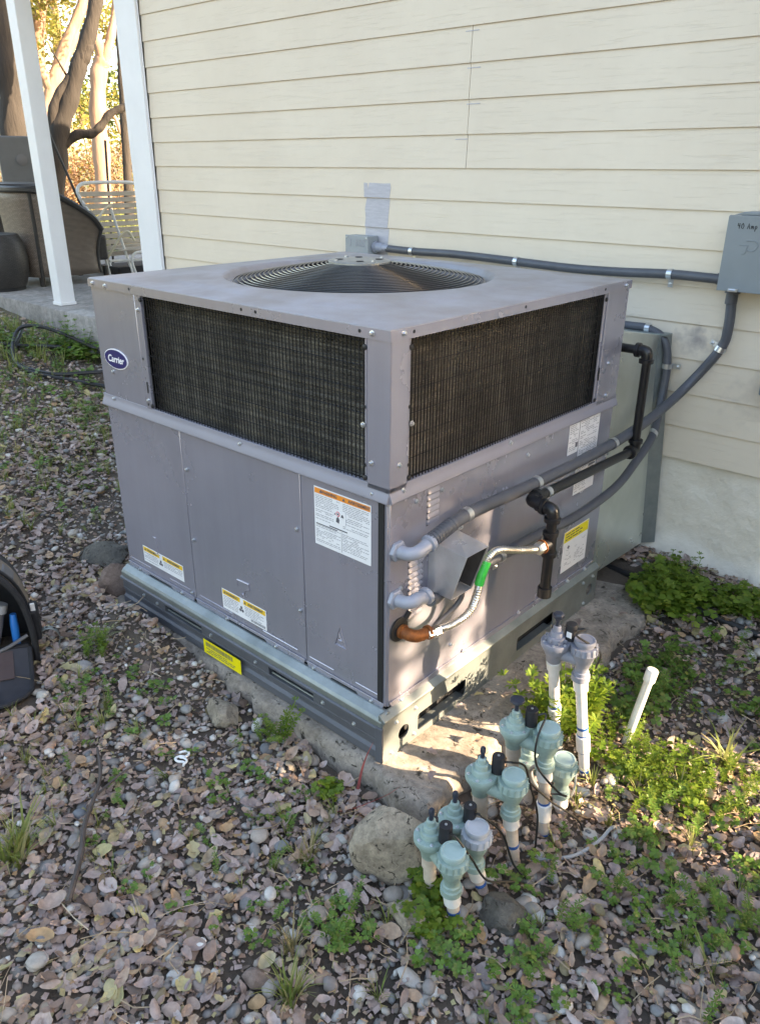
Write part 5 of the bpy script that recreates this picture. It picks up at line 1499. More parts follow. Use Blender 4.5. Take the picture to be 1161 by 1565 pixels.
# pipe stub, cables and tubes on the ground
st = empty('pipe_stub', (0.426, 0.583, -0.12), 'white plastic pipe stub with cap leaning out of the weeds', 'pipe')
a, b = Vector((0.422, 0.575, -0.14)), Vector((0.450, 0.610, 0.105))
m = MB(); m.tube([a, b], 0.0125, 14); m.build('pipe', M['pvc'], st)
d = (b - a).normalized(); m = MB(); m.lathe([(0.0135, -0.024), (0.0168, -0.023), (0.0168, 0.012), (0.0145, 0.015), (0.002, 0.0155)], b, d, 18); m.build('cap', M['pvc'], st)


def on_ground(pts, h):
    return [(x, y, float(gnd(x, y)) + h + (p[0] if p else 0)) for (x, y, *p) in pts]


m = MB(); m.tube(on_ground([(0.45, 0.01), (0.484, 0.043), (0.524, 0.098), (0.546, 0.171, .01), (0.552, 0.22, .02), (0.555, 0.262, -.01)], 0.014), 0.0045, 8, sub=5)
tag(m.build('cable', M['greywire'], None), 'thin grey cable curving over the soil beside the valves', 'cable')
m = MB(); m.tube([(0.39, 0.19, -0.10), (0.365, 0.15, -0.02), (0.372, 0.115, 0.045), (0.395, 0.095, 0.085), (0.41, 0.085, 0.095)], 0.0048, 8, sub=6); m.tube([(0.42, 0.25, -0.115), (0.435, 0.24, -0.05), (0.42, 0.25, 0.02), (0.41, 0.22, 0.04)], 0.003, 8, sub=6)
tag(m.build('cable', M['greywire'], None), 'grey cable arching between the two crowded green valves', 'cable')
m = MB(); m.tube([(-0.10, 1.385, -0.035), (0.043, 1.365, -0.030), (0.19, 1.335, -0.005), (0.326, 1.30, -0.035), (0.445, 1.285, -0.04), (0.56, 1.28, -0.045), (0.75, 1.26, -0.06), (1.1, 1.3, -0.07)], 0.0125, 10, sub=5)
tag(m.build('drip_tube', M['blackrubber'], None), 'black irrigation tube running from the duct through the weeds', 'tube')
m = MB()
cp = on_ground([(-0.452, -0.352), (-0.440, -0.335), (-0.425, -0.338), (-0.423, -0.352), (-0.436, -0.358), (-0.44, -0.372), (-0.425, -0.376), (-0.405, -0.368), (-0.395, -0.378)], 0.030); m.tube(cp, 0.0035, 8, sub=4)
m.tube(on_ground([(-0.43, -0.365), (-0.415, -0.360), (-0.40, -0.362), (-0.395, -0.372)], 0.034), 0.003, 8, sub=4)
tag(m.build('plastic_clip', M['patchwhite'], None), 'curly white plastic clip lying on the pebbles', 'clip')

# garden cable coil at the back left
hoses = [[(-4.6, 0.86), (-4.25, 1.02, .02), (-3.9, 1.25, .05), (-3.6, 1.40, .02), (-3.2, 1.50)],
         [(-3.2, 1.38, .02), (-3.7, 1.32, .08), (-4.1, 1.20, .14), (-4.25, 1.08, .12), (-4.05, 0.92, .03), (-3.75, 0.86), (-3.45, 0.98), (-3.2, 1.10, .02), (-3.0, 1.18, .03), (-2.7, 1.30, .02)],
         [(-4.3, 1.12, .1), (-4.0, 0.90, .01), (-3.6, 0.93), (-3.45, 1.12, .02), (-3.3, 1.32, .04), (-3.1, 1.45, .03)]]
hc = empty('extension_cord', (-3.8, 1.1, 0.2), 'black outdoor cord lying in loose loops near the patio', 'cord')
for h in hoses:
    m = MB(); m.tube(on_ground(h, 0.03), 0.012, 8, sub=8); m.build('cord_loop', M['blackrubber'], hc)
for (x, y, dx, dy, mt) in ((-3.78, 1.33, 0.10, 0.05, 'stonedark'), (-3.62, 1.42, 0.09, 0.03, 'blackrubber')):
    m = MB(); z = float(gnd(x, y)) + 0.06
    m.lathe([(0.012, -0.09), (0.03, -0.05), (0.034, 0.0), (0.034, 0.03), (0.024, 0.035), (0.022, 0.07)], (x, y, z), (dx, dy, 0.02), 14); m.build('connector', M['panelgrey'] if mt != 'blackrubber' else M['blackrubber'], hc)
#PART5
# ================================================================ ROCKS, TOOL BAG, PATIO FURNITURE
def rock(name, label, c, size, mat, seed, rz=0.0, amp=0.30, cut=None):
    bm = bmesh.new(); bmesh.ops.create_icosphere(bm, subdivisions=4, radius=1.0)
    ca, sa = math.cos(rz), math.sin(rz)
    for v in bm.verts:
        p = v.co.normalized()
        q = Vector((p.x * 1.3 + seed, p.y * 1.3, p.z * 1.3))
        # facetted: pull towards a few cutting planes, then roughen
        d = 1.0 + amp * mnoise.noise(q) + amp * 0.4 * mnoise.noise(q * 2.6) + amp * 0.16 * mnoise.noise(q * 7) + amp * 0.06 * mnoise.noise(q * 18)
        r = random.Random(seed)
        for _ in range(11):
            n = Vector((r.uniform(-1, 1), r.uniform(-1, 1), r.uniform(-0.6, 1))).normalized()
            k = r.uniform(0.62, 0.84)
            dn = p.dot(n) * d
            if dn > k: d *= (k + (dn - k) * 0.07) / dn
        x, y, z = p.x * d * size[0], p.y * d * size[1], p.z * d * size[2]
        v.co = Vector((x * ca - y * sa, x * sa + y * ca, z))
    me = bpy.data.meshes.new(name); bm.to_mesh(me); bm.free()
    me.polygons.foreach_set('use_smooth', [True] * len(me.polygons)); me.set_sharp_from_angle(angle=math.radians(24)); me.materials.append(mat)
    o = bpy.data.objects.new(name, me); link(o, None, c)
    return tag(o, label, 'rock', 'loose rocks round the pad')


rock('rock', 'big tan boulder with a flat top beside the frontmost valve', (0.215, -0.215, -0.045), (0.105, 0.082, 0.098), M['stone'], 4, 0.9, 0.16)
rock('rock', 'small speckled rock at the foot of the big boulder', (0.330, -0.300, -0.110), (0.060, 0.045, 0.034), M['stone'], 11, 0.2)
rock('rock', 'mossy dark rock half buried behind the front valves', (0.485, -0.155, -0.108), (0.060, 0.050, 0.040), M['stonedark'], 17, 0.7)
rock('rock', 'dark rounded rock lying behind the corner of the unit', (-1.56, 0.075, -0.015), (0.105, 0.080, 0.062), M['stonedark'], 21, 0.5)
rock('rock', 'reddish brown rock against the corner of the unit', (-1.335, 0.020, -0.015), (0.080, 0.060, 0.085), M['stonebrown'], 27, 1.1)
rock('rock', 'grey speckled rock in front of the pad below the yellow sticker', (-0.505, -0.160, -0.085), (0.062, 0.048, 0.044), M['stone'], 33, 0.4)
rock('rock', 'small brown rock near the pad edge', (-0.85, -0.185, -0.082), (0.035, 0.03, 0.028), M['stonebrown'], 41, 0.1)
rock('rock', 'pale jagged rock by the weed left of the pad', (-1.00, -0.33, -0.07), (0.040, 0.028, 0.026), M['patio'], 47, 0.3)
rock('rock', 'smooth brown stone near the bottom of the picture', (0.20, -0.62, -0.115), (0.036, 0.026, 0.020), M['stonebrown'], 52, 0.6, 0.08)

# tool bag, open, front flap down
BQ = Vector((-1.165, -0.472, -0.085))
BN = Vector((0.90, -0.436, 0)).normalized(); BWv = Vector((0.436, 0.90, 0)).normalized()
BO = BQ - BWv * 0.115
bag = empty('tool_bag', BO, 'open black and tan tool bag with tools inside and its flap on the ground', 'tool bag')
def bp_(u, d, z): return BO + BWv * u + BN * d + Vector((0, 0, z))
arch = [(0.175, 0.0), (0.178, 0.10), (0.172, 0.19), (0.155, 0.265), (0.12, 0.325), (0.07, 0.362), (0.0, 0.378), (-0.07, 0.362), (-0.12, 0.325), (-0.155, 0.265), (-0.172, 0.19), (-0.178, 0.10), (-0.175, 0.0)]
ap = smooth_path([(a, b, 0) for a, b in arch], 4)
def band(mm, d0, d1, s0, s1, t=0.008):
    vs = []
    for p in ap:
        for d, s in ((d0, s0), (d1, s1)):
            vs.append(bp_(p.x * s, d, p.y * (s * 0.5 + 0.5))); vs.append(bp_(p.x * (s - t / 0.18), d, p.y * (s * 0.5 + 0.5) - t))
    fs = []
    for i in range(len(ap) - 1):
        a, b = i * 4, (i + 1) * 4
        fs += [(a, b, b + 2, a + 2), (a + 1, a + 3, b + 3, b + 1), (a, a + 1, b + 1, b), (a + 2, b + 2, b + 3, a + 3)]
    mm.add(vs, fs)
m = MB(); band(m, -0.045, -0.001, 1.0, 1.02); m.build('front_rim', M['bagblack'], bag, smooth=50)
m = MB(); band(m, -0.135, -0.046, 1.03, 1.005); m.build('tan_gusset', M['bagtan'], bag, smooth=50)
m = MB(); band(m, -0.20, -0.136, 0.97, 1.025); m.build('rear_rim', M['bagblack'], bag, smooth=50)
m = MB(); m.tube([bp_(p.x * 1.02, -0.002, p.y + 0.002) for p in ap], 0.010, 8); m.build('zip_edge', M['bagblack'], bag)
m = MB(); m.tube([bp_(p.x * 1.03, -0.05, p.y + 0.003) for p in ap], 0.006, 8); m.build('piping', M['blackrubber'], bag)
m = MB(); m.extrude([(p.x * 0.96, p.y) for p in ap], bp_(0, -0.200, 0), BWv, ZA, BN * 0.02); m.build('back_panel', M['bagblack'], bag, smooth=0)
m = MB(); m.obox(bp_(0, -0.10, 0.006), BWv * 0.172, BN * 0.098, Vector((0, 0, 0.006))); m.build('floor_panel', M['bagblack'], bag, smooth=0)
m = MB(); m.obox(bp_(0, -0.012, 0.045), BWv * 0.165, BN * 0.010, Vector((0, 0, 0.040))); m.build('front_pocket', M['bagblack'], bag, smooth=0, bevel=0.006)
m = MB(); m.tube([bp_(0.165, -0.01, 0.115), bp_(0.09, 0.006, 0.088), bp_(0.0, 0.010, 0.075), bp_(-0.09, 0.006, 0.088)], 0.006, 8, sub=4); m.build('pocket_strap', M['toolgrey'], bag)
m = MB(); m.tube([bp_(0.055, -0.13, 0.362), bp_(0.055, -0.10, 0.405), bp_(0.035, -0.085, 0.418), bp_(-0.06, -0.085, 0.425), bp_(-0.12, -0.09, 0.40)], 0.014, 10, sub=5); m.build('carry_handle', M['toolgrey'], bag)
m = MB(); m.obox(bp_(0.135, -0.090, 0.305), BWv * 0.014 + Vector((0, 0, -0.018)), BN * 0.030, BWv * 0.006 + Vector((0, 0, 0.005))); m.build('handle_tab', M['toolgrey'], bag, smooth=0, bevel=0.004)
m = MB(); m.obox(bp_(0.190, -0.06, 0.135), BWv * 0.014, BN * 0.04, Vector((0, 0, 0.055))); sp_ = m.build('side_pocket', M['bagblack'], bag, smooth=0, bevel=0.008)
m = MB(); m.obox(bp_(0.193, -0.030, 0.200), BWv * 0.007, BN * 0.004, Vector((0, 0, 0.014))); m.build('pocket_tag', M['pvc'], sp_, smooth=0, bevel=0.002)
# flap lying towards the camera
vs, fs = [], []
for j in range(9):
    t = j / 8
    wd = 0.165 if t < 0.7 else 0.165 - 0.07 * ((t - 0.7) / 0.3) ** 2.2
    for i in range(9):
        s = -1 + 2 * i / 8
        p = bp_(s * wd, 0.005 + 0.215 * t, 0)
        z = 0.060 * (1 - t) ** 2 + 0.018 + 0.006 * math.sin(3 * s + 5 * t)
        vs.append(BO + Vector((p.x - BO.x, p.y - BO.y, z)))
n0 = len(vs)
vs += [v - Vector((0, 0, 0.007)) for v in vs]
for j in range(8):
    for i in range(8):
        a = j * 9 + i
        fs += [(a, a + 1, a + 10, a + 9), (n0 + a, n0 + a + 9, n0 + a + 10, n0 + a + 1)]
edge = [i for i in range(9)] + [9 * j + 8 for j in range(1, 9)] + [72 + i for i in range(7, -1, -1)] + [9 * j for j in range(7, 0, -1)]
for k in range(len(edge)):
    a, b = edge[k], edge[(k + 1) % len(edge)]
    fs.append((a, b, n0 + b, n0 + a))
m = MB(); m.add(vs, fs); fl = m.build('front_flap', M['bagflap'], bag, smooth=50)
m = MB(); m.tube([vs[i] + Vector((0, 0, 0.0)) for i in edge[8:-7]], 0.007, 8); m.build('flap_binding', M['bagblack'], fl)
for s, wdt in ((0.52, 0.030), (-0.05, 0.022)):
    m = MB()
    pts = [bp_(0.165 * s, 0.012 + 0.09 * t, 0.060 * (1 - 0.46 * t) ** 2 + 0.0215) for t in (0, .33, .66, 1)]
    for i in range(3):
        a, b = pts[i], pts[i + 1]
        m.add([a - BWv * wdt, a + BWv * wdt, b + BWv * wdt, b - BWv * wdt, a - BWv * wdt - Vector((0, 0, .002)), a + BWv * wdt - Vector((0, 0, .002)), b + BWv * wdt - Vector((0, 0, .002)), b - BWv * wdt - Vector((0, 0, .002))], [(0, 1, 2, 3), (7, 6, 5, 4), (0, 4, 5, 1), (1, 5, 6, 2), (2, 6, 7, 3), (3, 7, 4, 0)])
    m.build('flap_strap', M['bagbrown'], fl, smooth=0)
m = MB(); m.lathe([(0.006, 0), (0.006, 0.002), (0.002, 0.004)], bp_(0.06, 0.185, 0.026), (0, 0, 1), 12); m.build('snap_button', M['steel'], fl)
# tools standing in the bag (each its own thing)
def tool(label, cat, pts, rr, mat, extra=None):
    t = empty('hand_tool', pts[0], label, cat, 'tools in the open bag')
    m = MB(); m.tube(pts, rr, 12, sub=3); m.build('handle', mat, t)
    if extra:
        m = MB(); m.tube(extra[0], extra[1], 12, sub=1); m.build('shank', extra[2], t)
tool('grey capped flashlight leaning in the tool bag', 'flashlight', [bp_(0.045, -0.03, 0.05), bp_(0.075, -0.05, 0.14), bp_(0.09, -0.06, 0.19)], [0.022, 0.021, 0.019], M['toolgrey'], ([bp_(0.089, -0.06, 0.188), bp_(0.098, -0.065, 0.215)], 0.026, M['greywire']))
tool('bright blue tool grip standing at the front of the bag', 'tool', [bp_(0.005, -0.018, 0.05), bp_(0.008, -0.02, 0.10), bp_(0.012, -0.022, 0.155)], [0.012, 0.015, 0.012], M['toolblue'])
tool('blue handled driver tucked beside the flashlight', 'tool', [bp_(0.125, -0.055, 0.06), bp_(0.128, -0.06, 0.13), bp_(0.130, -0.065, 0.17)], [0.012, 0.013, 0.010], M['toolblue'])
tool('black box-shaped meter at the back of the bag', 'meter', [bp_(0.03, -0.12, 0.03), bp_(0.035, -0.13, 0.15), bp_(0.04, -0.14, 0.27)], [0.032, 0.034, 0.030], M['toolgrey'], ([bp_(0.038, -0.14, 0.262), bp_(0.04, -0.142, 0.285)], 0.030, M['bagblack']))
tool('steel shafted screwdriver in the tool bag', 'screwdriver', [bp_(-0.045, -0.05, 0.05), bp_(-0.045, -0.06, 0.12), bp_(-0.045, -0.07, 0.17)], [0.013, 0.015, 0.012], M['bagblack'], ([bp_(-0.045, -0.07, 0.17), bp_(-0.050, -0.09, 0.26)], 0.004, M['steel']))
# perforated pipe strap coil beside the bag
ps = empty('strap_coil', bp_(0.235, -0.075, 0.05), 'roll of perforated metal strap hanging at the side of the tool bag', 'strap')
m = MB(); vs, fs = [], []
for k in range(25):
    a = math.radians(-120 + 300 * k / 24)
    for o in (-0.011, 0.011):
        vs.append(bp_(0.222 + 0.034 * math.cos(a), -0.055 + o, 0.062 + 0.042 * math.sin(a)))
fs = [(2 * k, 2 * k + 1, 2 * k + 3, 2 * k + 2) for k in range(24)]
m.add(vs, fs); so = m.build('strap_band', M['galv'], ps, smooth=60)
sol = so.modifiers.new('thick', 'SOLIDIFY'); sol.thickness = 0.002
for k in range(2, 23, 3):
    a = math.radians(-120 + 300 * k / 24)
    dv = BWv * math.cos(a) + ZA * math.sin(a)
    m = MB(); m.lathe([(0.0042, 0), (0.0042, 0.0008), (0.001, 0.0009)], bp_(0.222 + 0.0355 * math.cos(a), -0.055, 0.062 + 0.0435 * math.sin(a)), dv, 10); m.build('strap_hole', M['dark'], ps)

# ---- wicker armchair with its back to the camera
wc = empty('wicker_armchair', (-6.1, 2.35, 0.42), 'brown wicker armchair on the patio seen from behind the post', 'armchair')
def shell(path, z0, ztop, flare, thick):
    vs, fs = [], []
    n = len(path); rows = 8
    cx = sum(p[0] for p in path) / n; cy = sum(p[1] for p in path) / n
    for j in range(rows + 1):
        t = j / rows
        for i, (x, y, h) in enumerate(path):
            z = z0 + (ztop * h - z0) * t
            k = 1 + flare * (t ** 1.6) - 0.05 * math.sin(math.pi * t)
            vs.append((cx + (x - cx) * k, cy + (y - cy) * k, z))
    for j in range(rows):
        for i in range(n - 1):
            a = j * n + i
            fs.append((a, a + 1, a + n + 1, a + n))
    return vs, fs
U = [(-5.80, 2.60, 0.72), (-5.765, 2.5, 0.82), (-5.765, 2.25, 0.955), (-5.79, 2.10, 0.99), (-5.86, 2.01, 1.0), (-6.0, 1.975, 1.0), (-6.2, 1.975, 1.0), (-6.34, 2.01, 1.0), (-6.41, 2.10, 0.98), (-6.435, 2.25, 0.955), (-6.435, 2.5, 0.82), (-6.40, 2.60, 0.72)]
Us = [tuple(p) for p in smooth_path(U, 4)]
vs, fs = shell(Us, 0.50, 1.215, 0.10, 0.05)
m = MB(); m.add(vs, fs); o = m.build('shell', M['wicker'], wc, smooth=60); sl = o.modifiers.new('thick', 'SOLIDIFY'); sl.thickness = 0.05; sl.offset = -1
n = len(Us)
m = MB(); m.tube(vs[-n:], 0.028, 8); m.build('top_roll', M['wickerdark'], wc)
for i in (0, 14, 30, n - 1):
    m = MB(); m.tube([vs[j * n + i] for j in range(9)], 0.016, 8); m.build('piping', M['wickerdark'], wc)
m = MB(); m.box(-6.36, -5.84, 2.05, 2.72, 0.60, 0.82); m.build('seat', M['wickerdark'], wc, smooth=0, bevel=0.02)
for x in (-5.86, -6.34):
    for y in (2.06, 2.68):
        m = MB(); m.tube([(x, y, 0.42), (x, y, 0.55)], 0.025, 8); m.build('leg', M['wickerdark'], wc)
ot = empty('wicker_stool', (-5.95, 1.74, 0.42), 'dark round wicker stool in front of the armchair', 'stool')
m = MB(); m.lathe([(0.20, 0.0), (0.235, 0.10), (0.245, 0.22), (0.225, 0.36), (0.19, 0.42), (0.02, 0.43)], (-5.95, 1.74, 0.45), (0, 0, 1), 28); m.build('drum', M['wickerdark'], ot)
m = MB(); m.lathe([(0.19, -0.02), (0.19, 0.03)], (-5.95, 1.74, 0.44), (0, 0, 1), 28); m.build('foot_ring', M['dark'], ot)
cov = empty('wicker_table', (-7.2, 2.2, 0.42), 'low brown wicker table behind the armchair', 'table')
m = MB(); m.lathe([(0.60, -0.03), (0.62, 0.0), (0.60, 0.02), (0.02, 0.022)], (-7.3, 2.30, 1.22), (0, 0, 1), 40); m.build('top', M['wickerdark'], cov)
m = MB(); m.lathe([(0.30, 0.0), (0.22, 0.3), (0.30, 0.77)], (-7.3, 2.30, 0.42), (0, 0, 1), 24); m.build('pedestal', M['wickerdark'], cov)

# ---- white strap chair
ch = empty('strap_chair', (-6.15, 3.0, 0.42), 'white tube patio chair with tan vinyl straps beside the house corner', 'chair')
fr = [(-6.15, 2.92, 0.44), (-6.20, 2.912, 0.54), (-6.24, 2.893, 0.769), (-6.28, 2.842, 0.959), (-6.32, 2.78, 1.104), (-6.34, 2.771, 1.19), (-6.35, 2.832, 1.241), (-6.35, 2.996, 1.251), (-6.35, 3.278, 1.251), (-6.35, 3.42, 1.23), (-6.34, 3.45, 1.17), (-6.32, 3.44, 1.10), (-6.28, 3.42, 0.96), (-6.24, 3.40, 0.77), (-6.20, 3.38, 0.54), (-6.15, 3.38, 0.44)]
m = MB(); m.tube(fr, 0.016, 10, sub=4); m.build('back_frame', M['chairwhite'], ch)
zs = np.linspace(1.150, 0.610, 11)
for z in zs:
    t = (1.19 - z) / (1.19 - 0.54)
    ya = np.interp(z, [0.54, 0.769, 0.959, 1.104, 1.19], [2.912, 2.893, 2.842, 2.78, 2.771]); xa = np.interp(z, [0.54, 0.769, 0.959, 1.104, 1.19], [-6.2, -6.24, -6.28, -6.32, -6.34])
    yb = np.interp(z, [0.54, 0.77, 0.96, 1.10, 1.17], [3.38, 3.40, 3.42, 3.44, 3.45])
    m = MB(); m.box(xa - 0.003, xa + 0.003 + 0.012, ya - 0.01, yb + 0.01, z - 0.021, z + 0.021); m.build('strap', M['strap'], ch, smooth=0, bevel=0.003)
arm = [(-5.95, 2.607, 0.857), (-5.98, 2.734, 0.929), (-6.02, 2.837, 1.015), (-6.05, 2.926, 1.04)]
m = MB()
ap2 = smooth_path(arm, 4)
vs = []
for p in ap2:
    for dx, dz in ((-0.035, 0.0), (0.03, 0.0), (0.03, 0.022), (-0.035, 0.022)): vs.append(p + Vector((dx * 0.4, dx * 0.25, dz + dx * 0.35)))
m.add(vs, [(i * 4 + k, i * 4 + (k + 1) % 4, (i + 1) * 4 + (k + 1) % 4, (i + 1) * 4 + k) for i in range(len(ap2) - 1) for k in range(4)] + [(3, 2, 1, 0), tuple(len(vs) - 4 + k for k in range(4))])
m.build('armrest', M['armplastic'], ch, smooth=0, bevel=0.006)
m = MB(); m.tube([(-6.05, 2.922, 1.03), (-6.03, 2.977, 0.758), (-6.0, 3.045, 0.43)], 0.0125, 10, sub=3); m.build('leg', M['chairwhite'], ch)
m = MB(); m.tube([(-5.98, 2.729, 0.92), (-5.98, 2.75, 0.686), (-5.98, 2.786, 0.43)], 0.0125, 10, sub=3); m.build('leg', M['chairwhite'], ch)
m = MB(); m.tube([(-6.0, 2.796, 0.599), (-5.98, 2.893, 0.724), (-5.97, 2.961, 0.803), (-5.96, 3.021, 0.824), (-5.95, 3.073, 0.739)], 0.0125, 10, sub=4); m.build('folded_arm', M['armplastic'], ch)
m = MB(); m.tube([(-6.0, 2.812, 0.568), (-6.0, 3.30, 0.549)], 0.0125, 10); m.build('seat_bar', M['chairwhite'], ch)
m = MB(); m.tube([(-5.95, 3.05, 0.43), (-5.95, 3.02, 0.55), (-5.95, 3.05, 0.62), (-5.95, 3.15, 0.635), (-5.95, 3.4, 0.63)], 0.0125, 10, sub=4); m.build('front_frame', M['chairwhite'], ch)
for z, x in ((0.66, -6.05), (0.66, -6.12), (0.655, -5.99)):
    m = MB(); m.box(x - 0.025, x + 0.025, 2.93, 3.42, z, z + 0.006); m.build('seat_strap', M['strap'], ch, smooth=0)
m = MB(); m.box(-6.4, -6.0, 2.9, 3.6, 0.425, 0.50); tag(m.build('folded_mat', M['bagblack'], None, smooth=0, bevel=0.01), 'dark folded mat on the patio under the strap chair', 'mat')
# thin black rods and a grey cabinet behind the furniture
m = MB(); m.tube([(-6.72, 3.26, 0.42), (-6.68, 3.29, 1.18), (-6.66, 3.31, 1.63)], 0.012, 8); tag(m.build('garden_stake', M['blackrubber'], None), 'thin black stake standing upright behind the strap chair', 'stake')
m = MB(); m.tube([(-6.75, 3.17, 0.6), (-6.83, 3.02, 1.12), (-6.90, 2.89, 1.60), (-6.95, 2.8, 1.95)], 0.013, 8); tag(m.build('leaning_pole', M['blackrubber'], None), 'thin black pole leaning across behind the porch post', 'pole')
cb = empty('grill_cabinet', (-8.0, 2.95, 0.42), 'grey upright cabinet with a round dial behind the wicker furniture', 'cabinet')
m = MB(); m.add([(-7.90, 2.78, 0.42), (-7.78, 3.10, 0.42), (-8.15, 3.25, 0.42), (-8.25, 2.93, 0.42), (-7.90, 2.78, 1.68), (-7.78, 3.10, 1.68), (-8.15, 3.25, 1.68), (-8.25, 2.93, 1.68)], [(3, 2, 1, 0), (4, 5, 6, 7), (0, 1, 5, 4), (1, 2, 6, 5), (2, 3, 7, 6), (3, 0, 4, 7)]); m.build('body', M['panelgrey'], cb, smooth=0, bevel=0.02)
m = MB(); m.lathe([(0.055, 0), (0.055, 0.015), (0.03, 0.02)], (-7.83, 2.99, 1.45), (0.93, -0.35, 0), 20); m.build('dial', M['toolgrey'], cb)
#PART6
# ================================================================ PEBBLES, LEAVES, WEEDS
def blocked(x, y):
    pad_ = (x > -1.33) & (x < 0.215) & (y > np.where(x < -0.2, -0.078, -0.10)) & (y < 1.44)
    hs = (y > 1.60) & (x > -3.5)
    pt = (x < -3.4) & (y > 1.50)
    bl = (x > -4.3) & (x < -3.55) & (y > 1.36)
    dx, dy = x - BO.x, y - BO.y
    bu, bd = dx * BWv.x + dy * BWv.y, dx * BN.x + dy * BN.y
    bl = bl | ((np.abs(bu) < 0.18) & (bd > -0.2) & (bd < 0.235))
    return pad_ | hs | pt | bl


def vnoise(x, y, s, seed):
    return np.array([mnoise.noise(Vector((a * s, b * s, seed))) for a, b in zip(x, y)])


def sample(density, x0, x1, y0, y1):
    n = rng.poisson(density * (x1 - x0) * (y1 - y0))
    x = rng.uniform(x0, x1, n); y = rng.uniform(y0, y1, n)
    k = ~blocked(x, y)
    x, y = x[k], y[k]
    k = seen(np.stack([x, y, gnd(x, y)], 1))
    return x[k], y[k]


def zones(near, mid, far):
    xs, ys = [], []
    for dn, b in ((near, (-1.6, 1.7, -1.3, 1.62)), (mid, (-3.2, -1.6, -1.2, 1.62)), (far, (-6.5, -3.2, -1.0, 1.62))):
        x, y = sample(dn, *b); xs.append(x); ys.append(y)
    return np.concatenate(xs), np.concatenate(ys)


def ico(sub, seed):
    bm = bmesh.new(); bmesh.ops.create_icosphere(bm, subdivisions=sub, radius=1.0)
    for v in bm.verts:
        p = v.co
        v.co = p * (1 + 0.22 * mnoise.noise(p * 1.1 + Vector((seed * 3.7, 0, 0))) + 0.06 * mnoise.noise(p * 3 + Vector((0, seed, 0))))
    bm.verts.index_update()
    v = np.array([p.co[:] for p in bm.verts]); f = np.array([[q.index for q in g.verts] for g in bm.faces])
    bm.free()
    return v, f


def leaf_template(seed, n=8):
    r = random.Random(seed)
    vs, fs = [], []
    curl, fold, twist = r.uniform(-1.2, 2.2), r.uniform(0.10, 0.9), r.uniform(-0.9, 0.9)
    lobes = r.choice((0.0, 0.05, 0.12, 0.34)); wr = r.uniform(0.42, 0.66)
    for i in range(n + 1):
        t = i / n
        wdt = 0.5 * math.sin(math.pi * min(1, t * 0.95 + 0.03)) ** 0.55 * (1 + lobes * math.sin(t * 15 + seed))
        wdt = max(wdt, 0.03) * wr
        x = t - 0.5
        zc = curl * 0.28 * (x * x) * 2 + 0.02 * r.uniform(-1, 1)
        tw = twist * x
        for s in (-1, 0, 1):
            y = s * wdt
            z = zc + abs(s) * fold * wdt + y * tw + (0.04 * r.uniform(-1, 1) if s else 0)
            vs.append((x, y, z))
    for i in range(n):
        for s in range(2):
            a = i * 3 + s
            fs.append((a, a + 1, a + 4, a + 3))
    return np.array(vs), np.array(fs)


# ---- pebbles
px, py = zones(1700, 1050, 520)
rt = (px > 0.25) & (py > 0.15)
keep = rng.uniform(size=len(px)) < np.where(rt, 0.42, 1.0) * np.clip(0.92 + 0.55 * vnoise(px, py, 2.3, 1.0), 0.25, 1.0)
px, py = px[keep], py[keep]
Np = len(px)
sz = np.clip(rng.lognormal(math.log(0.0088), 0.38, Np), 0.0045, 0.021)
asp = np.stack([sz * rng.uniform(0.95, 1.45, Np), sz * rng.uniform(0.75, 1.05, Np), sz * rng.uniform(0.45, 0.75, Np)], 1)
Rp = rot_zxz(rng.uniform(0, 6.28, Np), rng.uniform(0, 0.5, Np), rng.uniform(0, 6.28, Np))
Tp = np.stack([px, py, gnd(px, py) + asp[:, 2] * rng.uniform(0.3, 0.95, Np) + 0.014 * (rng.uniform(size=Np) < 0.25)], 1)
dist = np.linalg.norm(Tp - CAM, axis=1) / sz
infr = seen(Tp, 0.0)
order = np.argsort(np.where(infr, dist, 1e9))
first = set(order[:300].tolist())
PV = [ico(2, s) for s in range(6)]
PM = []
for i, (v, f) in enumerate([ico(2, s) for s in range(8)]):
    me = bpy.data.meshes.new('pebble'); me.from_pydata(v.tolist(), [], f.tolist()); me.polygons.foreach_set('use_smooth', [True] * len(f)); me.materials.append(M['pebble']); PM.append(me)
for i in order[:300]:
    o = bpy.data.objects.new('pebble', PM[i % 8])
    COL.objects.link(o); o.parent = ground
    o.matrix_local = Matrix.Translation(Vector(Tp[i])) @ (Matrix(Rp[i].tolist()) @ Matrix.Diagonal(Vector(asp[i]))).to_4x4()
rest = np.array([i for i in range(Np) if i not in first])
allv, allf, off = [], [], 0
for s in range(4):
    far_ = ico(1, s + 20)
    ids = rest[rest % 4 == s]
    v, f = scatter(far_[0], far_[1], Rp[ids] * asp[ids][:, None, :], Tp[ids])
    allv.append(v); allf.append(f + off); off += len(v)
gr = fast_mesh('gravel', np.concatenate(allv), np.concatenate(allf), M['pebble'], ground); gr['kind'] = 'stuff'

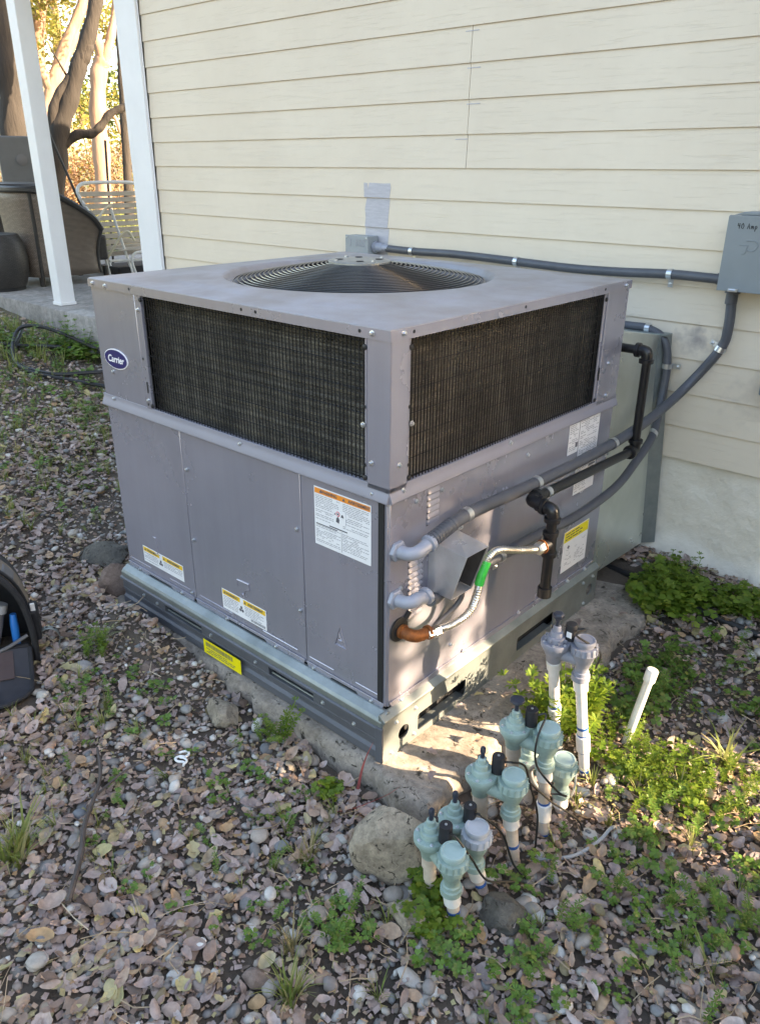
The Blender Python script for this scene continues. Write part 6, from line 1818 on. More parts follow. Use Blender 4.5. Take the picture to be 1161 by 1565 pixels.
# ---- fallen leaves
lx, ly = zones(2900, 1700, 800)
lk = rng.uniform(size=len(lx)) < np.clip(0.45 + 1.8 * vnoise(lx, ly, 1.7, 7.0) + 0.35 * vnoise(lx, ly, 6.0, 3.0) + 0.25 * np.exp(-((lx - 0.0) ** 2 + (ly + 0.25) ** 2) / 0.12), 0.10, 1.0)
lx, ly = lx[lk], ly[lk]
Nl = len(lx)
ls = np.clip(rng.lognormal(math.log(0.0305), 0.32, Nl), 0.014, 0.060)
Rl = rot_zxz(rng.uniform(0, 6.28, Nl), np.abs(rng.normal(0, 0.42, Nl)), rng.uniform(0, 6.28, Nl))
flip = rng.uniform(size=Nl) < 0.5
Sl = np.stack([ls, ls * rng.uniform(0.85, 1.25, Nl), ls * np.where(flip, -1, 1)], 1)
Tl = np.stack([lx, ly, gnd(lx, ly) + rng.uniform(0.010, 0.028, Nl)], 1)
ldist = np.linalg.norm(Tl - CAM, axis=1) / ls
lorder = np.argsort(np.where(seen(Tl, 0.0), ldist, 1e9))
LT = [leaf_template(s) for s in range(10)]
LM = []
for v, f in LT:
    me = bpy.data.meshes.new('fallen_leaf'); me.from_pydata(v.tolist(), [], f.tolist()); me.polygons.foreach_set('use_smooth', [True] * len(f)); me.materials.append(M['leaf']); LM.append(me)
for i in lorder[:300]:
    o = bpy.data.objects.new('fallen_leaf', LM[i % 10])
    COL.objects.link(o); o.parent = ground
    o.matrix_local = Matrix.Translation(Vector(Tl[i])) @ (Matrix(Rl[i].tolist()) @ Matrix.Diagonal(Vector(Sl[i]))).to_4x4()
lf = set(lorder[:300].tolist())
lrest = np.array([i for i in range(Nl) if i not in lf])
allv, allf, off = [], [], 0
for s in range(10):
    ids = lrest[lrest % 10 == s]
    v, f = scatter(LT[s][0], LT[s][1], Rl[ids] * Sl[ids][:, None, :], Tl[ids])
    allv.append(v); allf.append(f + off); off += len(v)
# a few leaves blown onto the pad and along the wall
ids = 60
bx = np.concatenate([rng.uniform(0.03, 0.17, 16), rng.uniform(-0.1, 0.5, 44)]); by = np.concatenate([rng.uniform(0.0, 1.3, 16), rng.uniform(1.45, 1.57, 44)])
bz = np.where((bx < 0.19) & (by < 1.4), -0.045, np.maximum(gnd(bx, by), -0.045 if False else -1)) + 0.012
v, f = scatter(LT[3][0], LT[3][1], rot_zxz(rng.uniform(0, 6.28, ids), np.abs(rng.normal(0, .25, ids)), rng.uniform(0, 6.28, ids)) * rng.uniform(0.02, 0.045, ids)[:, None, None], np.stack([bx, by, bz], 1))
allv.append(v); allf.append(f + off); off += len(v)
# crumbs of broken leaf between the stones
cx_, cy_ = zones(5200, 2200, 700)
Nc = len(cx_)
ct = np.array([(-.5, -.3, 0), (.45, -.35, .12), (.55, .3, 0), (-.4, .35, .15)]); cf = np.array([(0, 1, 2, 3)])
Rc = rot_zxz(rng.uniform(0, 6.28, Nc), np.abs(rng.normal(0, .5, Nc)), rng.uniform(0, 6.28, Nc)) * rng.uniform(0.006, 0.017, Nc)[:, None, None]
v, f = scatter(ct, cf, Rc, np.stack([cx_, cy_, gnd(cx_, cy_) + rng.uniform(0.003, 0.016, Nc)], 1))
allv.append(v); allf.append(f + off); off += len(v)
ll = fast_mesh('leaf_litter', np.concatenate(allv), np.concatenate(allf), M['leaf'], ground); ll['kind'] = 'stuff'

# ---- straw and twigs
sv, sf, off = [], [], 0
sx_, sy_ = zones(150, 70, 20)
m = MB()
for x, y in zip(sx_, sy_):
    L = random.uniform(0.03, 0.11); a = random.uniform(0, 6.28); b = random.uniform(-.8, .8)
    z = float(gnd(x, y)) + random.uniform(0.018, 0.034)
    p0 = Vector((x, y, z)); p1 = p0 + Vector((math.cos(a), math.sin(a), random.uniform(-.05, .25))) * L * .5; p2 = p1 + Vector((math.cos(a + b), math.sin(a + b), random.uniform(-.3, .1))) * L * .5
    m.tube([p0, p1, p2], random.choice((0.0007, 0.0009, 0.0013)), 3, caps=False)
o = m.build('straw', M['straw'], ground, smooth=60, recalc=False); o['kind'] = 'stuff'
tw = empty('fallen_twig', (-0.25, -0.62, -0.1), 'long grey branching twig lying on the gravel near the picture edge', 'twig')
m = MB(); m.tube(on_ground([(-0.62, -0.50), (-0.50, -0.56, .01), (-0.40, -0.66, .006), (-0.31, -0.72, .01), (-0.22, -0.80)], 0.040), [0.0035, 0.005, 0.006, 0.0065, 0.007], 7, sub=5); m.build('stem', M['twig'], tw)
m = MB(); m.tube(on_ground([(-0.46, -0.59, .005), (-0.47, -0.50, .02), (-0.44, -0.43, .03)], 0.040), [0.004, 0.003, 0.002], 6, sub=4); m.build('side_shoot', M['twig'], tw)

# ---- weeds
def cleaver(seed, h=0.12, whorls=6, k=7, L=0.017):
    """square stem with whorls of narrow leaves"""
    r = random.Random(seed); vs, fs = [], []
    bend = Vector((r.uniform(-.4, .4), r.uniform(-.4, .4), 0))
    def P(t): return Vector((bend.x * h * t * t, bend.y * h * t * t, h * t))
    for i in range(4):
        a, b = P(i / 4), P((i + 1) / 4); n = len(vs)
        vs += [a + Vector((-.0011, 0, 0)), a + Vector((.0011, 0, 0)), b + Vector((.0009, 0, 0)), b + Vector((-.0009, 0, 0))]; fs.append((n, n + 1, n + 2, n + 3))
    for w in range(whorls):
        t = 0.25 + 0.75 * w / (whorls - 1); c = P(t); s = L * (1.1 - 0.45 * abs(t - 0.55)); off = r.uniform(0, 6)
        for q in range(k):
            a = off + 2 * math.pi * q / k + r.uniform(-.2, .2); d = Vector((math.cos(a), math.sin(a), r.uniform(.0, .5) + (0.5 if t > .9 else 0))).normalized(); sd = d.cross(Vector((0, 0, 1))).normalized() * s * 0.17
            n = len(vs); vs += [c, c + d * s * .6 + sd, c + d * s + Vector((0, 0, -s * .12)), c + d * s * .6 - sd]; fs.append((n, n + 1, n + 2, n + 3))
    return np.array([v[:] for v in vs]), np.array(fs)


def clover(seed, n_st=7, h=0.05, L=0.015):
    """low rosette: thin stalks each with a fan of rounded, notched leaflets"""
    r = random.Random(seed); vs, fs = [], []
    for i in range(n_st):
        a = r.uniform(0, 6.28); rad = r.uniform(0.2, 1.0) * h * 0.9; hh = h * r.uniform(0.45, 1.0)
        c = Vector((math.cos(a) * rad, math.sin(a) * rad, hh)); n = len(vs)
        vs += [Vector((-.0007, 0, 0)), Vector((.0007, 0, 0)), c + Vector((.0006, 0, 0)), c + Vector((-.0006, 0, 0))]; fs.append((n, n + 1, n + 2, n + 3))
        m_ = r.choice((3, 3, 5)); o = r.uniform(0, 6.28); tilt = Vector((r.uniform(-.35, .35), r.uniform(-.35, .35), 1)).normalized()
        for q in range(m_):
            an = o + 2 * math.pi * q / m_; d = Vector((math.cos(an), math.sin(an), 0)); d = (d - tilt * d.dot(tilt)).normalized(); s = L * r.uniform(.8, 1.2); sd = tilt.cross(d) * s * (.52 if m_ == 3 else .34)
            n = len(vs); up = tilt * s * .12
            vs += [c, c + d * s * .45 + sd + up, c + d * s * .95 + sd * .8, c + d * s * .86, c + d * s * .95 - sd * .8, c + d * s * .45 - sd + up]
            fs += [(n, n + 1, n + 2, n + 3), (n, n + 3, n + 4, n + 5)]
    return np.array([v[:] for v in vs]), np.array(fs)


def blades(seed, n_b=14, h=0.10, w=0.0028, spread=0.5):
    r = random.Random(seed); vs, fs = [], []
    for i in range(n_b):
        a = r.uniform(0, 6.28); L = h * r.uniform(.5, 1.15); lean = r.uniform(.1, spread * 1.6); d = Vector((math.cos(a), math.sin(a), 0)); sd = Vector((-d.y, d.x, 0)) * w * r.uniform(.6, 1.1); b0 = d * r.uniform(0, .012)
        prev = None
        for k in range(5):
            t = k / 4; p = b0 + d * L * lean * t ** 1.7 + Vector((0, 0, L * (t - 0.42 * lean * t * t * t))); ww = sd * (1 - t * .92)
            n = len(vs); vs += [p - ww, p + ww]
            if k: fs.append((n - 2, n - 1, n + 1, n))
    return np.array([v[:] for v in vs]), np.array(fs)


def plant_mesh(templ, xs, ys, sc, zoff=0.0):
    N_ = len(xs)
    R = rot_zxz(rng.uniform(0, 6.28, N_), np.abs(rng.normal(0, .18, N_)), rng.uniform(0, 6.28, N_)) * np.asarray(sc)[:, None, None]
    T = np.stack([xs, ys, gnd(xs, ys) + zoff], 1)
    V, Fc, off = [], [], 0
    nT = len(templ)
    for s in range(nT):
        ids = np.arange(N_)[np.arange(N_) % nT == s]
        if len(ids) == 0: continue
        v, f = scatter(templ[s][0], templ[s][1], R[ids], T[ids]); V.append(v); Fc.append(f + off); off += len(v)
    return np.concatenate(V), np.concatenate(Fc)


CLV = [clover(s) for s in range(6)]
CLE = [cleaver(s) for s in range(6)]
GRS = [blades(s) for s in range(6)]


def disc(n, x, y, rx, ry):
    a = rng.uniform(0, 6.28, n); r = np.sqrt(rng.uniform(0, 1, n)); q = 0.6 + 0.4 * rng.uniform(size=n)
    return x + rx * r * np.cos(a) * q, y + ry * r * np.sin(a) * q


def clump(name, label, specs, cat='plant', group='weeds growing round the pad'):
    """one plant: several shoots of one kind growing together"""
    p = empty(name, (specs[0][1], specs[0][2], float(gnd(specs[0][1], specs[0][2]))), label, cat, group)
    for i, (templ, x, y, rx, ry, n, s0, s1, mat) in enumerate(specs):
        xs, ys = disc(n, x, y, rx, ry)
        v, f = plant_mesh(templ, xs, ys, rng.uniform(s0, s1, n), 0.005)
        o = fast_mesh('foliage', v, f, M[mat], p)
        o['kind'] = 'stuff'
    return p


clump('weed_clump', 'large bushy green weed against the stucco foundation', [(CLV, 0.235, 1.30, 0.14, 0.15, 60, 0.9, 1.9, 'weed'), (CLE, 0.22, 1.34, 0.10, 0.10, 18, 0.8, 1.2, 'weed')])
clump('weed_clump', 'leafy green weed at the foot of the foundation near the picture edge', [(CLV, 0.45, 1.40, 0.12, 0.11, 24, 0.8, 1.5, 'weed')])
clump('weed_clump', 'tall bright green weed between pad and grey valve', [(CLE, 0.262, 0.42, 0.055, 0.10, 46, 1.1, 1.9, 'weed'), (CLE, 0.31, 0.50, 0.05, 0.05, 22, 1.1, 1.7, 'weed')])
clump('weed_clump', 'sunlit bright green weed patch around the leaning pipe stub', [(CLE, 0.54, 0.47, 0.24, 0.16, 66, 0.4, .85, 'weed'), (CLV, 0.52, 0.47, 0.22, 0.15, 30, .6, 1.2, 'weed'), (CLE, 0.76, 0.56, 0.12, 0.10, 14, 0.5, .9, 'weed')])
clump('weed_clump', 'green weed sprouting below the frontmost valve', [(CLV, 0.375, -0.285, 0.045, 0.03, 10, 0.7, 1.2, 'weed'), (CLV, 0.33, -0.225, 0.03, 0.03, 5, 0.8, 1.3, 'weed')])
clump('weed_clump', 'small feathery green weed between tool bag and pad', [(CLE, -1.03, -0.27, 0.05, 0.05, 14, 0.5, 0.9, 'weed'), (GRS, -1.06, -0.25, 0.04, 0.04, 4, 0.7, 1.1, 'grass')])
clump('weed_clump', 'little green weed in front of the pad under the second rail slot', [(CLE, -0.36, -0.125, 0.04, 0.03, 7, 0.4, 0.7, 'weed'), (CLE, -0.29, -0.115, 0.02, 0.02, 5, 0.7, 1.1, 'weed')])
clump('weed_clump', 'tiny green weed by the pad corner beside the red blade', [(CLV, -0.055, -0.155, 0.025, 0.02, 7, 0.6, .9, 'weed')])
clump('grass_tuft', 'yellowing grass tuft on bare soil in front of the boulder', [(GRS, 0.05, -0.345, 0.02, 0.02, 4, .7, 1.1, 'drygrass')], 'grass tuft', 'grass tufts in the gravel')
clump('grass_tuft', 'long drooping grass tuft low in the middle of the picture', [(GRS, 0.19, -0.53, 0.02, 0.02, 3, .6, .9, 'drygrass'), (GRS, 0.27, -0.60, 0.03, 0.03, 4, .7, 1.1, 'grass')], 'grass tuft', 'grass tufts in the gravel')
clump('grass_tuft', 'grass tuft in the lower corner below the tool bag', [(GRS, -0.45, -0.80, 0.05, 0.05, 7, 1.0, 1.6, 'grass')], 'grass tuft', 'grass tufts in the gravel')
clump('grass_tuft', 'broad dark green tuft at the edge of the sunlit weeds', [([blades(90 + s, 8, 0.13, 0.006, .8) for s in range(3)], 0.68, 0.66, 0.02, 0.02, 4, 0.9, 1.3, 'grass')], 'grass tuft', 'grass tufts in the gravel')
m = MB()
for pts in ([(-0.012, -0.100, -0.11), (-0.010, -0.085, -0.05), (0.0, -0.075, 0.0), (0.008, -0.06, 0.035)], [(0.0, -0.20, -0.11), (0.045, -0.16, -0.09), (0.10, -0.11, -0.05), (0.125, -0.085, -0.02)]):
    P = smooth_path(pts, 5)
    for i in range(len(P) - 1):
        w0 = 0.0042 * (1 - i / len(P)); w1 = 0.0042 * (1 - (i + 1) / len(P)); sdv = Vector((0.745, 0.667, 0))
        m.add([P[i] - sdv * w0, P[i] + sdv * w0, P[i + 1] + sdv * w1, P[i + 1] - sdv * w1], [(0, 1, 2, 3)])
tag(m.build('red_grass', M['redgrass'], None, smooth=60), 'two dried red grass blades at the near corner of the pad', 'grass')

# scattered ground cover
gx, gy_, gs = [], [], []
def patch_(n, x, y, rx, ry, s0, s1):
    a, b = disc(n, x, y, rx, ry); k = ~blocked(a, b); gx.append(a[k]); gy_.append(b[k]); gs.append(rng.uniform(s0, s1, k.sum()))
for a in ((42, 0.62, 0.95, 0.34, 0.36, .4, 1.1), (46, 0.37, 0.80, 0.13, 0.30, .5, 1.2), (40, 0.75, 0.30, 0.28, 0.25, .5, 1.0), (30, 0.62, -0.02, 0.24, 0.24, .4, .9), (20, 0.85, 0.05, 0.2, 0.2, .4, .9), (12, 0.47, -0.30, 0.14, 0.10, .4, .8), (14, 0.62, -0.28, 0.16, 0.14, .4, .8), (14, 0.25, -0.42, 0.1, 0.06, .4, .9), (18, 0.10, -0.48, 0.3, 0.2, .3, .7), (22, -0.35, -0.5, 0.5, 0.35, .3, .65), (20, -0.8, -0.35, 0.3, 0.2, .35, .8), (60, -2.6, 0.3, 0.8, 0.5, .4, .8), (90, -3.4, 0.8, 0.9, 0.5, .5, 1.1), (90, -3.95, 1.28, 0.28, 0.12, 1.0, 2.0), (70, -4.4, 1.0, 0.4, 0.25, .8, 1.5), (60, -2.0, 0.5, 0.4, 0.4, .3, .7), (16, -0.2, -0.3, 0.25, 0.12, .3, .7)):
    patch_(*a)
X_, Y_, S_ = np.concatenate(gx), np.concatenate(gy_), np.concatenate(gs)
v, f = plant_mesh(CLV + CLE[:2], X_, Y_, S_, 0.008)
gc = fast_mesh('ground_cover', v, f, M['weedlow']); tag(gc, 'low green clover and seedlings spread between the stones', 'weeds', kind='stuff')
gx, gy_, gs = [], [], []
for a in ((120, -4.6, 1.0, 1.0, 0.5, .8, 1.6), (420, -3.3, 0.55, 1.2, 0.65, .3, .75), (60, -2.3, 0.2, 0.7, 0.5, .4, .9), (22, -0.6, -0.6, 0.5, 0.3, .4, .8), (20, 0.3, -0.3, 0.5, 0.3, .4, .8), (20, 0.7, 0.2, 0.4, 0.5, .5, .9), (14, -1.0, -0.45, 0.3, 0.15, .4, .8)):
    patch_(*a)
# lawn behind the patio
n = 700
gx.append(rng.uniform(-15, -8.5, n)); gy_.append(rng.uniform(3.0, 8.5, n)); gs.append(rng.uniform(1.5, 3.2, n))
v, f = plant_mesh(GRS, np.concatenate(gx), np.concatenate(gy_), np.concatenate(gs), 0.004)
gg = fast_mesh('grass', v, f, M['grass']); tag(gg, 'thin grass blades growing through the gravel and lawn', 'grass', kind='stuff')
#PART7
# ================================================================ TREES
def leaf_cloud(centres, radii, n, size, up=0.3):
    """leaf-sized folded faces through the volume of several lobes"""
    centres = np.asarray(centres, float); radii = np.asarray(radii, float)
    if radii.ndim == 1: radii = np.stack([radii] * 3, 1)
    w = np.prod(radii, 1) ** 0.7; w = w / w.sum()
    idx = rng.choice(len(centres), n, p=w)
    d = rng.normal(size=(n, 3)); d /= np.linalg.norm(d, axis=1)[:, None]
    r = rng.uniform(0.25, 1.0, n) ** 0.5
    P = centres[idx] + d * radii[idx] * r[:, None]
    # break the lobes into clumps
    ph = np.sin(P[:, 0] * 3.1 + 1) * np.sin(P[:, 1] * 3.7 + 2) * np.sin(P[:, 2] * 4.3)
    P = P[ph > -0.42 + 0.3 * rng.uniform(size=n)]
    n = len(P)
    tv = np.array([(0, 0, 0), (0.5, 0.32, 0.08), (1, 0, 0), (0.5, -0.32, 0.08)], float) - np.array([0.5, 0, 0])
    tf = np.array([(0, 1, 2, 3)])
    R = rot_zxz(rng.uniform(0, 6.28, n), rng.uniform(0, 1.5, n), rng.uniform(0, 6.28, n)) * (size * rng.uniform(.6, 1.3, n))[:, None, None]
    return scatter(tv, tf, R, P)


def tree(name, label, limbs, bark, crown, n, size, mat, group='trees beyond the patio', base=None):
    t = empty(name, base or limbs[0][0][0], label, 'tree', group)
    for i, (pts, r0, r1) in enumerate(limbs):
        m = MB()
        P = smooth_path(pts, 4)
        rr = [(r0 + (r1 - r0) * k / (len(P) - 1)) * (1 + 0.10 * math.sin(k * 1.7 + i)) for k in range(len(P))]
        m.tube(P, rr, 10)
        m.build('trunk' if i == 0 else 'limb', bark, t, smooth=60, recalc=False)
    if crown:
        v, f = leaf_cloud([c[:3] for c in crown], [c[3:6] if len(c) > 4 else (c[3],) * 3 for c in crown], n, size)
        o = fast_mesh('crown', v, f, mat, t, smooth=False)
        o['kind'] = 'stuff'
    return t


# dark leaning oak close behind the patio
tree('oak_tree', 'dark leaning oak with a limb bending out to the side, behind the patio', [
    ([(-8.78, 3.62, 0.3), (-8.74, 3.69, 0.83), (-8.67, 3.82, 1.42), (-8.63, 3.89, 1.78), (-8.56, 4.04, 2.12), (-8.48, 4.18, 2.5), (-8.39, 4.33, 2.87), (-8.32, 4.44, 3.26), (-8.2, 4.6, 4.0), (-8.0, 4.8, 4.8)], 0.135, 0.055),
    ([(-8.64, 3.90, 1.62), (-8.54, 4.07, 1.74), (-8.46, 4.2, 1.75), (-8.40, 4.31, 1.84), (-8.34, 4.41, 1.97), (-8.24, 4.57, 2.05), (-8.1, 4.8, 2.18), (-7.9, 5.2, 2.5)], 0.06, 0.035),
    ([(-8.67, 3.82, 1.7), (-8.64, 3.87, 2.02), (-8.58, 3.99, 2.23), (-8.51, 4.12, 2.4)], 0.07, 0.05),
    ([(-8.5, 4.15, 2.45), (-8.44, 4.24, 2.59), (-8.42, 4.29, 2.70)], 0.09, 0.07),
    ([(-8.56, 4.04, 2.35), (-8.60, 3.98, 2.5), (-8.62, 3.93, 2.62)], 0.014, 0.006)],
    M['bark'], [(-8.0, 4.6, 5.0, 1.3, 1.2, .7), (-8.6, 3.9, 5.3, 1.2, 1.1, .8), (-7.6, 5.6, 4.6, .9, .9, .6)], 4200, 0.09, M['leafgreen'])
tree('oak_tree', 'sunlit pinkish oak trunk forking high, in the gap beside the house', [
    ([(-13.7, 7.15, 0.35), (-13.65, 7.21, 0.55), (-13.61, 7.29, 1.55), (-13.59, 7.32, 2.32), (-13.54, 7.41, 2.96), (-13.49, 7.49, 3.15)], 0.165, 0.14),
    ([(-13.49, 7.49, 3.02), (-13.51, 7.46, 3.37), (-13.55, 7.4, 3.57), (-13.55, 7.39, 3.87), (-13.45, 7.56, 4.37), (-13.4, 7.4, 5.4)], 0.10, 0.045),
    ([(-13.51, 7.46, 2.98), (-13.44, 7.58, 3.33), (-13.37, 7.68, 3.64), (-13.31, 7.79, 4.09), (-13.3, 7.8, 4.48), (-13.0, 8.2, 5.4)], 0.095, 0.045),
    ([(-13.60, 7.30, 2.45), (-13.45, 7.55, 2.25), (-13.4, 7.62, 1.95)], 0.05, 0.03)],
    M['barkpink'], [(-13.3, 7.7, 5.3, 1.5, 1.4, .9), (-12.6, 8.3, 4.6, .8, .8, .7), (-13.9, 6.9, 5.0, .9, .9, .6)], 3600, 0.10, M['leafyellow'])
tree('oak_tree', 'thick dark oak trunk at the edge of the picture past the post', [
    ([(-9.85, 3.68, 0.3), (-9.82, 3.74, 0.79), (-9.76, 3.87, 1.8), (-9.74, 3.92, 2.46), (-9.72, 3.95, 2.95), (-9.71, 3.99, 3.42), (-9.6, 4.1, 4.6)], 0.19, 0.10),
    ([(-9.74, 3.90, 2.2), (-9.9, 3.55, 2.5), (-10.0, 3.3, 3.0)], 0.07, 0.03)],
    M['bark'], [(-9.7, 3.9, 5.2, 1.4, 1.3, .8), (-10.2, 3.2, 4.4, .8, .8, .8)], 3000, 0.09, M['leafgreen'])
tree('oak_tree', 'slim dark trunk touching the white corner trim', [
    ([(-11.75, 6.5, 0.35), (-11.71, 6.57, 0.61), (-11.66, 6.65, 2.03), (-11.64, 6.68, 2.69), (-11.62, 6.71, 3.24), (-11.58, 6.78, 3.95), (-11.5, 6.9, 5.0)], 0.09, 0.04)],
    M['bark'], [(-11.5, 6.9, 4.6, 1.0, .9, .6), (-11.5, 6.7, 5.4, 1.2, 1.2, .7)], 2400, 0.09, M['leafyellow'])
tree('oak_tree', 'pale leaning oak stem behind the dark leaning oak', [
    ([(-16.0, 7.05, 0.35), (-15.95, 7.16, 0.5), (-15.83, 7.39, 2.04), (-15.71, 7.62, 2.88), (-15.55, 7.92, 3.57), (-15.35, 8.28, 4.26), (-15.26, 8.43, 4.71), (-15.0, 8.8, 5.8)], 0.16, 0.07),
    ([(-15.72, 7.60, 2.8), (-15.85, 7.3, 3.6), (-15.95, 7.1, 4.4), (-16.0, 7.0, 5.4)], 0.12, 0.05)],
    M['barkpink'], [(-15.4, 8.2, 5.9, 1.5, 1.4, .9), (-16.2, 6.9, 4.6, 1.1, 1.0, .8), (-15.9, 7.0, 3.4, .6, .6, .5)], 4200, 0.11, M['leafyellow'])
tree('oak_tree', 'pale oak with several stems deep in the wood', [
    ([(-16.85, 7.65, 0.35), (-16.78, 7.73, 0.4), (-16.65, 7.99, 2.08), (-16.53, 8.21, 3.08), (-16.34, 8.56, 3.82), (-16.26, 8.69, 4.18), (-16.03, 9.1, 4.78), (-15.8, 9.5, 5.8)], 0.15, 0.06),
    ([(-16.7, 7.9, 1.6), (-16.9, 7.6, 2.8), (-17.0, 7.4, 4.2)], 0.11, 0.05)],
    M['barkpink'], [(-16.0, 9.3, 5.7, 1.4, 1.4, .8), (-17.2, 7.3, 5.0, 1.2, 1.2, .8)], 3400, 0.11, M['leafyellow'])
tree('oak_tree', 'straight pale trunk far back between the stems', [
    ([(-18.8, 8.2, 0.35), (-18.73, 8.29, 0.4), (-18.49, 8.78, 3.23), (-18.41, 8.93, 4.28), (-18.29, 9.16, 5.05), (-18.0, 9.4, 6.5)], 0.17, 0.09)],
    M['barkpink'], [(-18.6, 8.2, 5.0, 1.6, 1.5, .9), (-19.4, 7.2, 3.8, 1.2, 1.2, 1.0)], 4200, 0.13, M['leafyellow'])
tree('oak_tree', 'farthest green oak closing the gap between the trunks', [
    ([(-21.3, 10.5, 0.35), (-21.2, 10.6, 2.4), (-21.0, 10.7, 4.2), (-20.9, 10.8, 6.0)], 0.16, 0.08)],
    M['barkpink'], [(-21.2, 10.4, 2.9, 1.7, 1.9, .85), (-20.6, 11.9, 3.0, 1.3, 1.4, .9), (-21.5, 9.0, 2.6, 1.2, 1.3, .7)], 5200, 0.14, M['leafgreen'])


def bush(label, crown, n, size, mat, base):
    t = empty('brush', base, label, 'bush', 'dry brush under the trees')
    v, f = leaf_cloud([c[:3] for c in crown], [c[3:6] for c in crown], n, size)
    o = fast_mesh('foliage', v, f, mat, t, smooth=False); o['kind'] = 'stuff'
    for k in range(14):
        c = crown[k % len(crown)]
        a = Vector((c[0] + random.uniform(-.5, .5), c[1] + random.uniform(-.5, .5), 0.3)); b = Vector((c[0] + random.uniform(-.9, .9) * c[3], c[1] + random.uniform(-.9, .9) * c[4], c[2] + c[5] * .7))
        m = MB(); m.tube([a, a.lerp(b, .5) + Vector((.1, 0, .1)), b], [0.02, 0.012, 0.005], 5, sub=3); m.build('stem', M['barkpink'], t, recalc=False)


bush('orange dry brush behind the strap chair', [(-15.0, 8.6, 1.1, 1.0, 1.3, .95), (-14.6, 9.6, 1.2, .8, .9, 1.0)], 7500, 0.085, M['leaforange'], (-15, 8.6, .4))
bush('orange dry brush between the leaning oak and the pale trunk', [(-15.8, 7.2, 0.95, 0.9, 1.2, .75), (-16.2, 6.2, 0.9, .9, 1.0, .7)], 6000, 0.085, M['leaforange'], (-15.8, 7.2, .4))
bush('pale yellow foliage hanging high between the oak trunks', [(-19.5, 9.0, 4.2, 1.2, 1.8, .7), (-20.0, 11.0, 4.6, 1.2, 1.5, .8), (-19.0, 7.4, 3.6, .9, 1.0, .8), (-17.5, 8.6, 5.0, 1.0, 1.3, .5), (-17.0, 10.2, 4.4, .7, .9, .5)], 9000, 0.11, M['leafyellow'], (-19.5, 9.5, .4))
bush('yellow green thicket deep under the oaks', [(-18.6, 10.4, 2.0, 1.2, 1.6, 1.3), (-19.2, 8.6, 1.7, 1.2, 1.4, 1.1), (-18.2, 11.8, 2.1, 1.0, 1.2, 1.3)], 8500, 0.11, M['leafyellow'], (-18.6, 10.2, .4))

# evergreens added out of frame, shaped to cut the low sun to a strip
def screen(label, x, y0, y1, z0, z1, n, size, depth=0.8, trunks=()):
    t = empty('added_evergreen', (x, (y0 + y1) / 2, -0.14), label, 'tree', 'unseen evergreens added to shade the yard')
    P = np.stack([rng.uniform(x - depth, x + depth, n), rng.uniform(y0, y1, n), rng.uniform(z0, z1, n)], 1)
    # ragged outline
    ed = np.minimum(np.minimum(P[:, 1] - y0, y1 - P[:, 1]) / 0.25, (P[:, 2] - z0 + 0.1) / 0.3)
    P = P[ed + 0.9 * np.sin(P[:, 2] * 5.0 + P[:, 1] * 3) * 0.5 > rng.uniform(-0.5, 0.9, n)]
    n = len(P)
    tv = np.array([(-.5, 0, 0), (0, .30, .06), (.5, 0, 0), (0, -.30, .06)]); tf = np.array([(0, 1, 2, 3)])
    R = rot_zxz(rng.uniform(0, 6.28, n), rng.uniform(0, 1.57, n), rng.uniform(0, 6.28, n)) * (size * rng.uniform(.7, 1.3, n))[:, None, None]
    v, f = scatter(tv, tf, R, P)
    o = fast_mesh('crown', v, f, M['hedgeleaf'], t, smooth=False); o['kind'] = 'stuff'
    for (tx, ty, r) in trunks:
        m = MB(); m.tube([(tx, ty, -0.2), (tx + .05, ty, 1.5), (tx, ty + .05, z1 * .8)], [r, r * .8, r * .4], 10, sub=3); m.build('trunk', M['bark'], t)


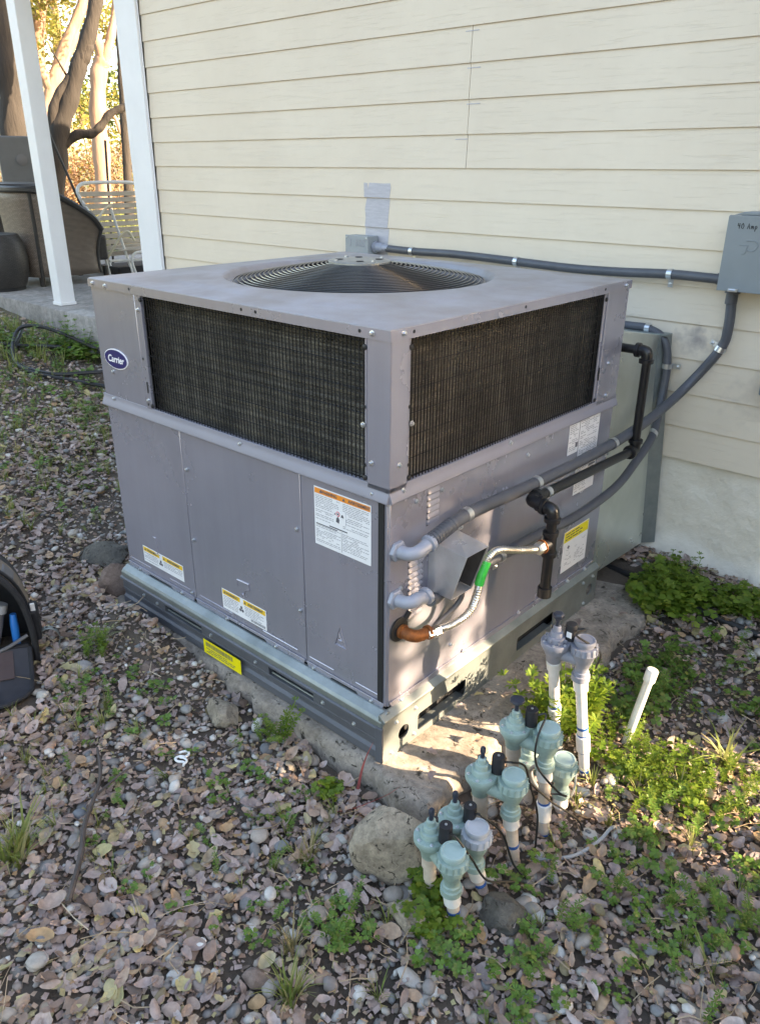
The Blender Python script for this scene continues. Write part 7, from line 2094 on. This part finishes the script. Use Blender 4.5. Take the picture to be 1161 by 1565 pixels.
screen('dense unseen evergreen added to shade the yard', 4.2, -3.4, 1.67, -0.1, 2.5, 34000, 0.17, 0.5, ((4.2, -1.5, .14), (4.2, 0.7, .14)))
screen('unseen evergreen crown added to close the sunlit gap from above', 6.2, 0.6, 5.2, 2.95, 3.95, 18000, 0.18, 0.6, ((6.3, 4.6, .13),))
screen('sparse unseen evergreen branch added to dapple the sun on the unit', 5.7, 1.9, 3.5, 2.2, 3.1, 760, 0.13, 0.3)  # loose foliage added to break up the sun reaching the side panel
tree('oak_tree', 'oak added out of view beyond the tool bag for its warm reflection', [([(-9.5, -4.5, 0.3), (-9.4, -4.5, 1.8), (-9.3, -4.4, 3.6)], 0.2, 0.1)], M['barkpink'], [(-9.4, -4.4, 3.8, 2.0, 2.0, 1.4), (-8.6, -5.8, 3.2, 1.5, 1.5, 1.2), (-10.4, -3.0, 3.0, 1.4, 1.5, 1.2), (-9.6, -4.2, 1.6, 1.6, 2.6, 0.9)], 9000, 0.2, M['leafyellow'], group='trees around the yard')  # added out of view to give the front panels a warm reflection
tree('oak_tree', 'broad oak standing out of view behind the photographer', [([(-2.5, -9.5, 0), (-2.4, -9.5, 2), (-2.4, -9.4, 4)], 0.22, 0.1)], M['bark'], [(-2.4, -9.4, 4.4, 2.4, 2.0, 1.6), (-4.6, -9.0, 3.6, 1.8, 1.6, 1.4), (-0.4, -9.8, 3.8, 1.8, 1.6, 1.4)], 8000, 0.2, M['leafgreen'], group='trees around the yard')

sh = empty('shrub', (-4.5, -2.0, 0.2), 'yellow green shrub added out of view to reflect yellow in the upper panel', 'shrub', 'added shrubs out of view')  # unseen foliage added so the upper front panel reflects yellow
v, f = leaf_cloud([(-3.5, -1.4, 0.50), (-4.4, -1.9, 0.65), (-5.2, -2.9, 0.6)], [(0.55, 0.5, 0.45), (0.9, 0.9, 0.5), (1.0, 1.0, 0.6)], 12000, 0.09)
o = fast_mesh('foliage', v, f, M['leafyellow'], sh, smooth=False); o['kind'] = 'stuff'
for k in range(8):
    m = MB(); m.tube([(-4.6 + 0.1 * k, -2.0 - 0.05 * k, 0.1), (-4.9 + 0.14 * k, -2.3 + 0.1 * k, 0.6)], [0.015, 0.006], 6); m.build('stem', M['bark'], sh)

for o in bpy.data.objects:
    if o.name.split('.')[0] in ('small_print', 'bar_code', 'code_block', 'pictogram'):
        o['kind'] = 'stuff'
